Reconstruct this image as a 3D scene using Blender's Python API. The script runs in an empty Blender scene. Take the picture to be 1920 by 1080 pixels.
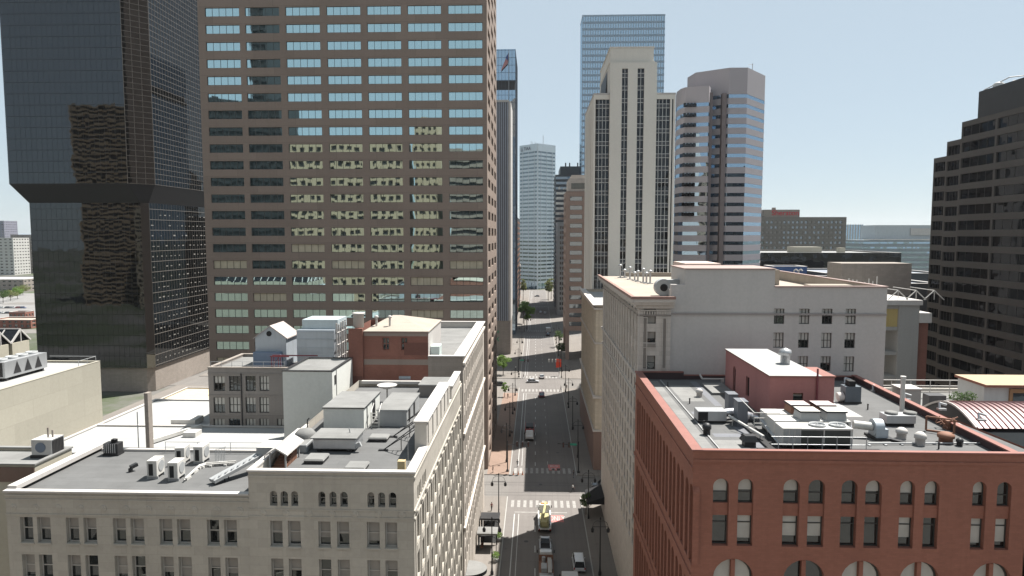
import bpy, bmesh, math, random
from mathutils import Vector, Matrix
random.seed(7)
sc = bpy.context.scene
COL = sc.collection
R = math.radians
PI = math.pi
# ------------------------------------------------------------------ camera model (metres; y runs along the street, z = 0 is the road)
H = 54.6; F = 1280.0; PITCH = R(4.47); YAW = R(2.0)
def ray(px, py):
    x = (px-960)/F; y = -(py-540)/F
    fy = math.cos(PITCH)+y*math.sin(PITCH); fz = -math.sin(PITCH)+y*math.cos(PITCH)
    c, s = math.cos(YAW), math.sin(YAW)
    return Vector((x*c-fy*s, x*s+fy*c, fz))
def aY(px, py, Y):
    d = ray(px, py); return Vector((0, 0, H))+d*(Y/d.y)
def aX(px, py, X):
    d = ray(px, py); return Vector((0, 0, H))+d*(X/d.x)
def aZ(px, py, Z):
    d = ray(px, py); return Vector((0, 0, H))+d*((Z-H)/d.z)
# ------------------------------------------------------------------ scene helpers
LOC = {}
def tag(o, label=None, cat=None, group=None, kind=None):
    if label: o['label'] = label
    if cat: o['category'] = cat
    if group: o['group'] = group
    if kind: o['kind'] = kind
    return o
def thing(name, label, cat, loc=(0, 0, 0), group=None):
    o = bpy.data.objects.new(name, None); COL.objects.link(o)
    o.location = loc; o.empty_display_size = .5
    LOC[o.name] = Vector(loc)
    return tag(o, label, cat, group)
def link(name, me, parent=None, loc=(0, 0, 0), rz=0.0):
    o = bpy.data.objects.new(name, me); COL.objects.link(o)
    if parent is not None: o.parent = parent
    o.location = loc; o.rotation_euler = (0, 0, rz)
    LOC[o.name] = LOC[parent.name] if parent is not None else Vector((0, 0, 0))
    return o
class MB:
    def __init__(s): s.v = []; s.f = []; s.m = []; s.s = []
    def add(s, vs, fs, mi=0, smooth=False):
        n = len(s.v); s.v += [Vector(v) for v in vs]
        for f in fs:
            s.f.append([n+i for i in f]); s.m.append(mi); s.s.append(smooth)
        return s
    def quad(s, a, b, c, d, mi=0): return s.add([a, b, c, d], [(0, 1, 2, 3)], mi)
    def box(s, x0, x1, y0, y1, z0, z1, mi=0, top=None):
        v = [(x0, y0, z0), (x1, y0, z0), (x1, y1, z0), (x0, y1, z0), (x0, y0, z1), (x1, y0, z1), (x1, y1, z1), (x0, y1, z1)]
        s.add(v, [(0, 3, 2, 1), (0, 1, 5, 4), (1, 2, 6, 5), (2, 3, 7, 6), (3, 0, 4, 7)], mi)
        return s.add(v[4:], [(0, 1, 2, 3)], mi if top is None else top)
    def prism(s, pts, z0, z1, mi=0, top=None, inset=0.0):
        n = len(pts)
        cx = sum(p[0] for p in pts)/n; cy = sum(p[1] for p in pts)/n
        vs = [(p[0], p[1], z0) for p in pts]+[(cx+(p[0]-cx)*(1-inset), cy+(p[1]-cy)*(1-inset), z1) for p in pts]
        s.add(vs, [(i, (i+1) % n, n+(i+1) % n, n+i) for i in range(n)]+[tuple(range(n-1, -1, -1))], mi)
        return s.add(vs[n:], [tuple(range(n))], mi if top is None else top)
    def tube(s, p0, p1, r, n=8, mi=0, r2=None, cap=True):
        p0 = Vector(p0); p1 = Vector(p1); d = (p1-p0)
        if d.length < 1e-6: return s
        d.normalize(); a = d.orthogonal().normalized(); b = d.cross(a)
        r2 = r if r2 is None else r2
        vs = []
        for p, q in ((p0, r), (p1, r2)):
            for i in range(n):
                t = 2*PI*i/n; vs.append(p+a*(q*math.cos(t))+b*(q*math.sin(t)))
        s.add(vs, [(i, (i+1) % n, n+(i+1) % n, n+i) for i in range(n)], mi, True)
        if cap: s.add(vs, [tuple(range(n-1, -1, -1)), tuple(range(n, 2*n))], mi)
        return s
    def path(s, pts, r, n=6, mi=0):
        for a, b in zip(pts, pts[1:]): s.tube(a, b, r, n, mi)
        return s
    def bar(s, p0, p1, w, h, mi=0):
        """rectangular bar from p0 to p1, w sideways, h upwards"""
        p0 = Vector(p0); p1 = Vector(p1); d = (p1-p0).normalized()
        up = Vector((0, 0, 1)) if abs(d.z) < .95 else Vector((0, 1, 0))
        a = d.cross(up).normalized()*(w/2); b = a.normalized().cross(d).normalized()*(h/2)
        vs = [p0-a-b, p0+a-b, p0+a+b, p0-a+b, p1-a-b, p1+a-b, p1+a+b, p1-a+b]
        return s.add(vs, [(0, 1, 2, 3), (7, 6, 5, 4), (0, 4, 5, 1), (1, 5, 6, 2), (2, 6, 7, 3), (3, 7, 4, 0)], mi)
    def lathe(s, c, prof, n=12, mi=0, smooth=True):
        c = Vector(c); vs = []
        for r, z in prof:
            for i in range(n):
                t = 2*PI*i/n; vs.append(c+Vector((r*math.cos(t), r*math.sin(t), z)))
        fs = []
        for k in range(len(prof)-1):
            for i in range(n):
                j = (i+1) % n; fs.append((k*n+i, k*n+j, (k+1)*n+j, (k+1)*n+i))
        s.add(vs, fs, mi, smooth)
        m = len(prof)-1
        return s.add(vs, [tuple(range(n-1, -1, -1)), tuple(range(m*n, m*n+n))], mi)
    def merge(s, o, M=None, mmap=None):
        n = len(s.v)
        s.v += [(M @ v if M else v) for v in o.v]
        s.f += [[n+i for i in f] for f in o.f]
        s.m += [(mmap[i] if mmap else i) for i in o.m]; s.s += o.s
        return s
    def mesh(s, name, mats, off=Vector((0, 0, 0)), weld=False):
        me = bpy.data.meshes.new(name)
        me.from_pydata([v-off for v in s.v], [], s.f)
        for m in (mats if isinstance(mats, (list, tuple)) else [mats]): me.materials.append(m)
        if len(me.polygons):
            me.polygons.foreach_set('material_index', s.m); me.polygons.foreach_set('use_smooth', s.s)
        me.update()
        return me
    def build(s, name, mats, parent=None, bevel=0.0):
        off = LOC[parent.name] if parent is not None else Vector((0, 0, 0))
        me = s.mesh(name, mats, off)
        if bevel:
            bm = bmesh.new(); bm.from_mesh(me)
            bmesh.ops.remove_doubles(bm, verts=bm.verts, dist=1e-4)
            bmesh.ops.bevel(bm, geom=[e for e in bm.edges if len(e.link_faces) == 2 and e.calc_face_angle(0) > .5], offset=bevel, segments=1, affect='EDGES', profile=.5)
            bm.to_mesh(me); bm.free()
        return link(name, me, parent)
def structure(name, mb, mats):
    return tag(mb.build(name, mats), kind='structure')
def single(name, mb, mats, label, cat, group=None, bevel=0.0, kind=None):
    """a thing that is one mesh, its origin at its base"""
    lo = Vector((min(v.x for v in mb.v), min(v.y for v in mb.v), min(v.z for v in mb.v)))
    hi = Vector((max(v.x for v in mb.v), max(v.y for v in mb.v), lo.z))
    base = Vector(((lo.x+hi.x)/2, (lo.y+hi.y)/2, lo.z))
    for i in range(len(mb.v)): mb.v[i] = mb.v[i]-base
    o = mb.build(name, mats, None, bevel); o.location = base
    return tag(o, label, cat, group, kind)
def dup(root, loc, rz=0.0, label=None, group=None, scale=None, swap=None):
    def cp(o, par):
        c = o.copy(); COL.objects.link(c); c.parent = par
        for ch in o.children: cp(ch, c)
        return c
    c = cp(root, None); c.location = loc; c.rotation_euler = (0, 0, rz)
    if scale: c.scale = (scale, scale, scale)
    if label: c['label'] = label
    if group: c['group'] = group
    return c
def text_mesh(txt, size, depth=.05):
    cu = bpy.data.curves.new('lettering', 'FONT'); cu.body = txt; cu.size = size; cu.extrude = depth; cu.align_x = 'CENTER'; cu.align_y = 'CENTER'
    o = bpy.data.objects.new('lettering', cu); COL.objects.link(o)
    dg = bpy.context.evaluated_depsgraph_get(); dg.update()
    me = bpy.data.meshes.new_from_object(o.evaluated_get(dg))
    bpy.data.objects.remove(o); bpy.data.curves.remove(cu)
    return me
def lettering(name, txt, size, mat, parent, loc, rot, depth=.05, sx=1.0):
    me = text_mesh(txt, size, depth); me.materials.clear(); me.materials.append(mat)
    o = link(name, me, parent, Vector(loc)-LOC[parent.name] if parent is not None else loc)
    o.rotation_euler = rot; o.scale = (sx, 1, 1)
    return o
# ------------------------------------------------------------------ materials
MATS = {}
class NT:
    def __init__(s, name):
        s.m = bpy.data.materials.new(name); s.m.use_nodes = True
        s.t = s.m.node_tree; s.t.nodes.clear()
        s.o = s.n('ShaderNodeOutputMaterial')
    def n(s, typ, **kw):
        x = s.t.nodes.new(typ)
        for k, v in kw.items():
            if k in x.inputs: x.inputs[k].default_value = v
            else: setattr(x, k, v)
        return x
    def l(s, a, b): s.t.links.new(a, b)
    def pos(s, scale=(1, 1, 1)):
        g = s.n('ShaderNodeNewGeometry'); mp = s.n('ShaderNodeMapping'); mp.inputs['Scale'].default_value = scale
        s.l(g.outputs['Position'], mp.inputs['Vector']); return mp.outputs['Vector']
    def noise(s, scale=(1, 1, 1), sc_=1.0, detail=4.0, rough=.55):
        x = s.n('ShaderNodeTexNoise'); x.inputs['Scale'].default_value = sc_; x.inputs['Detail'].default_value = detail; x.inputs['Roughness'].default_value = rough
        s.l(s.pos(scale), x.inputs['Vector']); return x.outputs['Fac']
    def ramp(s, fac, stops):
        x = s.n('ShaderNodeValToRGB'); e = x.color_ramp.elements
        while len(e) < len(stops): e.new(.5)
        for i, (p, c) in enumerate(stops):
            e[i].position = p; e[i].color = (c, c, c, 1) if not isinstance(c, (tuple, list)) else (*c, 1)
        s.l(fac, x.inputs['Fac']); return x.outputs['Color']
    def mix(s, fac, a, b, blend='MIX'):
        x = s.n('ShaderNodeMix'); x.data_type = 'RGBA'; x.blend_type = blend
        for sock, v in ((x.inputs[0], fac), (x.inputs[6], a), (x.inputs[7], b)):
            if hasattr(v, 'is_linked') or hasattr(v, 'links'): s.l(v, sock)
            else: sock.default_value = v if not isinstance(v, (tuple, list)) else ((*v, 1) if len(v) == 3 else v)
        return x.outputs[2]
    def math(s, op, a, b=0.0):
        x = s.n('ShaderNodeMath'); x.operation = op
        for sock, v in ((x.inputs[0], a), (x.inputs[1], b)):
            if hasattr(v, 'links'): s.l(v, sock)
            else: sock.default_value = v
        return x.outputs[0]
    def bsdf(s, col, rough=.7, metal=0.0, spec=.4, bump=None, bstr=.3, bdist=.02, coat=0.0):
        p = s.n('ShaderNodeBsdfPrincipled')
        if hasattr(col, 'links'): s.l(col, p.inputs['Base Color'])
        else: p.inputs['Base Color'].default_value = (*col, 1)
        if hasattr(rough, 'links'): s.l(rough, p.inputs['Roughness'])
        else: p.inputs['Roughness'].default_value = rough
        p.inputs['Metallic'].default_value = metal; p.inputs['Specular IOR Level'].default_value = spec
        p.inputs['Coat Weight'].default_value = coat; p.inputs['Coat Roughness'].default_value = .03
        if bump is not None:
            b = s.n('ShaderNodeBump'); b.inputs['Strength'].default_value = bstr; b.inputs['Distance'].default_value = bdist
            s.l(bump, b.inputs['Height']); s.l(b.outputs['Normal'], p.inputs['Normal'])
            if coat: s.l(b.outputs['Normal'], p.inputs['Coat Normal'])
        s.l(p.outputs['BSDF'], s.o.inputs['Surface']); return p
def sc3(c, k): return tuple(min(1, x*k) for x in c)
def stone(name, col, var=.18, streak=.2, rough=.85, big=.08, joint=None, grain=3.0):
    """masonry: large blotches, fine grain, rain streaks running down, optional block joints"""
    if name in MATS: return MATS[name]
    t = NT(name)
    a = t.ramp(t.noise(sc_=big, detail=5), [(.3, 0.0), (.7, 1.0)])
    c = t.mix(a, sc3(col, 1-var), sc3(col, 1+var*.6))
    s = t.ramp(t.noise((1.1, 1.1, .05), 1.0, 4), [(.5, 0.0), (.75, 1.0)])
    c = t.mix(t.math('MULTIPLY', s, streak), c, sc3(col, .5))
    g = t.noise(sc_=grain, detail=6)
    c = t.mix(.35, c, t.mix(g, sc3(col, .7), sc3(col, 1.25)))
    h = g
    if joint:
        b = t.n('ShaderNodeTexBrick'); b.inputs['Scale'].default_value = 1.0
        b.inputs['Brick Width'].default_value = joint[0]; b.inputs['Row Height'].default_value = joint[1]; b.inputs['Mortar Size'].default_value = joint[2]
        b.inputs['Color1'].default_value = (1, 1, 1, 1); b.inputs['Color2'].default_value = (.86, .86, .86, 1); b.inputs['Mortar'].default_value = (joint[3],)*3+(1,)
        g2 = t.n('ShaderNodeNewGeometry'); sx = t.n('ShaderNodeSeparateXYZ'); t.l(g2.outputs['Position'], sx.inputs[0])
        cb = t.n('ShaderNodeCombineXYZ'); t.l(t.math('ADD', sx.outputs[0], sx.outputs[1]), cb.inputs[0]); t.l(sx.outputs[2], cb.inputs[1])
        t.l(cb.outputs[0], b.inputs['Vector'])
        c = t.mix(.8, c, b.outputs['Color'], 'MULTIPLY')
    t.bsdf(c, rough, 0, .25, bump=h, bstr=.25, bdist=.03)
    MATS[name] = t.m; return t.m
def plain(name, col, rough=.6, metal=0.0, var=.12, scale=.6, spec=.4, coat=0.0):
    if name in MATS: return MATS[name]
    t = NT(name)
    g = t.noise(sc_=scale, detail=5)
    c = t.mix(g, sc3(col, 1-var), sc3(col, 1+var))
    s = t.ramp(t.noise((1.6, 1.6, .15), 1.2, 4), [(.5, 0.0), (.8, 1.0)])
    c = t.mix(t.math('MULTIPLY', s, .25), c, sc3(col, .55))
    t.bsdf(c, rough, metal, spec, coat=coat)
    MATS[name] = t.m; return t.m
def roofing(name, col, seam=(3.0, 1.0), var=.15):
    """roll roofing: lap seams, ponding stains, patches"""
    if name in MATS: return MATS[name]
    t = NT(name)
    a = t.ramp(t.noise(sc_=.25, detail=6, rough=.65), [(.35, 0.0), (.65, 1.0)])
    c = t.mix(a, sc3(col, 1-var), sc3(col, 1+var*.7))
    st = t.ramp(t.noise((.5, 1.4, 1), .8, 5), [(.58, 0.0), (.72, 1.0)])
    c = t.mix(t.math('MULTIPLY', st, .3), c, sc3(col, .6))
    b = t.n('ShaderNodeTexBrick'); b.inputs['Scale'].default_value = 1.0
    b.inputs['Brick Width'].default_value = seam[0]*4; b.inputs['Row Height'].default_value = seam[1]; b.inputs['Mortar Size'].default_value = .03
    b.inputs['Color1'].default_value = (1, 1, 1, 1); b.inputs['Color2'].default_value = (.9, .9, .9, 1); b.inputs['Mortar'].default_value = (.72, .72, .72, 1)
    t.l(t.pos(), b.inputs['Vector'])
    c = t.mix(.75, c, b.outputs['Color'], 'MULTIPLY')
    g = t.noise(sc_=9.0, detail=3)
    c = t.mix(.2, c, t.mix(g, sc3(col, .6), sc3(col, 1.4)))
    t.bsdf(c, .9, 0, .2, bump=g, bstr=.2, bdist=.01)
    MATS[name] = t.m; return t.m
def mirror(name, tint, dark=(.01, .012, .014), wav=.5, pane=(1.5, 3.7), rough=.02, tilt=.012, keep=1.0):
    """reflective glazing: a coated mirror of low reflectance, its panes each a little out of true and wavy"""
    if name in MATS: return MATS[name]
    t = NT(name)
    g = t.n('ShaderNodeNewGeometry')
    sx = t.n('ShaderNodeSeparateXYZ'); t.l(g.outputs['Position'], sx.inputs[0])
    u = t.math('ADD', sx.outputs[0], t.math('MULTIPLY', sx.outputs[1], .97))
    cb = t.n('ShaderNodeCombineXYZ')
    t.l(t.math('FLOOR', t.math('DIVIDE', u, pane[0])), cb.inputs[0]); t.l(t.math('FLOOR', t.math('DIVIDE', sx.outputs[2], pane[1])), cb.inputs[1])
    wn = t.n('ShaderNodeTexWhiteNoise'); wn.noise_dimensions = '3D'; t.l(cb.outputs[0], wn.inputs['Vector'])
    v = t.n('ShaderNodeVectorMath'); v.operation = 'SUBTRACT'; t.l(wn.outputs['Color'], v.inputs[0]); v.inputs[1].default_value = (.5, .5, .5)
    v2 = t.n('ShaderNodeVectorMath'); v2.operation = 'SCALE'; t.l(v.outputs[0], v2.inputs[0]); v2.inputs['Scale'].default_value = tilt
    nz = t.n('ShaderNodeTexNoise'); nz.inputs['Scale'].default_value = .30; nz.inputs['Detail'].default_value = .5
    t.l(t.pos((1, 1, 1.7)), nz.inputs['Vector'])
    v3 = t.n('ShaderNodeVectorMath'); v3.operation = 'SUBTRACT'; t.l(nz.outputs['Color'], v3.inputs[0]); v3.inputs[1].default_value = (.5, .5, .5)
    v4 = t.n('ShaderNodeVectorMath'); v4.operation = 'SCALE'; t.l(v3.outputs[0], v4.inputs[0]); v4.inputs['Scale'].default_value = tilt*2.2*wav
    ad = t.n('ShaderNodeVectorMath'); t.l(v2.outputs[0], ad.inputs[0]); t.l(v4.outputs[0], ad.inputs[1])
    ad2 = t.n('ShaderNodeVectorMath'); t.l(g.outputs['Normal'], ad2.inputs[0]); t.l(ad.outputs[0], ad2.inputs[1])
    nm = t.n('ShaderNodeVectorMath'); nm.operation = 'NORMALIZE'; t.l(ad2.outputs[0], nm.inputs[0])
    gl = t.n('ShaderNodeBsdfGlossy'); gl.inputs['Roughness'].default_value = rough
    gl.inputs['Color'].default_value = (*tint, 1)
    t.l(nm.outputs[0], gl.inputs['Normal'])
    df = t.n('ShaderNodeBsdfDiffuse'); df.inputs['Color'].default_value = (*dark, 1)
    ads = t.n('ShaderNodeAddShader'); t.l(gl.outputs[0], ads.inputs[0]); t.l(df.outputs[0], ads.inputs[1])
    t.l(ads.outputs[0], t.o.inputs['Surface'])
    MATS[name] = t.m; return t.m
def emit(name, col, k):
    t = NT(name); e = t.n('ShaderNodeEmission'); e.inputs['Color'].default_value = (*col, 1); e.inputs['Strength'].default_value = k
    t.l(e.outputs[0], t.o.inputs['Surface']); MATS[name] = t.m; return t.m
# ------------------------------------------------------------------ facades and windows
def facade(mb, O, th, W, z0, z1, ops=(), rev=.35, mi=0, rmi=None):
    """a wall plane with real openings: O = left end seen from outside, th = direction of the wall, ops = (u0,u1,za,zb,arch)"""
    rmi = mi if rmi is None else rmi
    c, s = math.cos(th), math.sin(th)
    def P(u, z, d=0.0): return Vector((O[0]+u*c-d*s, O[1]+u*s+d*c, z))
    ops = [o if len(o) == 5 else (*o, False) for o in ops]
    us = sorted({0.0, W, *[round(o[0], 4) for o in ops], *[round(o[1], 4) for o in ops]})
    zs = sorted({z0, z1, *[round(o[2], 4) for o in ops], *[round(o[3], 4) for o in ops]})
    for za, zb in zip(zs, zs[1:]):
        zm = (za+zb)/2; row = [o for o in ops if o[2] < zm < o[3]]
        start = None
        for ua, ub in zip(us, us[1:]):
            um = (ua+ub)/2
            if any(o[0] < um < o[1] for o in row):
                if start is not None: mb.quad(P(start, za), P(ua, za), P(ua, zb), P(start, zb), mi); start = None
            elif start is None: start = ua
        if start is not None: mb.quad(P(start, za), P(W, za), P(W, zb), P(start, zb), mi)
    for u0, u1, za, zb, arch in ops:
        if arch:
            r = (u1-u0)/2; zsx = zb-r*arch; um = (u0+u1)/2
            n = 10; arc = [(um-r*math.cos(PI*i/n), zsx+r*arch*math.sin(PI*i/n)) for i in range(n+1)]
            for i in range(n):
                a, b = arc[i], arc[i+1]
                corner = (u0, zb) if i < n//2 else (u1, zb)
                mb.add([P(*corner), P(*a), P(*b)], [(0, 1, 2)], mi)
                mb.quad(P(*a), P(*a, rev), P(*b, rev), P(*b), rmi)
            zt = zsx
        else:
            zt = zb; mb.quad(P(u0, zb), P(u0, zb, rev), P(u1, zb, rev), P(u1, zb), rmi)
        mb.quad(P(u0, za), P(u0, za, rev), P(u0, zt, rev), P(u0, zt), rmi)
        mb.quad(P(u1, zt), P(u1, zt, rev), P(u1, za, rev), P(u1, za), rmi)
        mb.quad(P(u1, za), P(u1, za, rev), P(u0, za, rev), P(u0, za), rmi)
def arcpts(w, h, arch, n=10):
    if not arch: return [(0, h), (w, h)]
    r = w/2; return [(r-r*math.cos(PI*i/n), h-r*arch+r*arch*math.sin(PI*i/n)) for i in range(n+1)]
WCACHE = {}
def wparts(st, w, h, arch, bl):
    """pane and frame meshes of a window style st=(frame, glass, blind, mullions, rails, bar width)"""
    key = (id(st), round(w, 2), round(h, 2), arch, bl)
    if key in WCACHE: return WCACHE[key]
    fr, gl, bd, mull, rails, fw = st
    pane = MB(); top = arcpts(w, h, arch)
    if bl > 0 and bd is not None:
        zb = h*(1-bl)
        if arch: zb = min(zb, h-w/2*arch)
        pane.quad((0, 0, 0), (w, 0, 0), (w, 0, zb), (0, 0, zb), 0)
        pane.add([(0, 0, zb), (w, 0, zb)]+[(x, 0, z) for x, z in reversed(top)], [tuple(range(len(top)+2))], 1)
    else:
        pane.add([(0, 0, 0), (w, 0, 0)]+[(x, 0, z) for x, z in reversed(top)], [tuple(range(len(top)+2))], 0)
    f = MB(); y0, y1 = -.07, -.004
    hs = h-w/2*arch if arch else h
    f.box(0, fw, y0, y1, 0, hs); f.box(w-fw, w, y0, y1, 0, hs); f.box(fw, w-fw, y0, y1, 0, fw)
    if arch:
        for (xa, za), (xb, zb) in zip(top, top[1:]):
            k = (w/2-fw)/(w/2)
            def q(x, z): return (w/2+(x-w/2)*k, hs+(z-hs)*k)
            (xc, zc), (xd, zd) = q(xa, za), q(xb, zb)
            f.quad((xa, y0, za), (xc, y0, zc), (xd, y0, zd), (xb, y0, zb)); f.quad((xc, y0, zc), (xc, y1, zc), (xd, y1, zd), (xd, y0, zd))
    else: f.box(fw, w-fw, y0, y1, h-fw, h)
    for i in range(1, mull+1):
        x = w*i/(mull+1); f.box(x-fw/2, x+fw/2, y0+.01, y1, fw, (hs if arch else h)-fw)
    for r in rails: f.box(fw, w-fw, y0+.015, y1, h*r-fw/2, h*r+fw/2)
    WCACHE[key] = (pane, f); return WCACHE[key]
class Bldg:
    """a building: an Empty at its base, parts wall / roof / parapet / window ..."""
    def __init__(s, name, label, x, y, cat='building', group=None, z=0.0):
        s.o = thing(name, label, cat, (x, y, z), group); s.n = 0; s.rest = {}; s.mc = {}
    def part(s, name, mb, mats, parent=None, bevel=0.0, label=None):
        o = mb.build(name, mats, parent or s.o, bevel)
        if label: o['label'] = label
        return o
    def win(s, O, th, ops, st, rev=.35, sub=False, blinds=(0,), limit=100):
        c, sn = math.cos(th), math.sin(th)
        fr, gl, bd = st[0], st[1], st[2]
        for op in ops:
            u0, u1, za, zb = op[:4]; arch = op[4] if len(op) > 4 else False
            bl = random.choice(blinds)
            w, h = u1-u0, zb-za
            pane, fm = wparts(st, w, h, arch, bl)
            d = rev-.01
            loc = Vector((O[0]+u0*c-d*sn, O[1]+u0*sn+d*c, za))
            if s.n < limit:
                key = (id(st), round(w, 2), round(h, 2), arch, bl, sub)
                if key not in s.mc:
                    if sub: s.mc[key] = (pane.mesh('window', [gl, bd or gl]), fm.mesh('frame', [fr]))
                    else:
                        one = MB(); one.merge(pane); one.merge(fm, None, {0: 2})
                        s.mc[key] = (one.mesh('window', [gl, bd or gl, fr]), None)
                a, b = s.mc[key]
                o = link('window', a, s.o, loc-LOC[s.o.name], th)
                if b: link('frame', b, o)
                s.n += 1
            else:
                r = s.rest.setdefault(id(st), (st, MB()))[1]
                M = Matrix.Translation(loc) @ Matrix.Rotation(th, 4, 'Z')
                r.merge(pane, M); r.merge(fm, M, {0: 2})
    def done(s):
        for st, mb in s.rest.values():
            o = mb.build('window', [st[1], st[2] or st[1], st[0]], s.o); o['kind'] = 'stuff'
def grid(us, zs, w, h, arch=False):
    return [(u, u+w, z, z+h, arch) for z in zs for u in us]
def parapet(b, x0, x1, y0, y1, z1, par, t, cop, wall, over=.1, ch=.14, name='parapet'):
    m = MB(); e = .004
    for a in ((x0+e, x1-e, y0+e, y0+t), (x0+e, x1-e, y1-t, y1-e), (x0+e, x0+t, y0+t, y1-t), (x1-t, x1-e, y0+t, y1-t)):
        m.box(a[0], a[1], a[2], a[3], z1-par+.002, z1-.002)
    b.part(name, m, wall)
    m = MB(); o = over; i = t+.06
    for a in ((x0-o, x1+o, y0-o, y0+i), (x0-o, x1+o, y1-i, y1+o), (x0-o, x0+i, y0+i, y1-i), (x1-i, x1+o, y0+i, y1-i)):
        m.box(a[0], a[1], a[2], a[3], z1, z1+ch)
    b.part('coping', m, cop)
def shell(b, x0, x1, y0, y1, z0, z1, wall, roof, fo=(), ro=(), lo=(), bo=(), rev=.35, par=1.0, cop=None, t=.4, over=.1, ch=.14, name='wall', roofname='roof'):
    m = MB()
    facade(m, (x0, y0), 0, x1-x0, z0, z1, fo, rev)
    facade(m, (x1, y0), PI/2, y1-y0, z0, z1, ro, rev)
    facade(m, (x1, y1), PI, x1-x0, z0, z1, bo, rev)
    facade(m, (x0, y1), -PI/2, y1-y0, z0, z1, lo, rev)
    b.part(name, m, wall)
    m = MB(); zr = z1-par
    e = t*.5 if par > .02 else 0
    m.quad((x0+e, y0+e, zr), (x1-e, y0+e, zr), (x1-e, y1-e, zr), (x0+e, y1-e, zr))
    b.part(roofname, m, roof)
    if par > .02: parapet(b, x0, x1, y0, y1, z1, par, t, cop or wall, wall, over, ch)
# ------------------------------------------------------------------ the palette
ms_cream = stone('cream_terracotta', (.44, .41, .36), joint=(1.6, .8, .015, .8))
ms_creamtrim = stone('cream_trim', (.52, .49, .445), .08, .12)
ms_white = plain('white_coping', (.46, .44, .42), .7)
ms_red = stone('red_sandstone', (.29, .125, .09), .16, .28, joint=(.5, .17, .012, .85), big=.12)
ms_redtrim = plain('red_painted_coping', (.23, .102, .084), .7, var=.18)
ms_pink = stone('pink_stucco', (.36, .165, .155), .1, .22, big=.15)
ms_magn = stone('painted_plain_wall', (.45, .43, .415), .06, .16, big=.06)
ms_magnt = stone('pale_terracotta', (.52, .475, .435), .1, .25, joint=(1.3, .6, .02, .75))
ms_equit = stone('buff_granite', (.52, .45, .36), .12, .2, joint=(1.4, .7, .02, .75))
ms_equitlow = stone('red_granite_base', (.22, .15, .125), .12, .2)
ms_brown = stone('brown_granite', (.255, .20, .168), .08, .12, joint=(9.15, 3.77, .05, .75), big=.05)
ms_brick = stone('weathered_brick', (.25, .115, .088), .25, .4, joint=(.44, .15, .015, 1.1), big=.2)
ms_bstone = stone('grey_stone_wall', (.30, .265, .235), .16, .35, joint=(1.2, .6, .02, .8))
ms_greyb = stone('grey_rear_wall', (.235, .215, .20), .15, .35)
ms_stucco = stone('pale_stucco', (.60, .61, .58), .05, .12)
ms_bluemetal = plain('grey_blue_panel', (.40, .44, .48), .5, .2)
ms_buff = stone('buff_panel_wall', (.345, .325, .27), .05, .14, joint=(6.5, 2.4, .05, .85), big=.04)
ms_buffdark = stone('buff_shed_wall', (.38, .355, .29), .08, .2)
ms_roof = roofing('grey_roofing', (.122, .123, .123))
ms_roofl = roofing('pale_roofing', (.20, .20, .195), var=.2)
ms_roofw = roofing('white_roofing', (.33, .333, .33), (4, 2.0), .07)
ms_roofcream = roofing('cream_roofing', (.34, .30, .255), (4, 2.0), .1)
ms_roofd = roofing('dark_roofing', (.16, .165, .18))
ms_roofslate = roofing('slate_roofing', (.23, .25, .285), (6, 2.4), .1)
ms_metal = plain('galvanised_metal', (.42, .43, .44), .42, .55)
ms_metald = plain('dark_metal', (.035, .035, .037), .5, .3)
ms_metalg = plain('grey_painted_metal', (.33, .34, .345), .55, .1)
ms_unit = plain('pale_unit_casing', (.50, .49, .465), .5)
ms_black = plain('black_opening', (.012, .012, .013), .7)
ms_rust = plain('rusty_steel', (.20, .10, .065), .75, var=.35)
ms_redrail = plain('maroon_steel', (.16, .035, .045), .6)
ms_conc = stone('bare_concrete', (.33, .325, .31), .1, .3)
ms_frame_d = plain('dark_bronze_frame', (.05, .048, .046), .5)
ms_frame_w = plain('painted_sash', (.30, .285, .265), .6)
ms_frame_c = plain('cream_sash', (.42, .40, .37), .6)
ms_alum = plain('pale_aluminium', (.62, .61, .58), .45, .2)
mg_dark = mirror('dark_window_glass', (.075, .082, .085), (.012, .013, .013), tilt=.03)
mg_teal = mirror('teal_mirror_glass', (.46, .62, .64), (.006, .008, .009), wav=1.0, pane=(1.54, 3.77), tilt=.0032)
mg_smoke = mirror('smoked_mirror_glass', (.07, .075, .08), (.004, .004, .004), wav=1.0, pane=(1.5, 3.7), tilt=.0035)
mg_black = mirror('black_glass', (.034, .036, .039), (.009, .009, .01), wav=1.0, pane=(1.6, 3.7), tilt=.02)
mg_grey = mirror('grey_glass', (.20, .22, .24), (.02, .022, .025), wav=.8, pane=(1.6, 3.7), tilt=.02)
mg_blue = mirror('blue_glass', (.33, .43, .52), (.02, .03, .04), wav=.5, pane=(1.6, 3.9), tilt=.012)
mg_bluef = mirror('far_blue_glass', (.62, .68, .70), (.08, .09, .10), wav=.4, pane=(1.6, 3.9), tilt=.01)
mg_band = mirror('blue_band_glass', (.28, .38, .48), (.01, .014, .018), wav=1.0, pane=(1.6, 3.5), tilt=.012)
def blindmat(name, col):
    t = NT(name); g = t.noise((1.0, 1.0, .6), .9, 3)
    t.bsdf(t.mix(g, sc3(col, .7), sc3(col, 1.25)), .5, 0, .3, coat=.35); MATS[name] = t.m; return t.m
mb_grey = blindmat('blind_behind_glass', (.27, .255, .235)); mb_pale = blindmat('pale_blind_behind_glass', (.46, .45, .42))
mb_tan = blindmat('tan_blind_behind_glass', (.45, .40, .30))
S_UNIV = (ms_frame_c, mg_dark, mb_grey, 0, (.52,), .09)
S_ARCH = (ms_frame_w, mg_dark, mb_grey, 0, (.5,), .07)
S_RED = (ms_frame_d, mg_dark, mb_pale, 0, (.74,), .09)
S_REDA = (ms_frame_d, mg_dark, mb_pale, 0, (.42,), .09)
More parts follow.
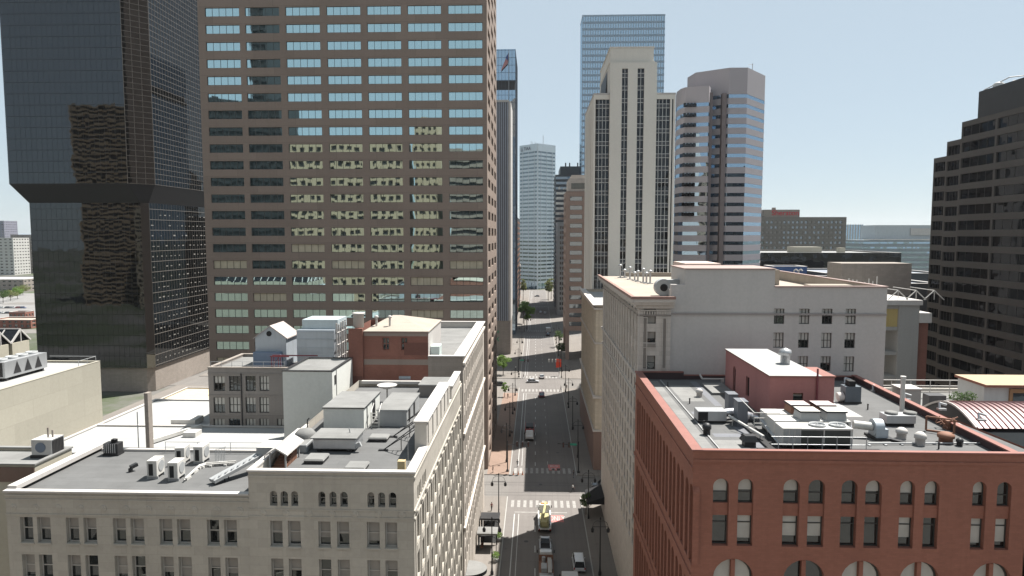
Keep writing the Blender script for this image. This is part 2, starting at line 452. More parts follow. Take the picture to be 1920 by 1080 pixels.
S_REDB = (ms_frame_d, mg_dark, mb_pale, 1, (), .16)
S_MAG = (ms_frame_d, mg_dark, mb_pale, 2, (.5,), .07)
S_MAGC = (ms_frame_d, mg_dark, mb_grey, 0, (.5,), .08)
S_OLD = (ms_frame_d, mg_dark, mb_pale, 2, (.5,), .09)
S_SLOT = (ms_frame_d, mg_dark, mb_grey, 0, (.5,), .08)
S_BROWN = (ms_frame_d, mg_teal, mb_tan, 4, (), .07)
S_BROWNS = (ms_frame_d, mg_dark, mb_tan, 0, (), .07)
S_PLAIN = (ms_frame_d, mg_grey, mb_grey, 0, (), .1)
S_BLACKW = (ms_frame_d, mg_black, mb_grey, 3, (), .08)
S_FAR = (ms_frame_w, mg_dark, mb_pale, 1, (), .12)

# ================================================================== LEFT NEAR BLOCK: cream terracotta building
Y0 = 55.6; XR = -10.2
b = Bldg('office_building', 'cream terracotta office building with round medallions and a stepped flat roof', -27, 60)
px2x = lambda px, y=990, Y=Y0: aY(px, y, Y).x
L0, L1 = -45.55, -24.3
pairsL = [(38, 62), (70, 95), (124, 148), (157, 181), (212, 236), (245, 270), (299, 323), (332, 357), (388, 411), (420, 444)]
pairsR = [(507, 530), (540, 564), (597, 620), (632, 655), (688, 712), (722, 745)]
arches = [(506, 520), (526, 540), (546, 559), (597, 610), (618, 631), (638, 652), (689, 702), (709, 722), (729, 743)]
rows = [28.1-3.33*k for k in range(0, 8)]
foL = [(px2x(a)-L0, px2x(c)-L0, z, z+2.25) for z in rows for a, c in pairsL]
foR = [(px2x(a, 1000)-L1, px2x(c, 1000)-L1, z, z+2.25) for z in rows for a, c in pairsR]
foA = [(px2x(a, 935)-L1, px2x(c, 935)-L1, 31.65, 32.95, 1.0) for a, c in arches]
ycol = [57.0+2.55*i for i in range(14)]
roR = [(y-Y0, y-Y0+1.15, z, z+2.2) for y in ycol for z in rows[:7]]
roA = [(y-Y0+d, y-Y0+d+.5, 31.6, 32.9, 1.0) for y in (57.3, 59.9) for d in (0, .75, 1.5)]
m = MB()
facade(m, (L0, Y0), 0, L1-L0, 0, 32.55, foL, .45)
facade(m, (L0, 68), -PI/2, 68-Y0, 0, 32.55, (), .3)
facade(m, (L1, 68), PI, L1-L0, 0, 32.55, (), .3)
facade(m, (L1, Y0-.02), 0, XR-L1, 0, 34.62, foR+foA, .45)
facade(m, (XR, Y0-.02), PI/2, 92+.02-Y0, 0, 34.62, roR+roA, .45)
facade(m, (XR, 92), PI, XR-L1, 0, 34.62, (), .3)
facade(m, (L1, 92), -PI/2, 92.02-Y0, 0, 34.62, (), .3)
b.part('wall', m, ms_cream)
m = MB(); zl = 32.25
m.quad((L0+.2, Y0+.2, zl), (L1, Y0+.2, zl), (L1, 68, zl), (L0+.2, 68, zl))
b.part('roof', m, ms_roof)
m = MB(); zr = 33.75
m.quad((L1+.1, Y0+.2, zr), (XR-.1, Y0+.2, zr), (XR-.1, 91.9, zr), (L1+.1, 91.9, zr))
b.part('roof', m, ms_roof)
m = MB()   # copings
m.box(L0-.12, L1-.005, Y0-.14, Y0+.42, 32.55, 32.7); m.box(L0-.12, L0+.7, Y0+.42, 68.1, 32.56, 32.95)
m.box(L0+.7, L1, 67.6, 68.1, 32.25, 32.5)
m.box(L1-.1, XR+.16, Y0-.16, Y0+.42, 34.62, 34.78); m.box(L1-.1, L1+.45, Y0+.42, 68, 34.62, 34.78)
m.box(XR-.7, XR+.16, Y0+.42, 62.6, 34.62, 34.78); m.box(L1+.45, XR-.7, 91.5, 92.1, 34.2, 34.6)
b.part('coping', m, ms_white)
m = MB()   # inner parapet faces of the tall wing
m.box(L1+.01, XR-.7, Y0+.01, Y0+.38, zr, 34.615); m.box(XR-.66, XR-.01, Y0+.01, 62.6, zr, 34.615); m.box(L1+.01, L1+.4, Y0+.4, 70, zr, 34.615); m.box(XR-.66, XR-.01, 79.6, 91.9, zr, 34.615)
b.part('parapet', m, ms_creamtrim)
m = MB()   # raised parapet wall above the street front
m.box(XR-1.15, XR-.002, 62.6, 79.6, zr, 37.0)
for k in range(6): m.box(XR-.002, XR+.1, 63.2+2.9*k, 63.5+2.9*k, 34.9, 36.9)
b.part('raised_parapet', m, ms_creamtrim)
m = MB(); m.box(XR-1.25, XR+.12, 62.5, 79.7, 37.0, 37.14); m.box(XR-.75, XR+.14, 81.5, 90.6, 36.1, 36.25)
b.part('coping', m, ms_white)
m = MB(); m.box(XR-.7, XR-.01, 81.6, 90.5, 34.6, 36.1); b.part('raised_parapet', m, ms_creamtrim)
m = MB()   # frieze: string courses and medallions on both fronts
m.box(L0-.05, L1-.01, Y0-.05, Y0, 31.85, 31.98); m.box(L0-.05, L1, Y0-.06, Y0, 30.55, 30.66)
m.box(L1, XR+.08, Y0-.06, Y0-.02, 31.30, 31.42); m.box(L1, XR+.06, Y0-.08, Y0-.02, 30.66, 30.78); m.box(L1-.02, XR+.1, Y0-.08, Y0-.02, 34.1, 34.3)
m.box(L0-.05, L1-.01, Y0-.06, Y0, 32.2, 32.34)
m.box(XR, XR+.10, Y0, 92, 31.25, 31.4); m.box(XR, XR+.08, Y0, 92, 30.55, 30.66); m.box(XR, XR+.12, Y0, 92, 34.1, 34.3)
for i in range(18):
    x = -44.9+1.98*i
    zc = 31.2 if x < L1-.3 else 31.04
    yf = Y0-.001 if x < L1-.3 else Y0-.021
    m.tube((x, yf, zc), (x, yf-.05, zc), .32, 10, 0, .27)
    m.tube((x, yf-.05, zc), (x, yf-.08, zc), .16, 8, 0, .1)
for i in range(14):
    y = 56.5+2.55*i
    m.tube((XR+.001, y, 31.0), (XR+.12, y, 31.0), .36, 10, 0, .28)
    m.tube((XR+.12, y, 31.0), (XR+.2, y, 31.0), .2, 8, 0, .12)
b.part('frieze', m, ms_cream)
m = MB()   # pilasters, sills, spandrel panels
for y in ycol: m.box(XR, XR+.07, y-.95, y-.45, 0, 30.5)
m.box(XR, XR+.12, 91.2, 91.8, 0, 34)
for z in rows[:7]:
    for y in ycol: m.box(XR, XR+.04, y-.2, y+1.3, z-.18, z-.06); m.box(XR, XR+.03, y-.05, y+1.15, z-.85, z-.35)
for z in rows:
    for a, c in pairsL: m.box(px2x(a)-.06, px2x(c)+.06, Y0-.09, Y0, z-.16, z-.02); m.box(px2x(a)+.05, px2x(c)-.05, Y0-.012, Y0, z-.85, z-.3)
    for a, c in pairsR: m.box(px2x(a, 1000)-.06, px2x(c, 1000)+.06, Y0-.11, Y0-.02, z-.16, z-.02); m.box(px2x(a, 1000)+.05, px2x(c, 1000)-.05, Y0-.032, Y0-.02, z-.85, z-.3)
b.part('pilaster_trim', m, ms_cream)
bl = (0, .55, .7, .8, .86, 1.0, .45, .9)
n1 = [o for o in foL if o[2] > 24]; n2 = [o for o in foR if o[2] > 24]
b.win((L1, Y0-.02), 0, foA, S_ARCH, .45, True, (0, .4))
b.win((L0, Y0), 0, n1, S_UNIV, .45, True, bl)
b.win((L1, Y0-.02), 0, n2, S_UNIV, .45, True, bl)
b.win((XR, Y0-.02), PI/2, roA, S_ARCH, .45, False, (0,))
b.win((XR, Y0-.02), PI/2, roR, S_UNIV, .45, False, (0, .3, .5))
b.win((L0, Y0), 0, [o for o in foL if o[2] <= 24], S_UNIV, .45, False, bl); b.win((L1, Y0-.02), 0, [o for o in foR if o[2] <= 24], S_UNIV, .45, False, bl)
b.done()
def house(b, name, x0, x1, y0, y1, z0, z1, wall, roof, edge=None, lip=.1, th=.12):
    m = MB(); m.box(x0, x1, y0, y1, z0, z1); o = b.part(name, m, wall)
    m = MB(); m.box(x0-lip, x1+lip, y0-lip, y1+lip, z1+.002, z1+th, 1, 0); b.part('roof_slab', m, [roof, edge or wall], o)
    return o
p = house(b, 'penthouse', -22.6, -18.25, 70.8, 78.2, zr+.01, 36.15, ms_stucco, ms_roofl, ms_metald)
m = MB(); m.box(-18.25, -18.18, 72.0, 72.12, zr, 36.1); m.box(-18.25, -18.15, 74.6, 75.6, 34.0, 36.0); b.part('downpipe', m, ms_metald, p)
p2 = house(b, 'penthouse', -17.2, -14.0, 72.5, 80.5, zr+.01, 35.5, ms_metalg, ms_roofl, ms_metalg)
m = MB(); m.box(-14.0, -13.96, 73.6, 74.5, 33.9, 35.3); m.box(-14.0, -13.96, 76.6, 77.5, 33.9, 35.3); b.part('door', m, ms_black, p2)
p3 = house(b, 'penthouse', -15.0, -11.5, 86.2, 90.8, zr+.01, 35.25, ms_greyb, ms_roofl, ms_white)
# round canopy over the entrance
m = MB(); n = 20
cxr = [(XR+3.0*math.sin(PI*i/n), 98.6-2.4*math.cos(PI*i/n)) for i in range(n+1)]
m.prism(cxr, 4.2, 4.75, 0, 1)
b.part('entrance_canopy', m, [ms_metald, ms_roofl])

# ------------------------------------------------------------------ white stucco tower wedged behind it
b = Bldg('stair_tower', 'tall plain white stucco tower with a grey flat roof beside the red brick wall', -29, 89, 'building')
shell(b, -32.1, -25.75, 84.5, 94, 0, 37.3, ms_stucco, ms_roofl, par=.12, cop=ms_metald, t=.25, over=.06, ch=.12)
m = MB(); m.box(-25.75, -25.70, 86.2, 86.3, 20, 37.2); m.box(-25.75, -25.71, 85.4, 86.0, 35.4, 36.6); b.part('downpipe', m, ms_metald)
# ------------------------------------------------------------------ grey rear building with big sash windows
b = Bldg('warehouse_building', 'soot grey old building with dark three-light sash windows beside the white stucco tower', -41, 101)
X0, X1, YB = -47.4, -32.1, 96.0
cols = [(400, 421), (429, 450), (460, 479), (486, 504), (519, 540)]
rowsg = [(705, 733), (745, 774), (785, 813), (824, 852)]
fo = []
for ri, (ya, yb) in enumerate(rowsg):
    for ci, (a, c) in enumerate(cols):
        xa, xb = aY(a, ya, YB).x, aY(c, ya, YB).x
        if ri < 2 and ci == 4: continue
        fo.append((xa-X0, xb-X0, aY(a, yb, YB).z, aY(a, ya, YB).z))
fo += [(a, c, z-3.0*k, z2-3.0*k) for (a, c, z, z2) in [f for f in fo if f[2] < 25.5] for k in (1, 2, 3)]
shell(b, X0, X1, YB, 107.5, 0, 35.35, ms_greyb, ms_roofl, fo=fo, rev=.3, par=.35, cop=ms_bstone, t=.4, over=.08)
b.win((X0, YB), 0, fo, S_OLD, .3, True, (0, .5, .5, 1, 0))
m = MB(); m.tube((aY(452, 700, YB).x, YB-.08, 34.6), (aY(452, 700, YB).x, YB-.08, 5), .09, 8); b.part('drainpipe', m, ms_metald)
m = MB()
for z in (34.5, 31.3, 28.3): m.box(X0-.04, X1, YB-.07, YB, z, z+.14)
b.part('string_course', m, ms_greyb)
b.done()
# roof sheds of the grey building (things standing on the roof)
zr2 = 35.02
def shed():
    g = thing('roof_shed', 'grey gabled roof shed with pale shingled roof beside the panelled plant enclosure', 'shed', (-38.5, 101.5, zr2))
    xa, xb = aY(478, 620, 99.5).x, aY(536, 620, 99.5).x; y0, y1 = 99.5, 104.5; ze, zp = 39.3, 41.0
    m = MB(); m.box(xa, xb, y0, y1, zr2, ze); xm = (xa+xb)/2
    m.add([(xa, y0, ze), (xb, y0, ze), (xm, y0, zp), (xa, y1, ze), (xb, y1, ze), (xm, y1, zp)], [(0, 1, 2), (4, 3, 5)])
    m.build('wall', ms_bluemetal, g)
    m = MB(); t = .14; o = .25
    for s, xe in ((-1, xa-o), (1, xb+o)):
        zo = ze-o*(zp-ze)/(xm-xa)
        m.add([(xe, y0-o, zo), (xm, y0-o, zp), (xm, y1+o, zp), (xe, y1+o, zo), (xe, y0-o, zo+t), (xm, y0-o, zp+t), (xm, y1+o, zp+t), (xe, y1+o, zo+t)],
              [(0, 1, 2, 3), (7, 6, 5, 4), (0, 4, 5, 1), (2, 6, 7, 3), (0, 3, 7, 4)][::1])
    m.build('roof', plain('pinkish_shingle', (.36, .315, .30), .9), g)
    m = MB(); m.tube((xm-.2, y0-.02, 39.9), (xm-.2, y0-.1, 39.9), .4, 12); m.build('vent', ms_black, g)
    m = MB(); m.box(xa-.02, xb-.6, y0-.9, y0-.03, zr2+.01, zr2+2.2); m.build('lean_to', plain('blue_tarpaulin', (.16, .21, .29), .6), g)
shed()
g = thing('plant_enclosure', 'tall blue grey panelled rooftop enclosure with a raised top deck and white pipes', 'enclosure', (-31.6, 101, zr2))
xa, xb = aY(556, 620, 98.6).x, aY(626, 620, 98.6).x
m = MB(); m.box(xa, xb, 98.6, 104, zr2+.3, 40.6)
for z in (36.6, 37.9, 39.2, 40.3): m.box(xa-.04, xb+.04, 98.54, 98.6, z, z+.09)
m.build('panel_wall', ms_bluemetal, g)
m = MB(); m.box(xa+.5, xb+.3, 99.6, 104.4, 40.62, 42.0); m.build('top_deck', plain('pale_blue_metal', (.45, .52, .55), .45, .2), g)
m = MB()
for i in range(7):
    y = 98.8+.75*i
    m.tube((xb+.35+.12*(i % 3), y, zr2), (xb+.35+.12*(i % 3), y, 41.6-.25*(i % 2)), .13, 8)
for z in (36.5, 38.4, 40.2): m.tube((xb+.5, 98.6, z), (xb+.5, 103.8, z), .08, 6)
m.build('pipe_rack', ms_white, g)
m = MB(); m.box(xa-1, xb+.8, 98.2, 104.5, zr2+.01, zr2+.29); m.build('base_frame', ms_redrail, g)
g = thing('red_gantry', 'small maroon steel gantry standing at the front of the grey building roof', 'gantry', (-39.5, 97, zr2))
m = MB(); gx = aY(522, 680, 97).x
for dx in (0, 1.0):
    for dy in (0, .9): m.bar((gx-1.0+dx, 97+dy, zr2), (gx-1.0+dx, 97+dy, zr2+1.9), .1, .1)
m.bar((gx-1.2, 97, zr2+1.9), (gx+1.6, 97, zr2+1.9), .12, .16); m.bar((gx-1.2, 97.9, zr2+1.9), (gx+5.5, 97.9, zr2+1.9), .12, .16)
m.bar((gx-1, 97, zr2+.3), (gx, 97, zr2+1.7), .07, .07)
m.build('frame', ms_redrail, g)
m = MB()
for i in range(8):
    x = X0+.3+1.55*i
    m.tube((x, YB+.3, zr2), (x, YB+.3, zr2+1.25), .035, 5)
m.tube((X0+.3, YB+.3, zr2+1.22), (X0+11.2, YB+.3, zr2+1.22), .03, 5); m.tube((X0+.3, YB+.3, zr2+.7), (X0+11.2, YB+.3, zr2+.7), .025, 5)
single('guard_rail', m, ms_metalg, 'thin grey guard rail along the front edge of the sooty grey building roof', 'railing')

# ------------------------------------------------------------------ brick backed corner building
b = Bldg('corner_building', 'corner office building with weathered red brick rear wall and pale stone street front', -18, 115)
BX0, BX1, B0, B1 = -26.4, -10.25, 95.0, 133.5
ycb = [B0+1.5+2.42*i for i in range(15)]
rowb = [33.0-3.3*k for k in range(9)]
rob = [(y-B0, y-B0+1.05, z, z+2.1) for y in ycb for z in rowb]
m = MB()
facade(m, (BX0, B0), 0, 11.2, 0, 41.0, [(aY(717, 640, B0).x-BX0, aY(730, 640, B0).x-BX0, 38.3, 40.1), (aY(752, 640, B0).x-BX0, aY(764, 640, B0).x-BX0, 38.3, 40.1), (aY(748, 720, B0).x-BX0, aY(770, 720, B0).x-BX0, 32.1, 34.6)], .25)
facade(m, (BX0+11.2, B0), PI/2, 13, 37.5, 41.0, (), .2)
facade(m, (BX0+11.2, B0+13), PI, 11.2, 36.2, 41.0, (), .2)
facade(m, (BX0, B1), -PI/2, B1-B0, 0, 37.4, (), .2)
facade(m, (BX0, B0+13), -PI/2, 13, 37.4, 41.0, (), .2)
m.box(BX0, BX0+2.0, B0-.35, B0, 0, 41.4)
for z, h in ((37.0, .35), (33.9, .2)): m.box(BX0+2.0, BX0+11.2, B0-.05, B0, z, z+h)
b.part('rear_wall', m, ms_brick)
o = [(aY(717, 640, B0).x, aY(730, 640, B0).x), (aY(752, 640, B0).x, aY(764, 640, B0).x)]
b.win((BX0, B0), 0, [(a-BX0, c-BX0, 38.3, 40.1) for a, c in o], (ms_brick, mg_dark, None, 1, (.5,), .1), .25, True)
m = MB(); xa, xb = aY(748, 720, B0).x, aY(770, 720, B0).x
m.box(xa, xb, B0+.1, B0+.2, 32.1, 34.6)
for k in range(8): m.add([(xa, B0-.05, 32.15+.31*k), (xb, B0-.05, 32.15+.31*k), (xb, B0+.1, 32.4+.31*k), (xa, B0+.1, 32.4+.31*k)], [(0, 1, 2, 3)])
b.part('louvre', m, ms_bluemetal)
m = MB()
facade(m, (BX1, B0), PI/2, B1-B0, 0, 37.4, rob, .4)
facade(m, (BX1, B1), PI, BX1-BX0, 0, 37.4, (), .2)
for y in ycb: m.box(BX1, BX1+.06, y-.95, y-.4, 0, 36.4)
for z in (36.2, 26.0, 12.2): m.box(BX1, BX1+.3, B0-.1, B1+.1, z, z+.35)
b.part('wall', m, stone('ivory_stone_front', (.56, .51, .455), .12, .2, joint=(1.2, .6, .02, .8)))
b.win((BX1, B0), PI/2, rob, S_SLOT, .4, False, (0, .3, .5)); b.done()
m = MB(); m.quad((BX0, B0, 36.3), (BX1, B0, 36.3), (BX1, B1, 36.3), (BX0, B1, 36.3)); b.part('roof', m, ms_roofl)
m = MB(); m.box(BX1-1.35, BX1+.3, B0-.15, B1+.2, 37.4, 37.56); m.box(BX0+11.2+.01, BX1-1.35, B0-.15, B0+.5, 37.4, 37.56); m.box(BX0, BX1-1.35, B1-.7, B1+.2, 37.4, 37.56)
b.part('coping', m, ms_white)
m = MB(); m.box(BX1-1.2, BX1-.01, B0+.01, B1-.01, 36.3, 37.39); m.box(BX0+11.21, BX1-1.2, B0+.01, B0+.4, 36.3, 37.39); m.box(BX0+.01, BX1-1.2, B1-.6, B1-.01, 36.3, 37.39)
b.part('parapet', m, ms_creamtrim)
m = MB(); facade(m, (BX0+11.2, B0), 0, BX1-BX0-11.2, 0, 37.4, (), .2); b.part('rear_wall', m, ms_bstone)
ms_brickb, ms_cement = stone('darker_brick', (.16, .075, .06), .2, .4, joint=(.44, .15, .015, 1.1)), stone('cement_patch', (.27, .22, .19), .2, .35)
for (xa, xb, za, zb, mt) in ((-24.35, -15.2, 36.2, 37.0, ms_cement), (-24.3, -15.25, 40.3, 40.75, ms_cement), (-24.2, -20.8, 31.4, 33.1, ms_cement), (-23.6, -22.2, 30.6, 32.9, ms_bstone), (-20.2, -15.3, 31, 33.5, ms_brickb), (-26.35, -24.5, 32, 34.6, ms_brickb), (-18.6, -15.25, 37.6, 39.4, ms_brickb), (-21.9, -21.0, 30.6, 32.7, ms_bstone), (-17.0, -15.25, 30.8, 33.2, ms_greyb)):
    m = MB(); yy = B0-.012 if xa > -24.4 else B0-.362; m.box(xa, xb, yy, yy+.011, za, zb); b.part('wall_patch', m, mt)
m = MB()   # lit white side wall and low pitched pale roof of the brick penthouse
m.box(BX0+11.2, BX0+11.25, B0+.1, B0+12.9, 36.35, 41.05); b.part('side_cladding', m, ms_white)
m = MB(); x0, x1, y0, y1 = BX0+2.0, BX0+11.35, B0-.1, B0+13.1
m.add([(x0, y0, 41.0), (x1, y0, 41.0), (x1, y1, 41.0), (x0, y1, 41.0), (x0+2.2, y1-3, 42.1), (x1-6, y1-3, 42.1)], [(0, 1, 5, 4), (1, 2, 5), (2, 3, 4, 5), (3, 0, 4)])
m.box(x0, x1, y0, y1, 40.85, 41.0)
b.part('roof', m, ms_roofcream)
m = MB(); m.box(BX0+11.3, BX0+12.6, B0+1.6, B0+4.2, 36.31, 38.6); m.box(BX0+12.6, BX0+14.2, B0+1.4, B0+2.6, 36.31, 37.2); b.part('roof_hatch', m, plain('frosted_panel', (.55, .62, .60), .3))
single('vent_stack', MB().lathe((aY(672, 600, B0+.6).x, B0+.7, 41.42), [(.62, 0), (.75, .05), (.75, 1.9), (.9, 1.92), (.9, 2.1), (.6, 2.12)], 16), ms_white, 'fat white cylindrical vent stack on top of the brick pier', 'vent stack')
for i, px in enumerate((706, 731)):
    x = aY(px, 605, B0+3).x
    single('vent_pipe', MB().tube((x, B0+3, 41.4), (x, B0+3, 42.5), .16, 8).lathe((x, B0+3, 42.5), [(.16, 0), (.32, .05), (.32, .25), (.1, .4)], 8), ms_white,
           ('capped white vent pipe nearer the fat stack on the brick penthouse roof', 'capped white vent pipe farther from the fat stack on the brick penthouse roof')[i], 'vent', 'vent pipes on the brick penthouse')
single('satellite_dish', MB().lathe((aY(726, 740, 83).x, 83.0, 35.4), [(.1, -1.6), (.1, .1), (.5, .15), (1.0, .35), (1.25, .6), (1.2, .62), (.9, .42), (.05, .2)], 16), ms_white, 'white dish tilted up beside the grey flat-roofed penthouse', 'satellite dish')
# ================================================================== roof gear of the cream building
zl = 32.25; zr = 33.75
def make_ac(label, pos, rz, first=[None]):
    if first[0] is None:
        g = thing('condenser_unit', label, 'air conditioner', (0, 0, 0), 'pale condensers on the low roof')
        m = MB(); m.box(-.45, .45, -.75, .75, .25, 1.75); m.build('casing', ms_unit, g, .03)
        m = MB(); m.box(-.28, .12, -.755, -.72, .35, 1.45); m.build('coil_grille', ms_black, g)
        m = MB()
        m.tube((.455, .1, 1.05), (.49, .1, 1.05), .5, 16); m.build('fan_guard', ms_metalg, g)
        m = MB()
        for y in (-.6, .6): m.box(-.5, .5, y-.06, y+.06, 0, .249)
        m.build('stand', ms_metalg, g)
        first[0] = g; g.location = pos; g.rotation_euler = (0, 0, rz); return g
    return dup(first[0], pos, rz, label)
pz = lambda px, py, Z: aZ(px, py, Z)
for px, py, lab, rz in ((286, 898, 'pale box condenser nearest the front edge, left one of the front two', .05), (325, 902, 'pale box condenser nearest the front edge, right one of the front two', .05),
                        (337, 872, 'pale box condenser behind the front two, beside the railing', .12), (373, 870, 'pale box condenser farthest back, standing next to the coil of tubes', 0)):
    p = pz(px, py, zl); make_ac(lab, (p.x, p.y+.6, zl+.003), rz)
p = pz(212, 852, zl)
g = thing('chiller_unit', 'dark finned cooling unit in the far left corner of the low roof', 'cooling unit', (p.x, p.y, zl+.003))
m = MB(); m.box(p.x-.7, p.x+.8, p.y-.5, p.y+.5, zl+.2, zl+1.25); m.build('casing', ms_metald, g, .03)
m = MB()
for k in range(6): m.box(p.x-.6+.22*k, p.x-.52+.22*k, p.y-.54, p.y-.5, zl+.3, zl+1.2)
m.build('fins', ms_metal, g)
m = MB(); m.box(p.x-.75, p.x+.85, p.y-.55, p.y+.55, zl+.004, zl+.2); m.lathe((p.x+.2, p.y, zl+1.25), [(.3, 0), (.3, .3), (.34, .3), (.1, .42)], 12); m.build('stand', ms_metald, g)
p = pz(245, 885, zl)
single('vent_hood', MB().tube((p.x, p.y, zl), (p.x, p.y, zl+.35), .2, 10).bar((p.x, p.y, zl+.45), (p.x+.35, p.y+.5, zl+.6), .4, .3), ms_metald, 'small dark tilted vent hood alone in the middle of the low roof', 'vent')
m = MB()    # refrigerant lines on sleepers
q = [pz(345, 905, zl), pz(372, 880, zl), pz(385, 876, zl), pz(440, 872, zl)]
for dz, dy in ((.25, 0), (.34, .18), (.25, .36)):
    m.path([(v.x, v.y+dy, zl+dz) for v in q], .07, 6)
for a, c in zip(q, q[1:]):
    for t in (.2, .7):
        v = a.lerp(c, t); m.box(v.x-.12, v.x+.12, v.y-.2, v.y+.6, zl+.003, zl+.19)
single('pipe_run', m, ms_unit, 'bundle of pale pipes running over the low roof from the condensers', 'pipes')
p = pz(410, 872, zl); m = MB()
for k in range(7): m.path([(p.x-.3+.1*k, p.y+.12*k, zl+.1), (p.x-.3+.1*k, p.y+.12*k, zl+1.5), (p.x-.2+.1*k, p.y+.12*k+.1, zl+1.6)], .03, 5)
m.box(p.x-.4, p.x+.5, p.y-.1, p.y+.9, zl+.003, zl+.12)
single('tube_rack', m, ms_metalg, 'rack of thin upright grey tubes standing beyond the condensers', 'pipe rack')
# sloping covered walkway / duct up to the tall roof
g = thing('roof_duct', 'long grey sloping duct stair rising from the low roof to the higher roof', 'duct', (-27, 61, zl))
a = pz(398, 908, zl+.05); bq = Vector((-25.7, 63.0, 33.9))
m = MB(); m.bar((a.x, a.y, zl+.35), (bq.x, bq.y, 33.95), 1.0, .3); m.build('duct', ms_metalg, g)
m = MB()
for k in range(9):
    v = Vector((a.x, a.y, zl+.35)).lerp(Vector((bq.x, bq.y, 33.95)), (k+.5)/9); m.box(v.x-.06, v.x+.06, v.y-.55, v.y+.55, v.z+.15, v.z+.19)
m.build('flange', ms_metal, g)
m = MB()
for t in (.25, .8):
    v = Vector((a.x, a.y, zl+.3)).lerp(Vector((bq.x, bq.y, 33.9)), t)
    for d in (-.4, .4): m.bar((v.x, v.y+d, zl+.003), (v.x, v.y+d, v.z-.1), .07, .07)
m.build('support', ms_metald, g)
m = MB(); m.box(bq.x-.6, bq.x+1.6, bq.y-.9, bq.y+1.4, 33.7, 34.6, 0, 1); m.build('duct_box', [ms_metalg, ms_unit], g)
m = MB()
for i in range(5):
    x = -38.0+3.4*i
    m.tube((x, 67.4, zl), (x, 67.4, zl+1.15), .03, 5)
for z in (.6, 1.13): m.tube((-38, 67.4, zl+z), (-24.6, 67.4, zl+z), .028, 5)
single('guard_rail', m, ms_metalg, 'thin pipe guard rail along the back edge of the low roof', 'railing')
m = MB(); cp_ = (-40.9, 69.2)
m.box(cp_[0]-.2, cp_[0]+.2, cp_[1], cp_[1]+.75, 24, 38.0, 0)
single('chimney', m, ms_bstone, 'tall slim square flue with one sunlit side behind the low roof', 'chimney')
m = MB(); m.tube((-41.9, 69.2, 32), (-41.9, 69.2, 36), .05, 6)
single('mast', m, ms_metalg, 'thin grey pipe mast standing just left of the slim square flue', 'mast')
def skylight(cx, cy, lab, w=1.9, d=2.0):
    g = thing('skylight', lab, 'skylight', (cx, cy, zr), 'low skylights on the tall roof')
    m = MB(); m.box(cx-w/2+.08, cx+w/2-.08, cy-d/2+.08, cy+d/2-.08, zr+.003, zr+.32); m.build('kerb', ms_metald, g)
    m = MB(); m.prism([(cx-w/2, cy-d/2), (cx+w/2, cy-d/2), (cx+w/2, cy+d/2), (cx-w/2, cy+d/2)], zr+.322, zr+.46, 0, None, .12); m.build('cover', ms_roofl, g)
skylight(-20.2, 61.0, 'low skylight hatch left of the other near one, beside the rounded ducts')
skylight(-15.9, 58.9, 'low skylight hatch nearest the front parapet')
skylight(-15.9, 67.6, 'low skylight hatch farthest back, beside the white penthouse wall', 2.0, 1.6)
g = thing('air_handler', 'long low grey rooftop air handler with rounded ends before the white penthouse', 'air handler', (-19.3, 64.8, zr))
m = MB(); m.box(-21.4, -17.2, 63.5, 66.4, zr+.25, zr+1.35); m.build('casing', ms_metal, g, .12)
m = MB(); m.box(-21.55, -17.05, 63.3, 66.7, zr+1.352, zr+1.45); m.build('lid', ms_roofl, g)
m = MB()
for x in (-20.8, -17.9): m.box(x-.2, x+.2, 63.6, 66.2, zr+.003, zr+.25)
m.build('stand', ms_metald, g)
m = MB(); m.bar((-17.1, 63.7, zr+.9), (-16.9, 63.7, zr+.5), .3, .5); m.tube((-18.2, 65.2, zr+1.45), (-18.3, 65.2, zr+1.9), .06, 6); m.build('outlet', ms_metalg, g)
g = thing('exhaust_fan', 'pale squat fan box with a domed round lid between ducts and long air handler', 'exhaust fan', (-22.6, 64.2, zr))
m = MB(); m.box(-23.4, -21.9, 63.2, 65.4, zr+.003, zr+.8, 0, 1); m.build('casing', [ms_metalg, ms_roofl], g, .05)
m = MB(); m.lathe((-22.9, 65.9, zr+.003), [(1.0, 0), (1.05, 1.1), (.7, 1.5), (.1, 1.6)], 14); m.build('dome', ms_roofl, g)
g = thing('covered_stair', 'small white roofed stair canopy on posts at the corner of the tall roof', 'stair canopy', (-23, 60, zr))
m = MB()
for (x, y) in ((-23.6, 58.6), (-22.2, 58.6), (-23.6, 62.0), (-22.2, 62.0)): m.bar((x, y, zr+.003), (x, y, zr+1.5), .12, .12)
m.build('post', ms_metalg, g)
m = MB(); o = .3
m.add([(-23.9, 58.2, zr+1.45), (-22.9, 58.2, zr+2.05), (-21.9, 58.2, zr+1.45), (-23.9, 62.6, zr+1.45), (-22.9, 62.6, zr+2.05), (-21.9, 62.6, zr+1.45)], [(0, 1, 4, 3), (1, 2, 5, 4)])
m.add([(-23.9, 58.2, zr+1.35), (-22.9, 58.2, zr+1.95), (-21.9, 58.2, zr+1.35), (-23.9, 62.6, zr+1.35), (-22.9, 62.6, zr+1.95), (-21.9, 62.6, zr+1.35)], [(3, 4, 1, 0), (4, 5, 2, 1)])
for a, c in (((-23.9, 58.2, 1.4), (-22.9, 58.2, 2.0)), ((-22.9, 58.2, 2.0), (-21.9, 58.2, 1.4))): m.bar((a[0], a[1], zr+a[2]), (c[0], c[1], zr+c[2]), .06, .12)
m.build('canopy_roof', ms_white, g)
m = MB()
for k in range(8): m.box(-23.5, -22.3, 58.8+.38*k, 59.1+.38*k, zr+.003, zr+.15+.13*k)
m.build('steps', ms_rust, g)
m = MB()
for y in (58.6, 60.3, 62.0): m.tube((-24.1, y, zr), (-24.1, y, zr+1.2), .04, 5)
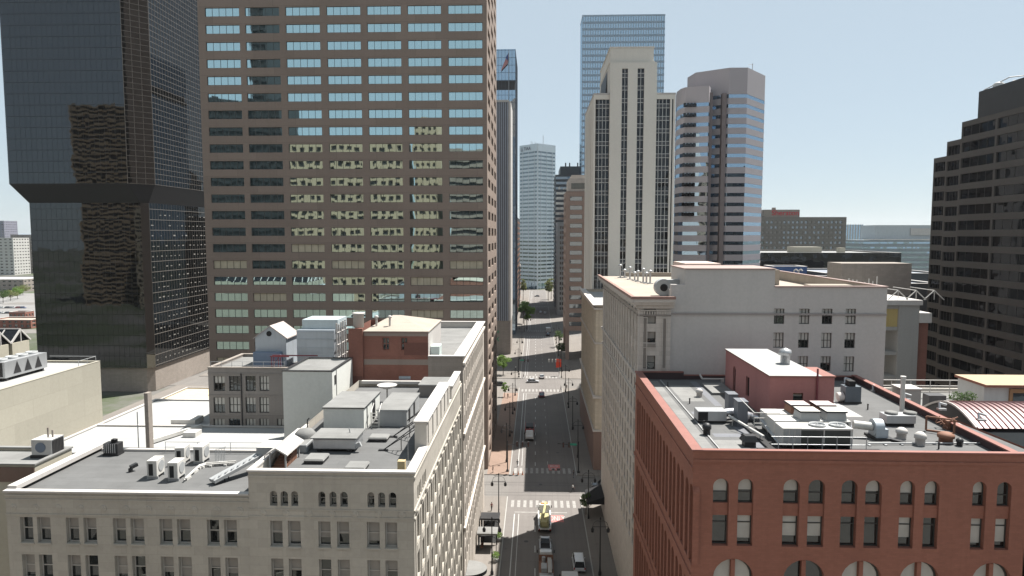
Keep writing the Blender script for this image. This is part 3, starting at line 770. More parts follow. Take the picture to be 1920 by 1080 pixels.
m.tube((-24.1, 58.6, zr+1.2), (-24.1, 62, zr+1.2), .04, 5); m.tube((-24.1, 58.6, zr+.7), (-24.1, 62, zr+.7), .04, 5)
m.build('handrail', ms_metald, g)
# raking braces that hold the raised parapet
for i, y in enumerate((64.2, 68.6, 73.0)):
    m = MB(); xw = XR-1.16
    for dy in (-.35, .35): m.bar((xw-3.3, y, zr+.1), (xw, y+dy*3, 36.2), .08, .08)
    for k in range(1, 5):
        t = k/5; m.bar((xw-3.3*(1-t), y-1.05*t, zr+.1+2.35*t), (xw-3.3*(1-t), y+1.05*t, zr+.1+2.35*t), .05, .05)
    m.bar((xw-1.6, y, zr+.05), (xw-1.6, y, zr+1.25), .07, .07)
    m.box(xw-3.8, xw-2.9, y-.18, y+.18, zr+.003, zr+.12)
    single('steel_brace', m, ms_metald, ('dark raking steel brace nearest the front holding the raised parapet', 'dark raking steel brace in the middle holding the raised parapet', 'dark raking steel brace farthest back holding the raised parapet')[i], 'brace', 'raking braces behind the raised parapet')
p = pz(756, 884, zr)
single('roof_crate', MB().box(p.x-.45, p.x+.1, p.y-.3, p.y+.3, zr+.003, zr+1.0).box(p.x+.1, p.x+.2, p.y-.3, p.y+.3, zr+.003, zr+1.0), plain('yellowed_plywood', (.42, .34, .2), .8), 'small tan wooden crate in the corner behind the front parapet', 'crate')
single('whip_antenna', MB().tube((p.x+.35, p.y+.5, zr), (p.x+.35, p.y+.5, zr+2.9), .03, 5), ms_metalg, 'thin whip antenna beside the tan crate', 'antenna')
single('vent_pipe', MB().path([(-23.0, 66.9, zr), (-23.0, 66.9, zr+2.2), (-22.8, 66.9, zr+2.4)], .07, 6), ms_metald, 'bent dark vent pipe standing against the white stucco tower', 'vent')
m = MB()
for x in (-17.75, -16.9): m.tube((x, 71.9, zr), (x, 71.9, zr+1.7), .05, 5)
for k in range(5): m.tube((-17.75, 71.9, zr+.35*k+.2), (-16.9, 71.9, zr+.35*k+.2), .035, 5)
m.path([(-17.75, 71.9, zr+1.7), (-17.75, 73.2, zr+2.4)], .05, 5); m.path([(-16.9, 71.9, zr+1.7), (-16.9, 73.2, zr+2.4)], .05, 5)
single('roof_ladder', m, ms_unit, 'short pale ladder with hoops in front of the grey flat-roofed penthouse', 'ladder')

# ------------------------------------------------------------------ things left of the cream building
b = Bldg('small_building', 'small brown fronted building with white side wall at the left edge', -50, 63)
shell(b, -56, -46.6, 60.5, 65.6, 0, 33.2, ms_buffdark, ms_roofl, par=.25, cop=ms_roofl, t=.3)
m = MB(); m.box(-56, -46.61, 60.40, 60.49, 31.6, 33.0); b.part('front_cladding', m, stone('brown_cladding', (.16, .11, .09)))
g = thing('cooling_unit', 'boxy grey rooftop cooling unit with a louvred dark side at the left edge', 'cooling unit', (-49, 64, 32.97))
m = MB(); m.box(-48.9, -46.9, 63.2, 65.0, 33.25, 34.75, 0, 1); m.build('casing', [ms_metal, ms_unit], g)
for k in range(8): m = MB(); m.box(-46.9, -46.85, 63.3+.2*k, 63.45+.2*k, 33.3, 34.65); m.build('louvre', ms_metald, g)
m = MB(); m.box(-49, -46.8, 63.1, 65.1, 32.97, 33.24); m.build('stand', ms_metald, g)
m = MB(); m.tube((-48.0, 63.19, 34.0), (-48.0, 63.15, 34.0), .5, 16); m.build('fan', plain('blue_fan', (.12, .15, .2), .5), g)
for dx, h_ in ((0, .95), (.45, .7)): m = MB(); m.tube((-47.9+dx, 64.2, 34.76), (-47.9+dx, 64.2, 34.76+h_), .09, 8); m.build('flue', ms_bstone, g)
b = Bldg('low_building', 'low white-roofed building beyond the cream building', -50, 85)
CX = -64.2; LZ = 26.8
shell(b, CX, -32.15, 69.0, 95.9, 0, LZ, ms_conc, ms_roofw, par=.1, cop=ms_white, t=.3)
shell(b, CX, -47.6, 95.91, 111.5, 0, LZ-.02, ms_conc, ms_roofw, par=.1, cop=ms_white, t=.3)
m = MB(); m.box(-53.4, -49.8, 96.4, 99, LZ-.1, LZ+.75); b.part('roof_hatch', m, ms_unit)
m = MB(); m.box(-48.6, -46.8, 90.6, 92.4, LZ-.1, LZ+.6); b.part('roof_hatch', m, ms_unit)
m = MB(); m.box(-62.9, -57.6, 81.2, 81.9, LZ-.09, LZ+.5); b.part('roof_kerb', m, ms_metald)
m = MB(); m.bar((-51.2, 87.5, LZ+.3), (-48.2, 95.0, LZ+.3), .5, .5); b.part('roof_kerb', m, ms_unit)
b = Bldg('storage_shed', 'low flat shed with tan sunlit roof behind the white-roofed building', -92, 205)
shell(b, -118, -72, 188, 224, 0, 3.0, ms_bstone, plain('tan_roof', (.50, .42, .30), .9), par=.3, cop=ms_white, t=.4)
b = Bldg('exhibition_hall', 'windowless cream panelled hall with white roof and glazed truss skylights at left', -80, 90)
shell(b, -108, CX-.02, 71.0, 97.4, 0, 36.0, ms_buff, ms_roofw, par=.22, cop=ms_buff, t=.3, over=.03, ch=.06)
m = MB(); zc = 35.78
m.box(-103, -73.2, 80.5, 95.3, zc, zc+3.75)
for k in range(4): m.box(-73.2, -72.7, 80.5+3.66*k, 83.5+3.66*k, zc, zc+3.75)
b.part('clerestory', m, ms_buffdark)
m = MB(); gm = MB()
for k in range(4):
    y0, y1 = 80.5+3.66*k, 84.16+3.66*k; ym = (y0+y1)/2; z0, z1 = zc+3.75, zc+5.45
    gm.add([(-103, y0, z0), (-72.9, y0, z0), (-72.9, ym, z1), (-103, ym, z1), (-103, y1, z0), (-72.9, y1, z0)], [(0, 1, 2, 3), (3, 2, 5, 4), (1, 5, 2)])
    m.bar((-72.85, y0, z0), (-72.85, ym, z1), .2, .2); m.bar((-72.85, ym, z1), (-72.85, y1, z0), .2, .2); m.bar((-72.85, ym, z0), (-72.85, ym, z1), .12, .12)
    for i in range(12):
        x = -75-2.2*i; m.bar((x, y0, z0+.04), (x, ym, z1+.04), .15, .12); m.bar((x, ym, z1+.04), (x, y1, z0+.04), .15, .12)
    m.bar((-72.85, ym, z1+.06), (-103, ym, z1+.06), .18, .18)
b.part('skylight_frame', m, ms_white); b.part('skylight_glass', gm, mg_black)
g = thing('chiller', 'large grey chiller with triangular louvred panels on the cream hall roof', 'chiller', (-69.4, 91, zc))
m = MB(); m.box(-70.8, -68.0, 84.1, 91.7, zc+.42, zc+2.5); m.build('casing', ms_metal, g)
m = MB(); m.box(-70.5, -68.3, 84.07, 84.1, zc+.6, zc+2.4); m.build('louvre', ms_metald, g)
for k in range(3):
    y = 86.2+1.9*k; m = MB()
    m.add([(-67.97, y-.68, zc+.75), (-67.97, y+.68, zc+.75), (-67.97, y, zc+2.35)], [(0, 1, 2)]); m.build('louvre', ms_metald, g)
for k in range(4): m = MB(); m.lathe((-69.4, 85.3+1.8*k, zc+2.5), [(.72, 0), (.75, .3), (.66, .3), (.55, .06)], 14); m.build('fan_ring', ms_metalg, g)
for y in (84.4, 90.8): m = MB(); m.box(-70.7, -68.1, y, y+.35, zc+.01, zc+.42); m.build('stand', ms_metald, g)
m = MB()
for y in (93.2, 95.1, 97): m.tube((CX-.4, y, zc), (CX-.4, y, zc+1.05), .04, 5)
m.tube((CX-.4, 93.2, zc+1), (CX-.4, 97, zc+1), .035, 5); m.tube((CX-.4, 97, zc+1), (-71.5, 97, zc+1), .035, 5)
single('guard_rail', m, ms_metalg, 'thin guard rail at the far corner of the cream hall roof', 'railing')
# ================================================================== black glass tower
b = Bldg('glass_tower', 'black mirror glass tower whose upper block overhangs its lower block', -155, 248, 'tower')
up = [(-179.2, 229), (-177.4, 226), (-136.6, 226), (-130.7, 232), (-130.7, 276), (-179.2, 276)]
lo = [(-174.6, 231), (-173, 229), (-134.4, 229), (-132.6, 231), (-132.6, 274), (-174.6, 274)]
m = MB(); m.prism(up, 71.6, 176, 0); b.part('upper_glazing', m, mg_smoke)
m = MB(); m.prism(lo, 8.5, 65.4, 0); b.part('lower_glazing', m, mg_smoke)
m = MB(); n = 6
vs = [(p[0], p[1], 65.4) for p in lo]+[(p[0], p[1], 71.6) for p in up]
m.add(vs, [(i, (i+1) % n, n+(i+1) % n, n+i) for i in range(n)]); b.part('overhang_soffit', m, plain('black_soffit_panel', (.016, .016, .018), .6))
m = MB(); m.prism([(p[0]+(1 if p[0] < -150 else -.6), p[1]+.8) for p in lo], 0, 8.5); b.part('base', m, ms_bstone)
m = MB()     # bright thin mullions of the street side
for k in range(57): m.box(-130.7, -130.62, 232, 276, 71.7+1.85*k, 71.82+1.85*k)
for k in range(25): y = 232+1.8*k; m.box(-130.7, -130.6, y, y+.07, 71.6, 176)
for k in range(57): m.bar((-136.58, 225.94, 71.76+1.85*k), (-130.66, 231.94, 71.76+1.85*k), .08, .12)
for t in (0, .33, .66, 1): m.bar((-136.6+5.9*t, 225.95+6*t, 71.6), (-136.6+5.9*t, 225.95+6*t, 176), .09, .09)
for k in range(16): m.box(-132.6, -132.5, 231, 274, 9+3.62*k, 9.16+3.62*k)
for k in range(24): y = 231+1.8*k; m.box(-132.6, -132.55, y, y+.05, 8.5, 65.4)
b.part('mullion_grid', m, plain('bronze_mullion', (.17, .155, .14), .5, .2))
m = MB()
for k in range(29):
    m.box(-177.4, -136.6, 225.96, 226, 71.7+3.7*k, 71.82+3.7*k)
for k in range(16): m.box(-173, -134.4, 228.96, 229, 9+3.62*k, 9.1+3.62*k)
for k in range(22): m.box(-174.4+1.8*k, -174.36+1.8*k, 225.97, 226, 71.6, 176); m.box(-172.8+1.8*k, -172.76+1.8*k, 228.97, 229, 8.5, 65.4)
b.part('front_mullion_grid', m, ms_metald)
m = MB()
for k in range(15):
    for i in range(15):
        y = 232+2.85*i+random.uniform(-.25, .25); w = random.uniform(.5, 1.5)
        if random.random() < .66: m.box(-132.6, -132.57, y, y+w, 10.6+3.62*k, 10.6+3.62*k+random.uniform(.2, .5))
b.part('window_blind', m, plain('half_open_blind', (.19, .185, .17), .7))['kind'] = 'stuff'
# ================================================================== brown granite tower
b = Bldg('office_tower', 'tall brown granite office tower with seven bays of teal ribbon windows', -43, 173, 'tower')
TX0, TX1, TY = -76.0, -11.0, 155.0
bays = [(384, 448), (459, 523), (535, 599), (612, 675.5), (688, 751.5), (764, 827), (840, 904.5)]
zrow = [104.34-3.775*k for k in range(28)]+[104.34+3.775*k for k in range(1, 15)]
fo = [(aY(a, 20, TY).x-TX0, aY(c, 20, TY).x-TX0, z-.95, z+.95) for z in zrow for a, c in bays]
ro = [(u, u+7.2, z-.95, z+.95) for z in zrow for u in (3.2, 14.8, 26.4)]
m = MB()
facade(m, (TX0, TY), 0, TX1-TX0, 0, 160, fo, .28)
facade(m, (TX1, TY), PI/2, 37, 0, 160, ro, .5)
facade(m, (TX1, TY+37), PI, TX1-TX0, 0, 160, (), .3); facade(m, (TX0, TY+37), -PI/2, 37, 0, 160, (), .3)
m.quad((TX0, TY, 159.9), (TX1, TY, 159.9), (TX1, TY+37, 159.9), (TX0, TY+37, 159.9))
b.part('wall', m, ms_brown)
vis = fo[:14*7]
b.win((TX0, TY), 0, vis, S_BROWN, .28, False, (0,))
low = fo[14*7:17*7]
b.win((TX0, TY), 0, [o for i, o in enumerate(fo[14*7:]) if True], S_BROWN, .28, False, (0, 0, 0, 0, 0, 1))
b.win((TX1, TY), PI/2, ro, S_BROWNS, .5, False, (0,)); b.done()
# ================================================================== ribbed grey tower + blue glass tower (left, farther on)
b = Bldg('ribbed_tower', 'slim grey tower clad in vertical ribbed metal beyond the brown tower', -30, 318, 'tower')
m = MB(); m.box(-50, -11.35, 308, 331, 15.6, 113.2); b.part('core_wall', m, plain('rib_backing', (.14, .15, .17), .6))
m = MB()
for i in range(40): x = -49.9+.95*i; m.box(x, x+.34, 307.55, 307.998, 15.6, 113.2)
b.part('rib_fins', m, plain('grey_rib_metal', (.33, .36, .42), .5, .2))
m = MB(); m.box(-12.3, -11.3, 307.4, 331.1, 15.6, 113.4); m.box(-50, -12.3, 307.4, 308, 113.2, 114.1); b.part('corner_pier', m, ms_white)
m = MB(); m.box(-50, -11.4, 308, 330, 0, 15.6); b.part('base', m, ms_bstone)
m = MB()   # green glyph sign on the blank base wall
for (dx, dz, w, h) in ((0, 0, .25, 1.7), (.25, 1.2, .9, .3), (.9, .5, .3, 1.0), (.3, .4, .6, .25), (1.3, .9, .25, .9)):
    m.box(-18.2+dx, -18.2+dx+w, 307.9, 307.99, 9.4+dz, 9.4+dz+h)
for (a, c) in (((-17.6, 7.2), (-16.7, 8.0)), ((-17.6, 7.2), (-16.7, 6.2))): m.bar((a[0], 307.93, a[1]), (c[0], 307.93, c[1]), .1, .35)
b.part('wall_sign', m, plain('green_sign', (.05, .25, .14), .6))
b = Bldg('blue_tower', 'blue glass tower with a dark plant floor band near its top behind the ribbed tower', -30, 392, 'tower')
m = MB(); m.box(-50, -11.2, 371, 413, 0, 131.5); m.box(-50, -11.2, 371, 413, 136.5, 152.8); b.part('glazing', m, mg_blue)
m = MB(); m.box(-49.8, -11.4, 371.2, 412.8, 131.5, 136.5); b.part('plant_floor', m, ms_metald)
m = MB()
for k in range(39):
    z = 4+3.9*k
    if not 131 < z < 136.5: m.box(-50, -11.15, 370.93, 371, z, z+.16); m.box(-11.2, -11.1, 371, 413, z, z+.3)
for i in range(22): x = -49.6+1.83*i; m.box(x, x+.12, 370.9, 370.93, 0, 152.8)
for i in range(20): y = 371+2.1*i; m.box(-11.1, -11.04, y, y+.3, 0, 152.8)
b.part('mullion_grid', m, plain('navy_mullion', (.06, .075, .10), .5))
m = MB(); m.tube((-14.6, 369.5, 113), (-14.6, 369.5, 152), .12, 6)
g = tag(m.build('flagpole', ms_metalg), 'thin flagpole with a small striped flag before the blue glass tower', 'flagpole')
m = MB(); m.add([(-14.7, 369.5, 150.5), (-17.2, 369.4, 145.2), (-19.0, 369.6, 140.9), (-15.2, 369.5, 145.0)], [(0, 1, 2, 3)]); m.add([(-14.7, 369.44, 150.5), (-16.4, 369.34, 148.0), (-15.0, 369.44, 146.2)], [(0, 1, 2)], 1)
m.build('flag', [plain('faded_red_cloth', (.42, .2, .2), .9), plain('navy_cloth', (.06, .08, .2), .9)], g)
b = Bldg('dark_midrise', 'narrow dark mid-rise at the far left street edge, before the banded glass tower', -20, 470)
m = MB(); m.box(-40, -12.2, 440, 520, 0, 66); b.part('wall', m, ms_metald)
m = MB()
for k in range(17): m.box(-12.2, -12.1, 440, 520, 3+3.7*k, 4.2+3.7*k)
b.part('spandrel', m, ms_rust)
b = Bldg('brick_midrise', 'small red brick block at the far left of the street end', -20, 560)
m = MB(); m.box(-40, -13.5, 545, 600, 0, 28); b.part('wall', m, ms_brick)
m = MB(); m.box(-40.2, -13.3, 544.8, 600.2, 28, 28.6); b.part('coping', m, ms_bstone)
m = MB()
for k in range(7):
    for i in range(12): m.box(-13.5, -13.44, 547+4.4*i, 549+4.4*i, 3+3.6*k, 5.2+3.6*k)
b.part('window', m, mg_dark)['kind'] = 'stuff'
# ================================================================== banded corner tower at the end of the street
b = Bldg('banded_tower', 'pale blue banded glass tower closing the street, lettered near its top', 1, 700, 'tower')
pl = [(-16.9, 701), (1.6, 682), (19.6, 700), (1.6, 720)]
m = MB(); me_ = MB()
for k in range(34):
    z = 6+3.85*k; m.prism(pl, z, z+2.15)
    ins = [(1.3+(p[0]-1.3)*.99, 700+(p[1]-700)*.99) for p in pl]; me_.prism(ins, z+2.15, z+3.85)
m.prism(pl, 137, 144.3)
b.part('spandrel_wall', m, plain('pale_blue_panel', (.50, .56, .60), .35, .3)); b.part('window_band', me_, mirror('banded_dark_glass', (.16, .19, .21), (.02, .025, .03), wav=.5, pane=(3, 3.85), tilt=.02))
m = MB(); m.prism([(p[0]*.8, 700+(p[1]-700)*.8) for p in pl], 0, 6); b.part('lobby', m, mg_blue)
m = MB()
for t in (.18, .5, .82):
    for (p, q) in ((pl[0], pl[1]), (pl[1], pl[2])):
        x, y = p[0]+(q[0]-p[0])*t, p[1]+(q[1]-p[1])*t; m.bar((x, y-.1, 0), (x, y-.1, 137), .5, .5)
m.bar((1.6, 681.8, 0), (1.6, 681.8, 144), 1.2, 1.2)
b.part('column', m, plain('pale_column', (.55, .60, .63), .5))
dv = Vector((18.5, -19, 0)).normalized()
lettering('sign_lettering', 'TIAA', 4.6, plain('navy_lettering', (.07, .09, .13), .5), b.o, Vector((-9.0, 692.6, 140.3)), (PI/2, 0, math.atan2(dv.y, dv.x)), .1)
m = MB(); pc = Vector((-15.2, 698.8, 140.2))
for (u0, z0, u1, z1) in ((0, -1.6, 0, 1.4), (0, -1.6, 2, -1.6), (2, -1.6, 2, .4), (.9, 1.6, 2.4, 1.6)):
    a = pc+dv*u0; c = pc+dv*u1; m.bar((a.x, a.y-.1, a.z+z0), (c.x, c.y-.1, c.z+z1), .35, .4)
b.part('sign_emblem', m, MATS['navy_lettering'])
m = MB()
for (x, y, h) in ((-5, 694, 3.5), (-3.5, 694, 2.6), (-1, 693, 3.0), (7, 692, 9)): m.tube((x, y, 144.3), (x, y, 144.3+h), .25, 6)
b.part('antenna', m, ms_metalg)
# ================================================================== right side, farther on
def banded(b, x0, x1, y0, y1, z0, n, fh, wh, wall, glass, ins=.25):
    m = MB(); g_ = MB()
    for k in range(n):
        z = z0+fh*k; m.box(x0, x1, y0, y1, z, z+fh-wh); g_.box(x0+ins, x1-ins, y0+ins, y1-ins, z+fh-wh, z+fh)
    m.box(x0, x1, y0, y1, z0+fh*n, z0+fh*n+1.4)
    b.part('spandrel_wall', m, wall); return b.part('window_band', g_, glass)
b = Bldg('dark_tower', 'dark blue-black tower right of the banded glass tower at the street end', 30, 540, 'tower')
banded(b, 14.3, 52, 512, 560, 0, 26, 3.75, 1.9, plain('charcoal_panel', (.045, .05, .058), .5), mg_grey)
m = MB(); m.box(18, 52, 514, 556, 98.8, 105.2)
for x in (22, 25, 31): m.tube((x, 516, 105.2), (x, 516, 108), .5, 6)
b.part('plant_room', m, MATS['charcoal_panel'])
b = Bldg('grey_midrise', 'pale grey mid-rise with paired dark windows beside the terraced pink-brown building', 24, 480)
fo = [(u, u+1.1, 3.2+3.45*k, 5.3+3.45*k) for k in range(17) for u in (1.6, 3.1, 4.6, 8.0, 9.5, 12, 14)]
shell(b, 14.6, 36, 464, 500, 0, 63, stone('pale_grey_stone', (.42, .42, .42), .08, .2), ms_roofl, fo=fo, lo=[(u, u+1.3, 3.2+3.45*k, 5.3+3.45*k) for k in range(17) for u in range(2, 34, 3)], rev=.3, par=.8, t=.4)
b.win((14.6, 464), 0, fo[::-1], S_FAR, .3); b.win((14.6, 500), -PI/2, [(u, u+1.3, 3.2+3.45*k, 5.3+3.45*k) for k in range(17) for u in range(2, 34, 3)], S_FAR, .3); b.done()
b = Bldg('terraced_building', 'pink-brown banded building with stepped top left of the white striped tower', 26, 307)
ms_tb = stone('pink_brown_concrete', (.33, .25, .215), .1, .2)
TBX = 12.9
TBY, TBY2, TZ = 295.0, 320.0, 13.0
m = MB(); fo = [(1.6, 7.0, 15.0+3.86*k, 16.9+3.86*k) for k in range(15)]
lo_ = [(u, u+2.6, 15.0+3.86*k, 16.9+3.86*k) for k in range(15) for u in (2, 6.5, 11, 15.5, 20)]
facade(m, (TBX, TBY), 0, 29, TZ, 73, fo, .6); facade(m, (TBX, TBY2), -PI/2, 25, TZ, 73, lo_, .6)
m.box(TBX+.01, 41.9, TBY2-.6, TBY2, TZ, 72.9); m.box(41.3, 41.9, TBY, TBY2-.61, TZ, 72.9); m.box(TBX, 42, TBY, TBY2, 72.91, 73.1); m.quad((TBX, TBY, TZ), (TBX, TBY2, TZ), (41.9, TBY2, TZ), (41.9, TBY, TZ))
b.part('wall', m, ms_tb)
b.win((TBX, TBY), 0, fo, S_PLAIN, .6); b.win((TBX, TBY2), -PI/2, lo_, S_PLAIN, .6); b.done()
m = MB(); m.box(TBX+1.2, 41, TBY+1.2, TBY2-1, 73.1, 78.6); m.box(TBX+2.4, 30, TBY+2.5, TBY2-3, 78.6, 80.2); b.part('setback_storey', m, ms_magnt)
m = MB(); m.box(TBX+2.2, TBX+8, TBY+1.1, TBY+1.2, 74.2, 76.6); b.part('terrace_window', m, mg_dark)
m = MB()
for x in (TBX+.9, TBX+10, TBX+20): m.box(x-.8, x+.8, TBY+.5, TBY+2.5, 0, TZ-.01); m.box(x-.8, x+.8, TBY2-2.5, TBY2-.5, 0, TZ-.01)
m.box(TBX+12, 41, TBY+6, TBY2-4, 0, TZ-.02); b.part('pier', m, ms_tb)
b = Bldg('skyscraper', 'very tall pale blue glass skyscraper rising behind the white striped tower', 52, 432, 'tower')
RX0, RX1 = 27.4, 76.4
m = MB(); m.box(RX0, RX1, 420, 438, 0, 184.4); b.part('glazing', m, mirror('steel_blue_glass', (.36, .46, .54), (.03, .04, .05), wav=.4, pane=(1.6, 3.9), tilt=.008))
m = MB()
for k in range(47): m.box(RX0-.04, RX1+.04, 419.9, 420, 3+3.85*k, 4.3+3.85*k)
b.part('spandrel', m, plain('steel_blue_spandrel', (.25, .31, .37), .4, .3))
m = MB()
for i in range(33): x = RX0+1.5*i+.2; m.box(x, x+.4, 419.75, 419.9, 0, 184.4)
m.box(RX0-.1, RX1+.1, 419.7, 438.1, 184.4, 185.2)
b.part('mullion_grid', m, plain('pale_blue_mullion', (.30, .36, .42), .4, .3))
# ---- white striped tower
b = Bldg('striped_tower', 'off-white stepped tower with vertical dark window stripes', 29, 222, 'tower')
ms_deco = stone('offwhite_precast', (.68, .65, .59), .05, .12, big=.04)
DY = 205.0; DX0, DX1 = 16.9, 40.75; dw = lambda a, c: (aY(a, 178, DY).x, aY(c, 178, DY).x)
stripes = [dw(1117, 1143), dw(1229.5, 1257)]; cstr = [dw(1165.5, 1176.5), dw(1194.5, 1207)]
CX0, CX1 = 21.5, 35.15
m = MB()
fo = [(a-DX0, c-DX0, 12, 94.2) for a, c in stripes]+[(.6, .95, 12, 94.2), (DX1-DX0-1.0, DX1-DX0-.6, 12, 94.2)]
facade(m, (DX0, DY), 0, DX1-DX0, 0, 95.5, fo, .5)
facade(m, (DX0, 240), -PI/2, 35, 0, 95.5, [(u, u+1.4, 12, 94) for u in (6, 12, 18, 24)], .5)
facade(m, (DX1, DY), PI/2, 35, 0, 95.5, (), .3); facade(m, (DX1, 240), PI, DX1-DX0, 0, 95.5, (), .3)
m.quad((DX0, DY, 95.4), (DX1, DY, 95.4), (DX1, 240, 95.4), (DX0, 240, 95.4))
facade(m, (CX0, DY-.6), 0, CX1-CX0, 0, 104.6, [(a-CX0, c-CX0, 12, 102.9) for a, c in cstr], .5)
facade(m, (CX0, 236), -PI/2, 236-DY+.35, 0, 104.6, (), .3); facade(m, (CX1, DY-.6), PI/2, 236-DY+.35, 0, 104.6, (), .3); facade(m, (CX1, 236), PI, CX1-CX0, 95, 104.6, (), .3)
b.part('wall', m, ms_deco)
m = MB(); m.box(CX0-.15, CX1-.6, DY-.2, 236.2, 104.6, 105.1); m.box(CX0+.1, CX1-.9, DY+.3, 235.6, 105.1, 109.0); m.box(CX0-.1, CX1-.7, DY+.1, 235.8, 109.0, 109.3); b.part('crown', m, ms_deco)
m = MB(); m.box(DX0-.1, CX0-.02, DY-.08, 240.1, 95.5, 96.0); m.box(CX1+.02, DX1+.1, DY-.08, 240.1, 95.5, 96.0); b.part('coping', m, ms_white)
m = MB(); m.add([(CX0-1.3, 212, 95.5), (CX0-.02, 212, 95.5), (CX0-.02, 212, 104), (CX0-.5, 212, 97.5), (CX0-1.3, 232, 95.5), (CX0-.02, 232, 95.5), (CX0-.02, 232, 104), (CX0-.5, 232, 97.5)], [(0, 1, 2, 3), (7, 6, 5, 4), (0, 3, 7, 4), (3, 2, 6, 7)]); b.part('plant_screen', m, ms_metald)
m = MB(); m.tube((29, 215, 109.3), (29, 215, 111.8), .15, 6); b.part('antenna', m, ms_metald)
def stripe(a, c, z1, nv, y, nm='window_stripe'):
    g_ = MB(); g_.quad((a, y, 12), (c, y, 12), (c, y, z1), (a, y, z1)); o = b.part(nm, g_, mg_black)
    f_ = MB(); w = (c-a)/(nv+1)
    for i in range(1, nv+1): f_.box(a+w*i-.06, a+w*i+.06, y-.22, y-.005, 12, z1)
    for k in range(int((z1-12)/3.62)+1):
        z = z1-1.4-3.62*k
        f_.box(a, c, y-.1, y-.006, z, z+.12); f_.box(a, c, y-.1, y-.006, z-1.15, z-1.03)
    b.part('mullion_grid', f_, ms_alum, o)
    s_ = MB()
    for k in range(int((z1-12)/3.62)): z = z1-1.4-3.62*k; s_.box(a, c, y-.05, y-.006, z-1.03, z)
    b.part('spandrel', s_, plain('dark_spandrel', (.05, .055, .065), .4), o)
for a, c in stripes: stripe(a, c, 94.2, 3, DY+.49)
for a, c in cstr: stripe(a, c, 102.9, 1, DY-.6+.49)
for a, c in ((DX0+.6, DX0+.95), (DX1-1.0, DX1-.6)):
    g_ = MB(); g_.quad((a, DY+.49, 12), (c, DY+.49, 12), (c, DY+.49, 94.2), (a, DY+.49, 94.2)); b.part('corner_slot', g_, mg_black)
m = MB()
for u in (6, 12, 18, 24): m.quad((DX0+.49, 240-u, 12), (DX0+.49, 240-u-1.4, 12), (DX0+.49, 240-u-1.4, 94), (DX0+.49, 240-u, 94))
b.part('side_window_stripe', m, mg_black)
# ---- octagonal banded granite tower
b = Bldg('banded_granite_tower', 'pinkish granite tower with faceted corners and blue ribbon windows', 66, 268, 'tower')
ms_oct = stone('pinkish_granite', (.33, .305, .32), .06, .1, big=.05)
P2 = lambda px, Y: (aY(px, 250, Y).x, Y)
main = [P2(1287, 264), P2(1302, 256), P2(1365, 249), P2(1399, 249), P2(1432, 262), P2(1432, 285), P2(1287, 290)]
wing = [P2(1266, 262), P2(1268, 255), P2(1275, 250), P2(1283, 247.5), P2(1328, 245), P2(1333, 252), P2(1300, 275)]
FH = 3.47
def ins(pl, k):
    cx = sum(p[0] for p in pl)/len(pl); cy = sum(p[1] for p in pl)/len(pl)
    return [(cx+(p[0]-cx)*k, cy+(p[1]-cy)*k) for p in pl]
wm_, wb_ = MB(), MB()
ztop = 113.4; zb0 = 100.75
for k in range(-1, 28):
    zt = zb0-FH*k
    for pl in ((main, wing) if k >= 0 else (main,)):
        wb_.prism(ins(pl, .992), zt-1.28, zt)
        wm_.prism(pl, zt-FH, zt-1.28)
wm_.prism(main, zb0+FH, ztop); wm_.prism(wing, zb0, 106.4)
b.part('spandrel_wall', wm_, ms_oct); b.part('window_band', wb_, mg_band)
m = MB()
for px, Y in ((1331, 247.2), (1357, 248.6)):
    x = aY(px, 250, Y).x; m.box(x-.75, x+.75, Y-.05, Y+4, 0, 104.5)
b.part('recessed_slot', m, plain('dark_granite_recess', (.15, .125, .125), .7))
m = MB()
for k in range(0, 12):
    for i in range(4):
        x = aY(1280+6.2*i, 250, 247).x; zt = zb0-FH*k; m.box(x, x+.75, 245.6, 246.6, zt-1.35, zt-.1)
b.part('punched_window', m, mg_black)
m = MB(); x = aY(1411, 120, 255).x; m.tube((x, 255, 113.4), (x, 255, 116.2), .12, 6); m.tube((x-1.5, 255, 115.9), (x+.3, 255, 115.9), .07, 5); b.part('roof_davit', m, ms_metalg)
# ---- buff granite building beyond the cross street
b = Bldg('granite_building', 'buff granite old office building with white roof beyond the pale corner hotel block', 28, 180)
EX, EY, EY2 = 13.75, 155.6, 204.0
lo_ = [(u, u+1.5, z, z+2.3) for u in [2.2+3.3*i for i in range(14)] for z in [33.0-4.0*k for k in range(7)]]
m = MB()
facade(m, (EX, EY2), -PI/2, EY2-EY, 0, 38.4, lo_, .5)
facade(m, (EX, EY), 0, 46, 0, 38.4, [(u, u+1.5, z, z+2.3) for u in [3.5+3.6*i for i in range(11)] for z in [33.0-4.0*k for k in range(6)]], .5)
facade(m, (EX+46, EY), PI/2, EY2-EY, 0, 38.4, (), .3); facade(m, (EX+46, EY2), PI, 46, 0, 38.4, (), .3)
b.part('wall', m, ms_equit)
m = MB(); m.quad((EX, EY, 37.6), (EX+46, EY, 37.6), (EX+46, EY2, 37.6), (EX, EY2, 37.6)); b.part('roof', m, ms_roofw)
m = MB()
for z, p_, h in ((38.4, .75, .3), (37.5, .45, .5), (29.6, .3, .4), (17.0, .55, .5), (9.2, .5, .4)): m.box(EX-p_, EX+46, EY-p_, EY, z, z+h); m.box(EX-p_, EX, EY, EY2+.2, z, z+h)
b.part('cornice', m, ms_magnt)
m = MB(); m.box(EX+.01, EX+1.1, EY+.01, EY2, 37.6, 38.55, 0); m.box(EX+1.1, EX+46, EY+.01, EY+.9, 37.6, 38.55); b.part('parapet', m, ms_white)
m = MB(); m.box(EX-.3, EX+46, EY-.3, EY-.001, 0, 9.2); m.box(EX-.3, EX-.001, EY-.001, EY2, 0, 9.2); b.part('base', m, ms_equitlow)
m = MB()
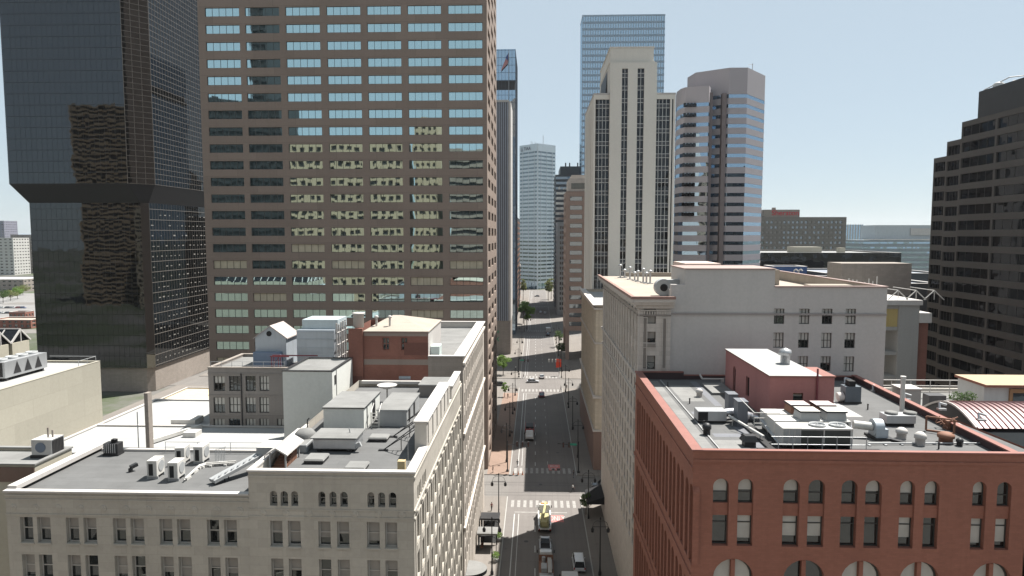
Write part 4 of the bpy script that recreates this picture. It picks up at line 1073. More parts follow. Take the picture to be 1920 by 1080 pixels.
for u in [3.8+3.3*i for i in range(14)]: m.box(EX-.22, EX, EY2-u-.6, EY2-u+.6, 9.6, 37.5)
for u in [1.4+3.6*i for i in range(12)]: m.box(EX+u-.6, EX+u+.6, EY-.22, EY, 9.6, 37.5)
b.part('pilaster', m, ms_equit)
b.win((EX, EY2), -PI/2, lo_[::-1], S_SLOT, .5, False, (0, .4), 60)
b.win((EX, EY), 0, [(u, u+1.5, z, z+2.3) for u in [3.5+3.6*i for i in range(11)] for z in [33.0-4.0*k for k in range(6)]], S_SLOT, .5, False, (0, .4), 60); b.done()
# ================================================================== pale corner building (right) with painted party wall
b = Bldg('corner_hotel', 'pale terracotta corner building with plain grey painted side wall and jutting cornice', 28, 112)
MX, MY, MY2, MX1 = 13.25, 88.0, 134.6, 44.75
BX = 17.4
m = MB()
xs = [aY(px, 600, MY+.25).x for px in (1451, 1498, 1541, 1585)]
wz = [aY(1500, y, MY).z for y in (608, 653, 697)]
fo = [(x-BX, x-BX+1.32, z, z+1.98) for z in wz+[wz[2]-3.05*k for k in range(1, 9)] for x in xs]
facade(m, (BX, MY+.25), 0, MX1-BX, 0, 47.9, fo, .3)
facade(m, (MX1, MY+.25), PI/2, MY2-MY-.25, 0, 47.9, (), .3); facade(m, (MX1, MY2), PI, MX1-MX, 0, 45.8, (), .3)
xA, xB = aY(1285, 505, MY).x, aY(1455, 505, MY).x
m.box(xA, xB, MY+.255, MY+9, 47.0, 50.15)
m.box(BX, xA, MY+.255, MY+1.0, 46.6, 48.2)
b.part('party_wall', m, ms_magn)
cwin = [(aY(1207, 590, MY).x-MX, aY(1230, 590, MY).x-MX, aY(1218, y2, MY).z, aY(1218, y1, MY).z) for y1, y2 in ((579, 607), (622, 649), (667, 693))]
cwin += [(cwin[2][0], cwin[2][1], cwin[2][2]-3.05*k, cwin[2][3]-3.05*k) for k in range(1, 9)]
ycm = [MY2-MY-(2.0+2.95*i)-1.15 for i in range(15)]
lom = [(u, u+1.15, z, z+2.0) for u in ycm for z in [w[2] for w in cwin]]
m = MB()
facade(m, (MX, MY), 0, BX-MX, 0, 45.2, cwin, .35)
facade(m, (MX, MY2), -PI/2, MY2-MY, 0, 45.2, lom, .35)
facade(m, (BX, MY), PI/2, .3, 0, 45.2, (), .1)
b.part('wall', m, ms_magnt)
m = MB()    # cornice: stepped courses jutting out over both fronts
for z, p_, h in ((45.2, .35, .45), (45.65, .75, .35), (46.0, 1.0, .4)):
    m.box(MX-p_, BX+.35, MY-p_, MY, z, z+h); m.box(MX-p_, MX, MY, MY2+.6, z, z+h)
for z, p_, h in ((36.05, .28, .45), (33.2, .15, .3)): m.box(MX-p_, BX+.2, MY-p_, MY, z, z+h); m.box(MX-p_, MX, MY, MY2+.2, z, z+h)
b.part('cornice', m, ms_magnt)
m = MB(); m.box(MX-1.06, BX+.4, MY-1.06, MY-.6, 46.4, 46.75); m.box(MX-1.06, MX-.6, MY-.6, MY2+.65, 46.4, 46.75); b.part('cornice_gutter', m, plain('rusty_gutter', (.25, .155, .13), .7, var=.25))
m = MB()    # dentils, pilaster panels, ornament
for i in range(11): x = MX+.35+.33*i; m.box(x, x+.17, MY-.12, MY, 44.35, 44.75)
for i in range(60): y = MY+.6+.75*i; m.box(MX-.12, MX, y, y+.3, 44.35, 44.75)
m.box(MX+.2, BX-.05, MY-.16, MY-.12+.12, 44.8, 44.95)
for xa in (MX+.55, BX-1.1):
    m.box(xa, xa+.1, MY-.14, MY, 37.3, 43.9); m.box(xa+.5, xa+.6, MY-.14, MY, 37.3, 43.9); m.box(xa, xa+.6, MY-.14, MY, 43.9, 44.0); m.box(xa, xa+.6, MY-.14, MY, 37.2, 37.3)
    m.box(xa-.15, xa+.75, MY-.12, MY, 34.0, 34.1); m.box(xa-.15, xa+.75, MY-.12, MY, 35.5, 35.6); m.box(xa-.15, xa-.05, MY-.12, MY, 34.1, 35.5); m.box(xa+.65, xa+.75, MY-.12, MY, 34.1, 35.5); m.tube((xa+.3, MY, 34.8), (xa+.3, MY-.14, 34.8), .3, 8)
m.box(cwin[0][0]+MX-.1, cwin[0][1]+MX+.1, MY-.1, MY, 40.0, 40.7)
for i in range(15):
    y = MY2-ycm[i]-1.15
    m.box(MX-.2, MX, y-1.15, y-.65, 36.5, 44.3); m.box(MX-.08, MX, y-.2, y+1.35, 40.2, 40.8)
for u in ycm:
    for w in cwin[2:]: y = MY2-u-1.15; m.box(MX-.1, MX, y-.12, y+1.27, w[2]-.18, w[2]-.03)
b.part('ornament', m, ms_magnt)
m = MB(); zr3 = 46.42
m.quad((MX-1, MY-1, zr3), (BX, MY-1, zr3), (BX, MY2+.5, zr3), (MX-1, MY2+.5, zr3)); m.quad((BX, MY+1, zr3), (MX1, MY+1, zr3), (MX1, MY2+.5, zr3), (BX, MY2+.5, zr3)); b.part('roof', m, ms_roofcream)
m = MB()
m.box(xA-.1, xB+.1, MY+.1, MY+9.1, 50.15, 50.3); m.box(xB+.02, MX1+.1, MY+.1, MY+.8, 47.9, 48.05); m.box(MX1-.5, MX1+.12, MY+.8, MY2, 47.9, 48.05)
b.part('coping', m, plain('rust_brown_coping', (.30, .22, .20), .7))
m = MB(); m.box(xB, MX1, MY+.26, MY+.75, 46.4, 47.89); m.box(MX1-.45, MX1-.005, MY+.75, MY2, 46.4, 47.89); m.box(BX, MX1, MY2-.6, MY2-.01, 45.8, 47.2); m.box(30, 39.5, 112, 124, 46.43, 48.9); m.box(38.2, 44, 96, 98.5, 46.43, 47.6); b.part('parapet', m, ms_roofcream)
m = MB(); m.box(aY(1285, 493, 105).x, aY(1352, 493, 105).x, 105, 114, 46.43, aY(1300, 494, 105).z); b.part('penthouse', m, plain('pinkish_render', (.50, .40, .36), .85))
b.win((MX, MY), 0, cwin, S_MAGC, .35, True, (1.0, .5))
b.win((BX, MY+.25), 0, fo, S_MAG, .3, True, (.45, .5, 1, 1), 60)
b.win((MX, MY2), -PI/2, lom, S_SLOT, .35, False, (0, .4)); b.done()
m = MB()
for x in [xB-.02]: pass
m.box(BX, MX1, MY+.10, MY+.25, 44.3, 44.55); b.part('string_course', m, stone('grimy_course', (.28, .255, .245), .1, .3))
ms_dark_panel = stone('dark_panel_stone', (.24, .215, .195), .15, .3)  # darker tone that sets the carved panels off from the pale ornament
for xa in (MX+.55, BX-1.1):
    m = MB(); m.box(xa+.14, xa+.46, MY-.03, MY-.002, 37.4, 43.8); m.box(xa-.02, xa+.62, MY-.03, MY-.002, 34.15, 35.45); b.part('carved_panel', m, ms_dark_panel)
m = MB(); m.box(cwin[0][0]+MX, cwin[0][1]+MX, MY-.13, MY-.101, 40.1, 40.6); b.part('carved_panel', m, ms_dark_panel)
m = MB(); m.box(MX+.1, BX, MY-.09, MY-.002, 44.12, 44.33); m.box(MX-.09, MX-.002, MY, MY2, 44.12, 44.33); m.box(MX-.2, BX, MY-.2, MY-.002, 35.85, 36.04); b.part('painted_soffit_shade', m, ms_dark_panel)  # strips below the cornice and string course, shade put into their dark colour
# roof gear there
def pos_(px, py, Z): return aZ(px, py, Z)
g = thing('duct_fan', 'big grey round drum fan with a dark mouth on the pale hotel roof', 'fan', (17.5, 92, zr3))
m = MB(); c0 = aY(1243, 520, 92); m.tube((c0.x, 91.2, zr3+1.15), (c0.x, 92.6, zr3+1.15), 1.15, 20); m.box(c0.x, c0.x+2.2, 91.3, 92.5, zr3+1.0, zr3+2.2); m.build('drum', ms_metalg, g)
m = MB(); m.tube((c0.x, 91.19, zr3+1.15), (c0.x, 91.15, zr3+1.15), .5, 16); m.build('mouth', ms_black, g)
m = MB(); m.box(c0.x+.6, c0.x+2.2, 90.0, 91.2, zr3+.01, zr3+1.0, 0); m.build('white_box', ms_white, g)
vp = [(1163, 521, 2.2), (1171, 521, 1.3), (1181, 524, 2.0), (1190, 526, 1.2), (1196, 528, 1.6), (1206, 530, 2.1), (1212, 531, 1.5), (1219, 532, 1.9)]
lb = ['farthest', 'second farthest', 'third farthest', 'fourth farthest', 'fifth farthest', 'sixth farthest', 'second nearest', 'nearest']
for (px, py, h), l in zip(vp, lb):
    p = pos_(px, py, zr3)
    single('vent_pipe', MB().tube((p.x, p.y, zr3), (p.x, p.y, zr3+h), .16, 8).lathe((p.x, p.y, zr3+h), [(.16, 0), (.34, .05), (.34, .28), (.1, .4)], 8).box(p.x-.5, p.x+.5, p.y-.3, p.y+.3, zr3+.002, zr3+.14), ms_metal,
           f'capped vent pipe on the cream hotel roof, {l} of the row of eight', 'vent', 'vent pipes on the cream hotel roof')
for px, lab in ((1488, 'white curved vent on the right half of the pale hotel roof, left one'), (1497, 'white curved vent on the right half of the pale hotel roof, right one')):
    p = pos_(px, 527, zr3); single('vent_pipe', MB().path([(p.x, p.y, zr3), (p.x, p.y, zr3+1.8), (p.x+.3, p.y-.2, zr3+2.1), (p.x+.5, p.y-.4, zr3+1.8)], .12, 6), ms_white, lab, 'vent', 'curved vents')
# ================================================================== red sandstone building
b = Bldg('sandstone_building', 'red sandstone office building with paired round-arched windows and flat equipment roof', 28, 72)
RX, RY, RY2, RXE = 13.0, 55.5, 88.0-.05, 43.0
rx = lambda px, y=920: aY(px, y, RY).x-RX
pairs = [(1337, 1367, 1384, 1413), (1469, 1500, 1516, 1547), (1578, 1608, 1623, 1654), (1688, 1716, 1734, 1762), (1824, 1850, 1870, 1897)]
zt, zs_ = aY(1400, 898, RY).z, aY(1400, 945, RY).z
zt2, zs2 = aY(1400, 968, RY).z, aY(1400, 1024, RY).z
foA = [(rx(p[i]), rx(p[i+1]), zs_, zt, 1.0) for p in pairs for i in (0, 2)]
foR = [(rx(p[i]), rx(p[i+1]), zs2, zt2) for p in pairs for i in (0, 2)]
foB = [(rx(p[0], 1060), rx(p[3], 1060), 22.6, aY(1400, 1048, RY).z, 1.0) for p in pairs]
foC = [(rx(p[i], 1060), rx(p[i+1], 1060), z, z+2.6) for p in pairs for i in (0, 2) for z in (18.6, 14.6, 10.6, 6.0)]
yl = []
for k in range(9): yl += [1.7+3.52*k, 3.35+3.52*k]
loT = [(u, u+1.2, 27.2, 33.9, 1.0) for u in yl]; loM = [(u, u+1.2, 18.6, 25.2, 1.0) for u in yl]; loL = [(u, u+1.2, 10, 16.8, 1.0) for u in yl]+[(u, u+1.2, 2, 8) for u in yl]
m = MB()
foCol = [(a[0], a[1], zs2, zt, 1.0) for a in foA]
xg = aZ(1622, 709, 36.9).x
facade(m, (RX, RY), 0, RXE-RX, 0, 36.85, foCol+foB+foC, .5)
facade(m, (RX, RY2), -PI/2, RY2-RY, 0, 36.85, loT+loM+loL, .55)
dl = math.hypot(RXE-xg, RY2-RY); facade(m, (RXE, RY), math.atan2(RY2-RY, xg-RXE), dl, 0, 36.1, (), .3); facade(m, (xg, RY2), PI, xg-RX, 0, 36.4, (), .3)
for a in foA: m.box(RX+a[0]+.004, RX+a[1]-.004, RY+.2, RY+.52, zt2, zs_)
for p in pairs: xm_ = RX+(rx(p[0], 1060)+rx(p[3], 1060))/2; m.box(xm_-.17, xm_+.17, RY+.1, RY+.52, 22.6, aY(1400, 1048, RY).z-.1)
for z in (26.0, 17.6, 9.0): m.box(RX-.12, RX, RY-.1, RY2, z, z+.35); m.box(RX, RXE, RY-.1, RY, z-4.0 if z > 20 else z, z-3.7 if z > 20 else z+.3)
m.box(RX-.1, RX, RY-.08, RY2, 35.2, 35.45); m.box(RX, RXE, RY-.08, RY, 35.9, 36.15)
b.part('wall', m, ms_red)
b.win((RX, RY), 0, foA, S_REDA, .5, True, (0, .5, 0, .6)); b.win((RX, RY), 0, foR, S_RED, .5, True, (0, .7, .85, 0, .8, 0))
b.win((RX, RY), 0, foB, S_REDB, .5, True, (0, .5, 0, .9)); b.win((RX, RY2), -PI/2, loT+loM, (ms_red, mg_black, None, 0, (.47, .5, .53), .1), .55, False)
b.win((RX, RY2), -PI/2, loL, S_RED, .55, False); b.win((RX, RY), 0, foC, S_RED, .5, False, (0, .8)); b.done()
zrr = 35.95
m = MB(); m.quad((RX+.3, RY+.3, zrr), (RXE-.1, RY+.3, zrr), (xg-.1, RY2-.3, zrr), (RX+.3, RY2-.3, zrr)); b.part('roof', m, ms_roof)
for (xa, xb, ya, yb_, mt) in ((14.6, 15.6, 56.6, 86.6, ms_roofl), (16.6, 20.5, 62.5, 63.6, ms_roofd), (19.2, 20.2, 57.0, 66.0, ms_roofd), (16.4, 20.8, 70.5, 71.4, ms_roofd), (19.6, 20.4, 74, 86.5, ms_roofd), (30.5, 36.0, 57.2, 58.1, ms_roofd), (29, 34.5, 66, 67, ms_roofd), (16.2, 18.8, 57.5, 61.5, ms_roofl), (30.6, 33.6, 70, 86, ms_roofw), (16.5, 19, 76, 84, ms_roofl)):
    m = MB(); m.quad((xa, ya, zrr+.006), (xb, ya, zrr+.006), (xb, yb_, zrr+.006), (xa, yb_, zrr+.006)); b.part('roof_patch', m, mt)
m = MB(); m.box(15.95, 16.08, 56.5, 87, zrr+.008, zrr+.1); b.part('roof_seam', m, ms_roofw)
xs2 = aZ(1297, 712, 36.9).x
m = MB(); ch = .14
m.box(RX-.12, RX+.75, RY-.12, RY2+.05, 36.85, 36.98); m.box(RX+.75, RXE, RY-.12, RY+.35, 36.85, 36.96)
m.box(RX+.75, xs2, RY2-.4, RY2+.06, 36.85, 36.98); m.box(xs2, xg, RY2-.35, RY2+.05, 36.45, 36.56)
b.part('coping', m, ms_redtrim)
m = MB(); m.box(RX+.01, RX+.7, RY+.01, RY2-.01, zrr, 36.84); m.box(RX+.7, RXE-.3, RY+.01, RY+.3, zrr, 36.84); m.box(RX+.7, xs2, RY2-.36, RY2-.06, zrr, 36.84); m.box(xs2, xg, RY2-.32, RY2-.06, zrr, 36.44); b.part('parapet', m, plain('maroon_painted_shade', (.05, .032, .034), .8))  # inner faces coloured near black for the shade that lies on them
# diagonal right hand parapet of the roof (the building tapers towards the back)
xr0 = aZ(1905, 848, 36.9)
m = MB()
a = Vector((xg, RY2-.2, 36.4)); c = Vector((39.55, RY+.32, 36.4))
m.bar((xg, RY2-.2, 36.1), (c.x, c.y, 36.1), .4, 1.0); b.part('side_parapet', m, MATS['maroon_painted_shade'])
m = MB(); m.bar((xg, RY2-.2, 36.66), (c.x, c.y, 36.66), .62, .12); b.part('coping', m, ms_redtrim)
# pink penthouse
pf = aZ(1442, 790, zrr); py0 = pf.y; px0 = pf.x
px1 = aZ(1560, 790, zrr).x; pxm = aZ(1537, 790, zrr).x
pzt = aY(1442, 707, py0).z
yb = 84.0
m = MB()
facade(m, (px0, py0), 0, px1-px0, zrr, pzt, [(aY(1487, 740, py0).x-px0, aY(1506, 740, py0).x-px0, zrr+1.0, zrr+2.9)], .2)
facade(m, (px1, py0), PI/2, 4.5, zrr, pzt, (), .2)
facade(m, (px0, yb), -PI/2, yb-py0, zrr, pzt, [(3.2, 4.3, zrr+.05, zrr+3.2, 1.0), (8.2, 9.4, zrr+.8, zrr+3.0)], .25)
facade(m, (pxm, py0+4.5), PI/2, yb-py0-4.5, zrr, pzt, (), .2); facade(m, (pxm, yb), PI, pxm-px0, zrr, pzt, (), .2); facade(m, (px1, py0+4.5), PI, px1-pxm, zrr, pzt, (), .2)
pen = b.part('penthouse', m, ms_pink)
m = MB(); m.box(px0-.12, pxm, py0-.12, yb+.1, pzt, pzt+.16, 1, 0); m.box(pxm, px1+.1, py0-.12, py0+4.6, pzt, pzt+.16, 1); b.part('roof_slab', m, [ms_roofw, ms_redtrim], pen)
m = MB(); m.quad((aY(1487, 740, py0).x, py0+.19, zrr+1), (aY(1506, 740, py0).x, py0+.19, zrr+1), (aY(1506, 740, py0).x, py0+.19, zrr+2.9), (aY(1487, 740, py0).x, py0+.19, zrr+2.9)); m.quad((px0+.24, yb-8.2, zrr+.8), (px0+.24, yb-9.4, zrr+.8), (px0+.24, yb-9.4, zrr+3), (px0+.24, yb-8.2, zrr+3)); m.quad((px0+.24, yb-3.2, zrr+.1), (px0+.24, yb-4.3, zrr+.1), (px0+.24, yb-4.3, zrr+3.2), (px0+.24, yb-3.2, zrr+3.2)); b.part('window', m, mg_dark, pen)
m = MB(); xd = aY(1531, 740, py0).x; m.tube((xd, py0-.1, zrr), (xd, py0-.1, pzt+.9), .1, 8); b.part('downpipe', m, ms_redrail, pen)
m = MB(); m.lathe((pxm-1.3, py0+6.5, pzt+.16), [(.5, 0), (.5, .9), (.75, .95), (.6, 1.5), (.1, 1.7)], 12); b.part('roof_vent', m, ms_metal, pen)
# ================================================================== equipment on the red building's roof
pr = lambda px, py: aZ(px, py, zrr)
ux0, ux1, uy0 = 21.4, 27.4, 58.75
rows_u = [('large pale twin-fan cooling unit nearest the front edge of the red building roof', 58.75, 0), ('pale cooling unit with two raised grey fan stacks, middle of the row of three', 61.15, 1), ('pale cooling unit with two raised rusty fan stacks, farthest back by the pink penthouse', 63.45, 2)]
for lab, y0, kind in rows_u:
    x0, x1, zt_u = ux0+.1*kind, ux1+(.9 if kind else 0), zrr+1.95
    g = thing('cooling_unit', lab, 'cooling unit', ((x0+x1)/2, y0+1, zrr), 'pale cooling units on the red building roof')
    xs = x0+1.6
    m = MB(); m.box(x0, xs, y0, y0+1.95, zrr+.4, zt_u); m.build('control_cabinet', ms_unit, g, .03)
    for k in range(3): m = MB(); m.box(x0+.1+.5*k, x0+.52+.5*k, y0-.02, y0-.001, zrr+.5, zt_u-.1); m.build('cabinet_door', ms_metalg, g)
    m = MB(); m.box(xs+.01, x1, y0, y0+1.95, zt_u-.16, zt_u-.02); m.box(x1-.2, x1, y0, y0+1.95, zrr+.4, zt_u-.161); m.box(xs+1.9, xs+2.0, y0-.01, y0+.1, zrr+.4, zt_u-.161); m.build('casing', ms_unit, g)
    m = MB(); m.box(xs+.02, x1-.21, y0+.05, y0+1.9, zrr+.4, zt_u-.17)
    for k in range(14): m.box(xs+.02, x1-.21, y0+.02, y0+.05, zrr+.42+.095*k, zrr+.46+.095*k)
    m.build('coil', plain('dark_coil', (.085, .09, .085), .6, .3), g)
    for cx in (24.75, 27.1 if kind else 26.5):
        if kind == 0:
            m = MB(); m.lathe((cx, y0+1.0, zt_u-.018), [(.72, 0), (.74, .16), (.64, .16), (.6, .01)], 20)
            for k in range(5): m.tube((cx, y0+1.0, zt_u+.08), (cx+.62*math.cos(k*1.257), y0+1.0+.62*math.sin(k*1.257), zt_u+.08), .025, 4)
            m.build('fan_ring', ms_metalg, g)
            m = MB(); m.tube((cx, y0+1.0, zt_u-.015), (cx, y0+1.0, zt_u-.012), .58, 16); m.build('fan_well', ms_black, g)
        else:
            q4 = [(cx-.9, y0+.12), (cx+.9, y0+.12), (cx+.9, y0+1.85), (cx-.9, y0+1.85)]
            m = MB(); m.prism(q4, zt_u-.018, zt_u+.72, 0, 0, .1); m.build('fan_stack', ms_metalg if kind == 1 else ms_rust, g)
            m = MB(); m.prism([(cx-.95, y0+.08), (cx+.95, y0+.08), (cx+.95, y0+1.9), (cx-.95, y0+1.9)], zt_u+.722, zt_u+.85, 0, 1, .05); m.build('stack_cap', [ms_metald, ms_unit if kind == 1 else plain('pinkish_cap', (.42, .34, .33), .7)], g)
    for x in (x0+.2, (x0+x1)/2, x1-.3): m = MB(); m.box(x, x+.15, y0+.1, y0+1.85, zrr+.004, zrr+.4); m.build('support', ms_metald, g)
m = MB()
for k in range(7):
    x = ux0-.6+k*(ux1-ux0+1.4)/6; m.tube((x, uy0-.75, zrr+.3), (x, uy0-.75, zrr+1.45), .035, 5)
for z in (.75, 1.42): m.tube((ux0-1.2, uy0-.75, zrr+z), (ux1+.8, uy0-.75, zrr+z), .035, 5)
single('guard_rail', m, ms_metal, 'pale pipe guard rail along the platform in front of the cooling units', 'railing')
single('platform', MB().box(ux0-2.2, ux1+2.2, uy0-.95, uy0-.05, zrr+.05, zrr+.22).box(ux0-1.2, ux0-.2, uy0, uy0+7.2, zrr+.05, zrr+.2), ms_black, 'dark steel grating platform around the cooling units', 'platform')
m = MB(); a, c = pr(1435, 812), pr(1482, 842)
for k in range(5): d = .22*k; m.tube((a.x-d*.5+.2, a.y+d, zrr+1.1), (c.x-.5-d*.5, c.y+d*.3-.2, zrr+.35), .09, 6)
single('pipe_run', m, ms_metal, 'bundle of silver pipes sloping down beside the cooling units', 'pipes')
m = MB()
a, c = pr(1367, 795), pr(1432, 830)
m.tube((a.x, a.y, zrr+.8), (c.x, c.y, zrr+.55), .13, 8)
for t in (.1, .9): v = a.lerp(c, t); m.bar((v.x, v.y, zrr+.003), (v.x, v.y, zrr+.75-.25*t), .08, .08)
single('roof_pipe', m, ms_unit, 'single thick pale pipe on stands running diagonally over the roof', 'pipe')
g = thing('air_handler', 'low pale air handler with a dark grille and bent silver ducts left of the penthouse', 'air handler', tuple(pr(1345, 792)))
a, c = pr(1308, 794), pr(1362, 794)
m = MB(); m.box(a.x, c.x, a.y, a.y+1.6, zrr+.25, zrr+1.25); m.build('casing', ms_metal, g, .03)
m = MB(); m.box(a.x+.05, a.x+1.0, a.y-.03, a.y-.001, zrr+.3, zrr+1.15); m.build('grille', ms_black, g)
m = MB(); m.box(a.x, c.x, a.y+.1, a.y+1.5, zrr+.003, zrr+.25); m.build('stand', ms_metald, g)
m = MB(); m.path([(c.x, a.y+.8, zrr+.9), (c.x+1.2, a.y+.8, zrr+1.0), (c.x+2.4, a.y+.9, zrr+.55), (c.x+3.2, a.y+1.2, zrr+.3)], .42, 10)
m.path([(c.x, a.y+1.3, zrr+.7), (c.x+1.3, a.y+2.0, zrr+.75), (c.x+2.4, a.y+2.2, zrr+.4)], .3, 10); m.build('duct', plain('silver_duct', (.5, .51, .54), .3, .75), g)
a = pr(1388, 802); 
single('plant_cabinet', MB().box(a.x-.2, a.x+.75, a.y+.2, a.y+1.7, zrr+.003, zrr+2.45).box(a.x-.25, a.x+.8, a.y+.15, a.y+1.75, zrr+2.452, zrr+2.53), plain('slate_cabinet', (.15, .16, .18), .5, .2), 'tall dark grey plant cabinet nearer the front, left of the pink penthouse', 'cabinet', 'grey plant cabinets')
a = pr(1372, 775)
single('plant_cabinet', MB().box(a.x-.3, a.x+.65, a.y+.2, a.y+1.6, zrr+.003, zrr+1.9).box(a.x-.35, a.x+.7, a.y+.15, a.y+1.65, zrr+1.902, zrr+1.98), MATS['slate_cabinet'], 'shorter grey plant cabinet behind the tall one, left of the pink penthouse', 'cabinet', 'grey plant cabinets')
m = MB(); a = pr(1412, 812)
for x in (0, 1.3, 2.4):
    m.tube((a.x+x, a.y-.2, zrr), (a.x+x, a.y-.2, zrr+2.0), .04, 5)
for z in (1.0, 1.5, 2.0): m.tube((a.x, a.y-.2, zrr+z), (a.x+2.4, a.y-.2, zrr+z), .04, 5)
m.tube((a.x, a.y-.2, zrr+2.0), (a.x-.8, a.y+1.6, zrr+2.9), .04, 5)
single('access_stair', m, ms_unit, 'small pale pipe stair rail between the tall cabinet and the cooling units', 'stair rail')
def hood(px, py, lab, r, h, mat, grp=None, nm='vent_hood'):
    a = pr(px, py)
    return single(nm, MB().lathe((a.x, a.y, zrr), [(r*.8, 0), (r*.8, h*.5), (r, h*.52), (r, h*.8), (r*.5, h), (.02, h*1.02)], 14), mat, lab, 'vent', grp)
hood(1325, 815, 'dark round roof vent standing below the long air handler', .42, 1.1, ms_metald)
a = pr(1404, 836); single('vent_hood', MB().box(a.x-.5, a.x+.5, a.y-.4, a.y+.4, zrr+.003, zrr+.5).prism([(a.x-.7, a.y-.6), (a.x+.7, a.y-.6), (a.x+.7, a.y+.6), (a.x-.7, a.y+.6)], zrr+.5, zrr+1.0, 0, 0, .35), ms_metald, 'square dark vent hood near the front edge under the sloping pale pipe', 'vent')
hood(1311, 744, 'small white mushroom vent alone on the left part of the red building roof', .4, .95, ms_white)
hood(1690, 822, 'white mushroom vent left of two on the right part of the red building roof', .5, 1.0, ms_white, 'white mushroom vents')
hood(1725, 834, 'white mushroom vent nearer the front edge on the right part of the red building roof', .5, 1.15, ms_white, 'white mushroom vents')
hood(1773, 830, 'wide brownish vent pot beside the slanted right parapet', .7, .95, ms_rust)
hood(1799, 836, 'small dark vent stub between the brownish pot and the slanted parapet', .3, .7, ms_metald)
a = pr(1345, 838)
g = thing('blower_fan', 'grey centrifugal blower with a fat silver duct right of the cooling units', 'blower', tuple(pr(1645, 820)))
a = pr(1645, 822)
m = MB(); m.tube((a.x-.4, a.y+.2, zrr+1.0), (a.x+.4, a.y+.2, zrr+1.0), .78, 18); m.box(a.x-.35, a.x+.7, a.y-.55, a.y+1.0, zrr+.2, zrr+1.0); m.build('housing', ms_bluemetal, g)
m = MB(); m.tube((a.x-2.0, a.y+.5, zrr+1.15), (a.x-.4, a.y+.2, zrr+1.05), .38, 14); m.build('duct', ms_unit, g)
m = MB(); m.box(a.x-.6, a.x+1.1, a.y-.8, a.y+1.3, zrr+.003, zrr+.2); m.bar((a.x+.9, a.y-.8, zrr+.2), (a.x+1.7, a.y-1.5, zrr+.1), .5, .1); m.build('base', ms_metald, g)
g = thing('air_handler', 'long low grey duct box with pale lids behind the blower', 'air handler', tuple(pr(1690, 790)))
a, c = pr(1662, 800), pr(1716, 800)
m = MB(); m.box(a.x, c.x, a.y, a.y+1.5, zrr+.3, zrr+1.1); m.build('casing', ms_metal, g, .03)
m = MB(); m.lathe(((a.x+c.x)/2-.6, a.y+.75, zrr+1.1), [(.6, 0), (.6, .2), (.2, .22)], 14); m.lathe(((a.x+c.x)/2+1.2, a.y+.75, zrr+1.1), [(.6, 0), (.6, .2), (.2, .22)], 14); m.build('lid', ms_roofl, g)
m = MB(); m.box(a.x+.1, c.x-.1, a.y+.1, a.y+1.4, zrr+.003, zrr+.3); m.build('stand', ms_black, g)
a = pr(1690, 788); single('exhaust_stack', MB().tube((a.x, a.y, zrr), (a.x, a.y, zrr+4.3), .22, 10).tube((a.x, a.y, zrr+4.3), (a.x, a.y, zrr+4.5), .27, 10), ms_unit, 'tall slim pale exhaust stack rising behind the blower', 'exhaust stack')
a = pr(1590, 757)
g = thing('cooling_unit', 'dark blue grey cooling unit with a black top box right of the pink penthouse', 'cooling unit', tuple(a))
m = MB(); m.box(a.x-.3, a.x+1.4, a.y, a.y+1.3, zrr+.2, zrr+1.9); m.build('casing', plain('slate_casing', (.11, .13, .15), .5, .2), g)
m = MB(); m.box(a.x+.1, a.x+.8, a.y+.1, a.y+1.1, zrr+1.902, zrr+2.5); m.build('top_box', ms_black, g)
m = MB(); m.tube((a.x-.9, a.y+.6, zrr+.6), (a.x-.3, a.y+.6, zrr+.7), .5, 14); m.build('drum', ms_white, g)
m = MB(); m.box(a.x-.5, a.x+1.5, a.y, a.y+1.3, zrr+.003, zrr+.2); m.build('stand', ms_metald, g)
# frame sculpture-like steel frame, roof patches
a = pr(1748, 808)
m = MB(); y = a.y
q = [(a.x-.6, y, zrr+.1), (a.x+1.3, y-1.2, zrr+.1), (a.x+1.3, y-1.2, zrr+1.4), (a.x-.6, y, zrr+1.4)]
for i in range(4): m.bar(q[i], q[(i+1) % 4], .14, .14)
single('steel_gantry', m, ms_rust, 'empty rusty rectangular steel gantry standing on the right part of the roof', 'gantry')
m = MB(); a, c = pr(1797, 800), pr(1850, 835); m.bar((a.x, a.y, zrr+.3), (c.x, c.y, zrr+.3), .12, .12)
for t in (.05, .5, .95): v = a.lerp(c, t); m.box(v.x-.1, v.x+.1, v.y-.1, v.y+.1, zrr+.003, zrr+.25)
single('gas_pipe', m, ms_white, 'thin white pipe on blocks running along the slanted right parapet', 'pipe')
m = MB(); a, c = pr(1640, 842), pr(1855, 838)
m.tube((a.x, a.y+1.2, zrr+.15), (c.x, c.y+.6, zrr+.15), .07, 6)
for k in range(8): v = a.lerp(c, k/7); m.box(v.x-.1, v.x+.1, v.y+.8, v.y+1.2, zrr+.003, zrr+.09)
single('gas_pipe', m, ms_metalg, 'thin grey pipe running parallel to the front edge on the right part of the roof', 'pipe')
m = MB()
for i in range(7):
    x = xg+.0+1.45*i; y = RY2-2.2-4.2*i
    if y > 66: m.path([(x-2.0, y, zrr+.1), (x-1.9, y+.3, zrr+.7), (x-1.2, y+.2, zrr+.5)], .13, 6); m.box(x-2.2, x-1.4, y-.25, y+.25, zrr+.003, zrr+.2)
single('pipe_run', m, ms_metal, 'row of crooked silver pipes along the upper part of the slanted right parapet', 'pipes')
for (px, py, w, d, lab) in ((1345, 731, 2.6, 5.5, 'raised grey flat hatch on the left part of the red building roof, nearer the front'), (1372, 712, 2.2, 1.0, 'narrow grey curb with a bent pipe against the rear parapet')):
    a = pr(px, py); single('roof_hatch', MB().box(a.x-w/2, a.x+w/2, a.y-d/2, a.y+d/2, zrr+.003, zrr+.28), ms_roofl, lab, 'roof hatch')
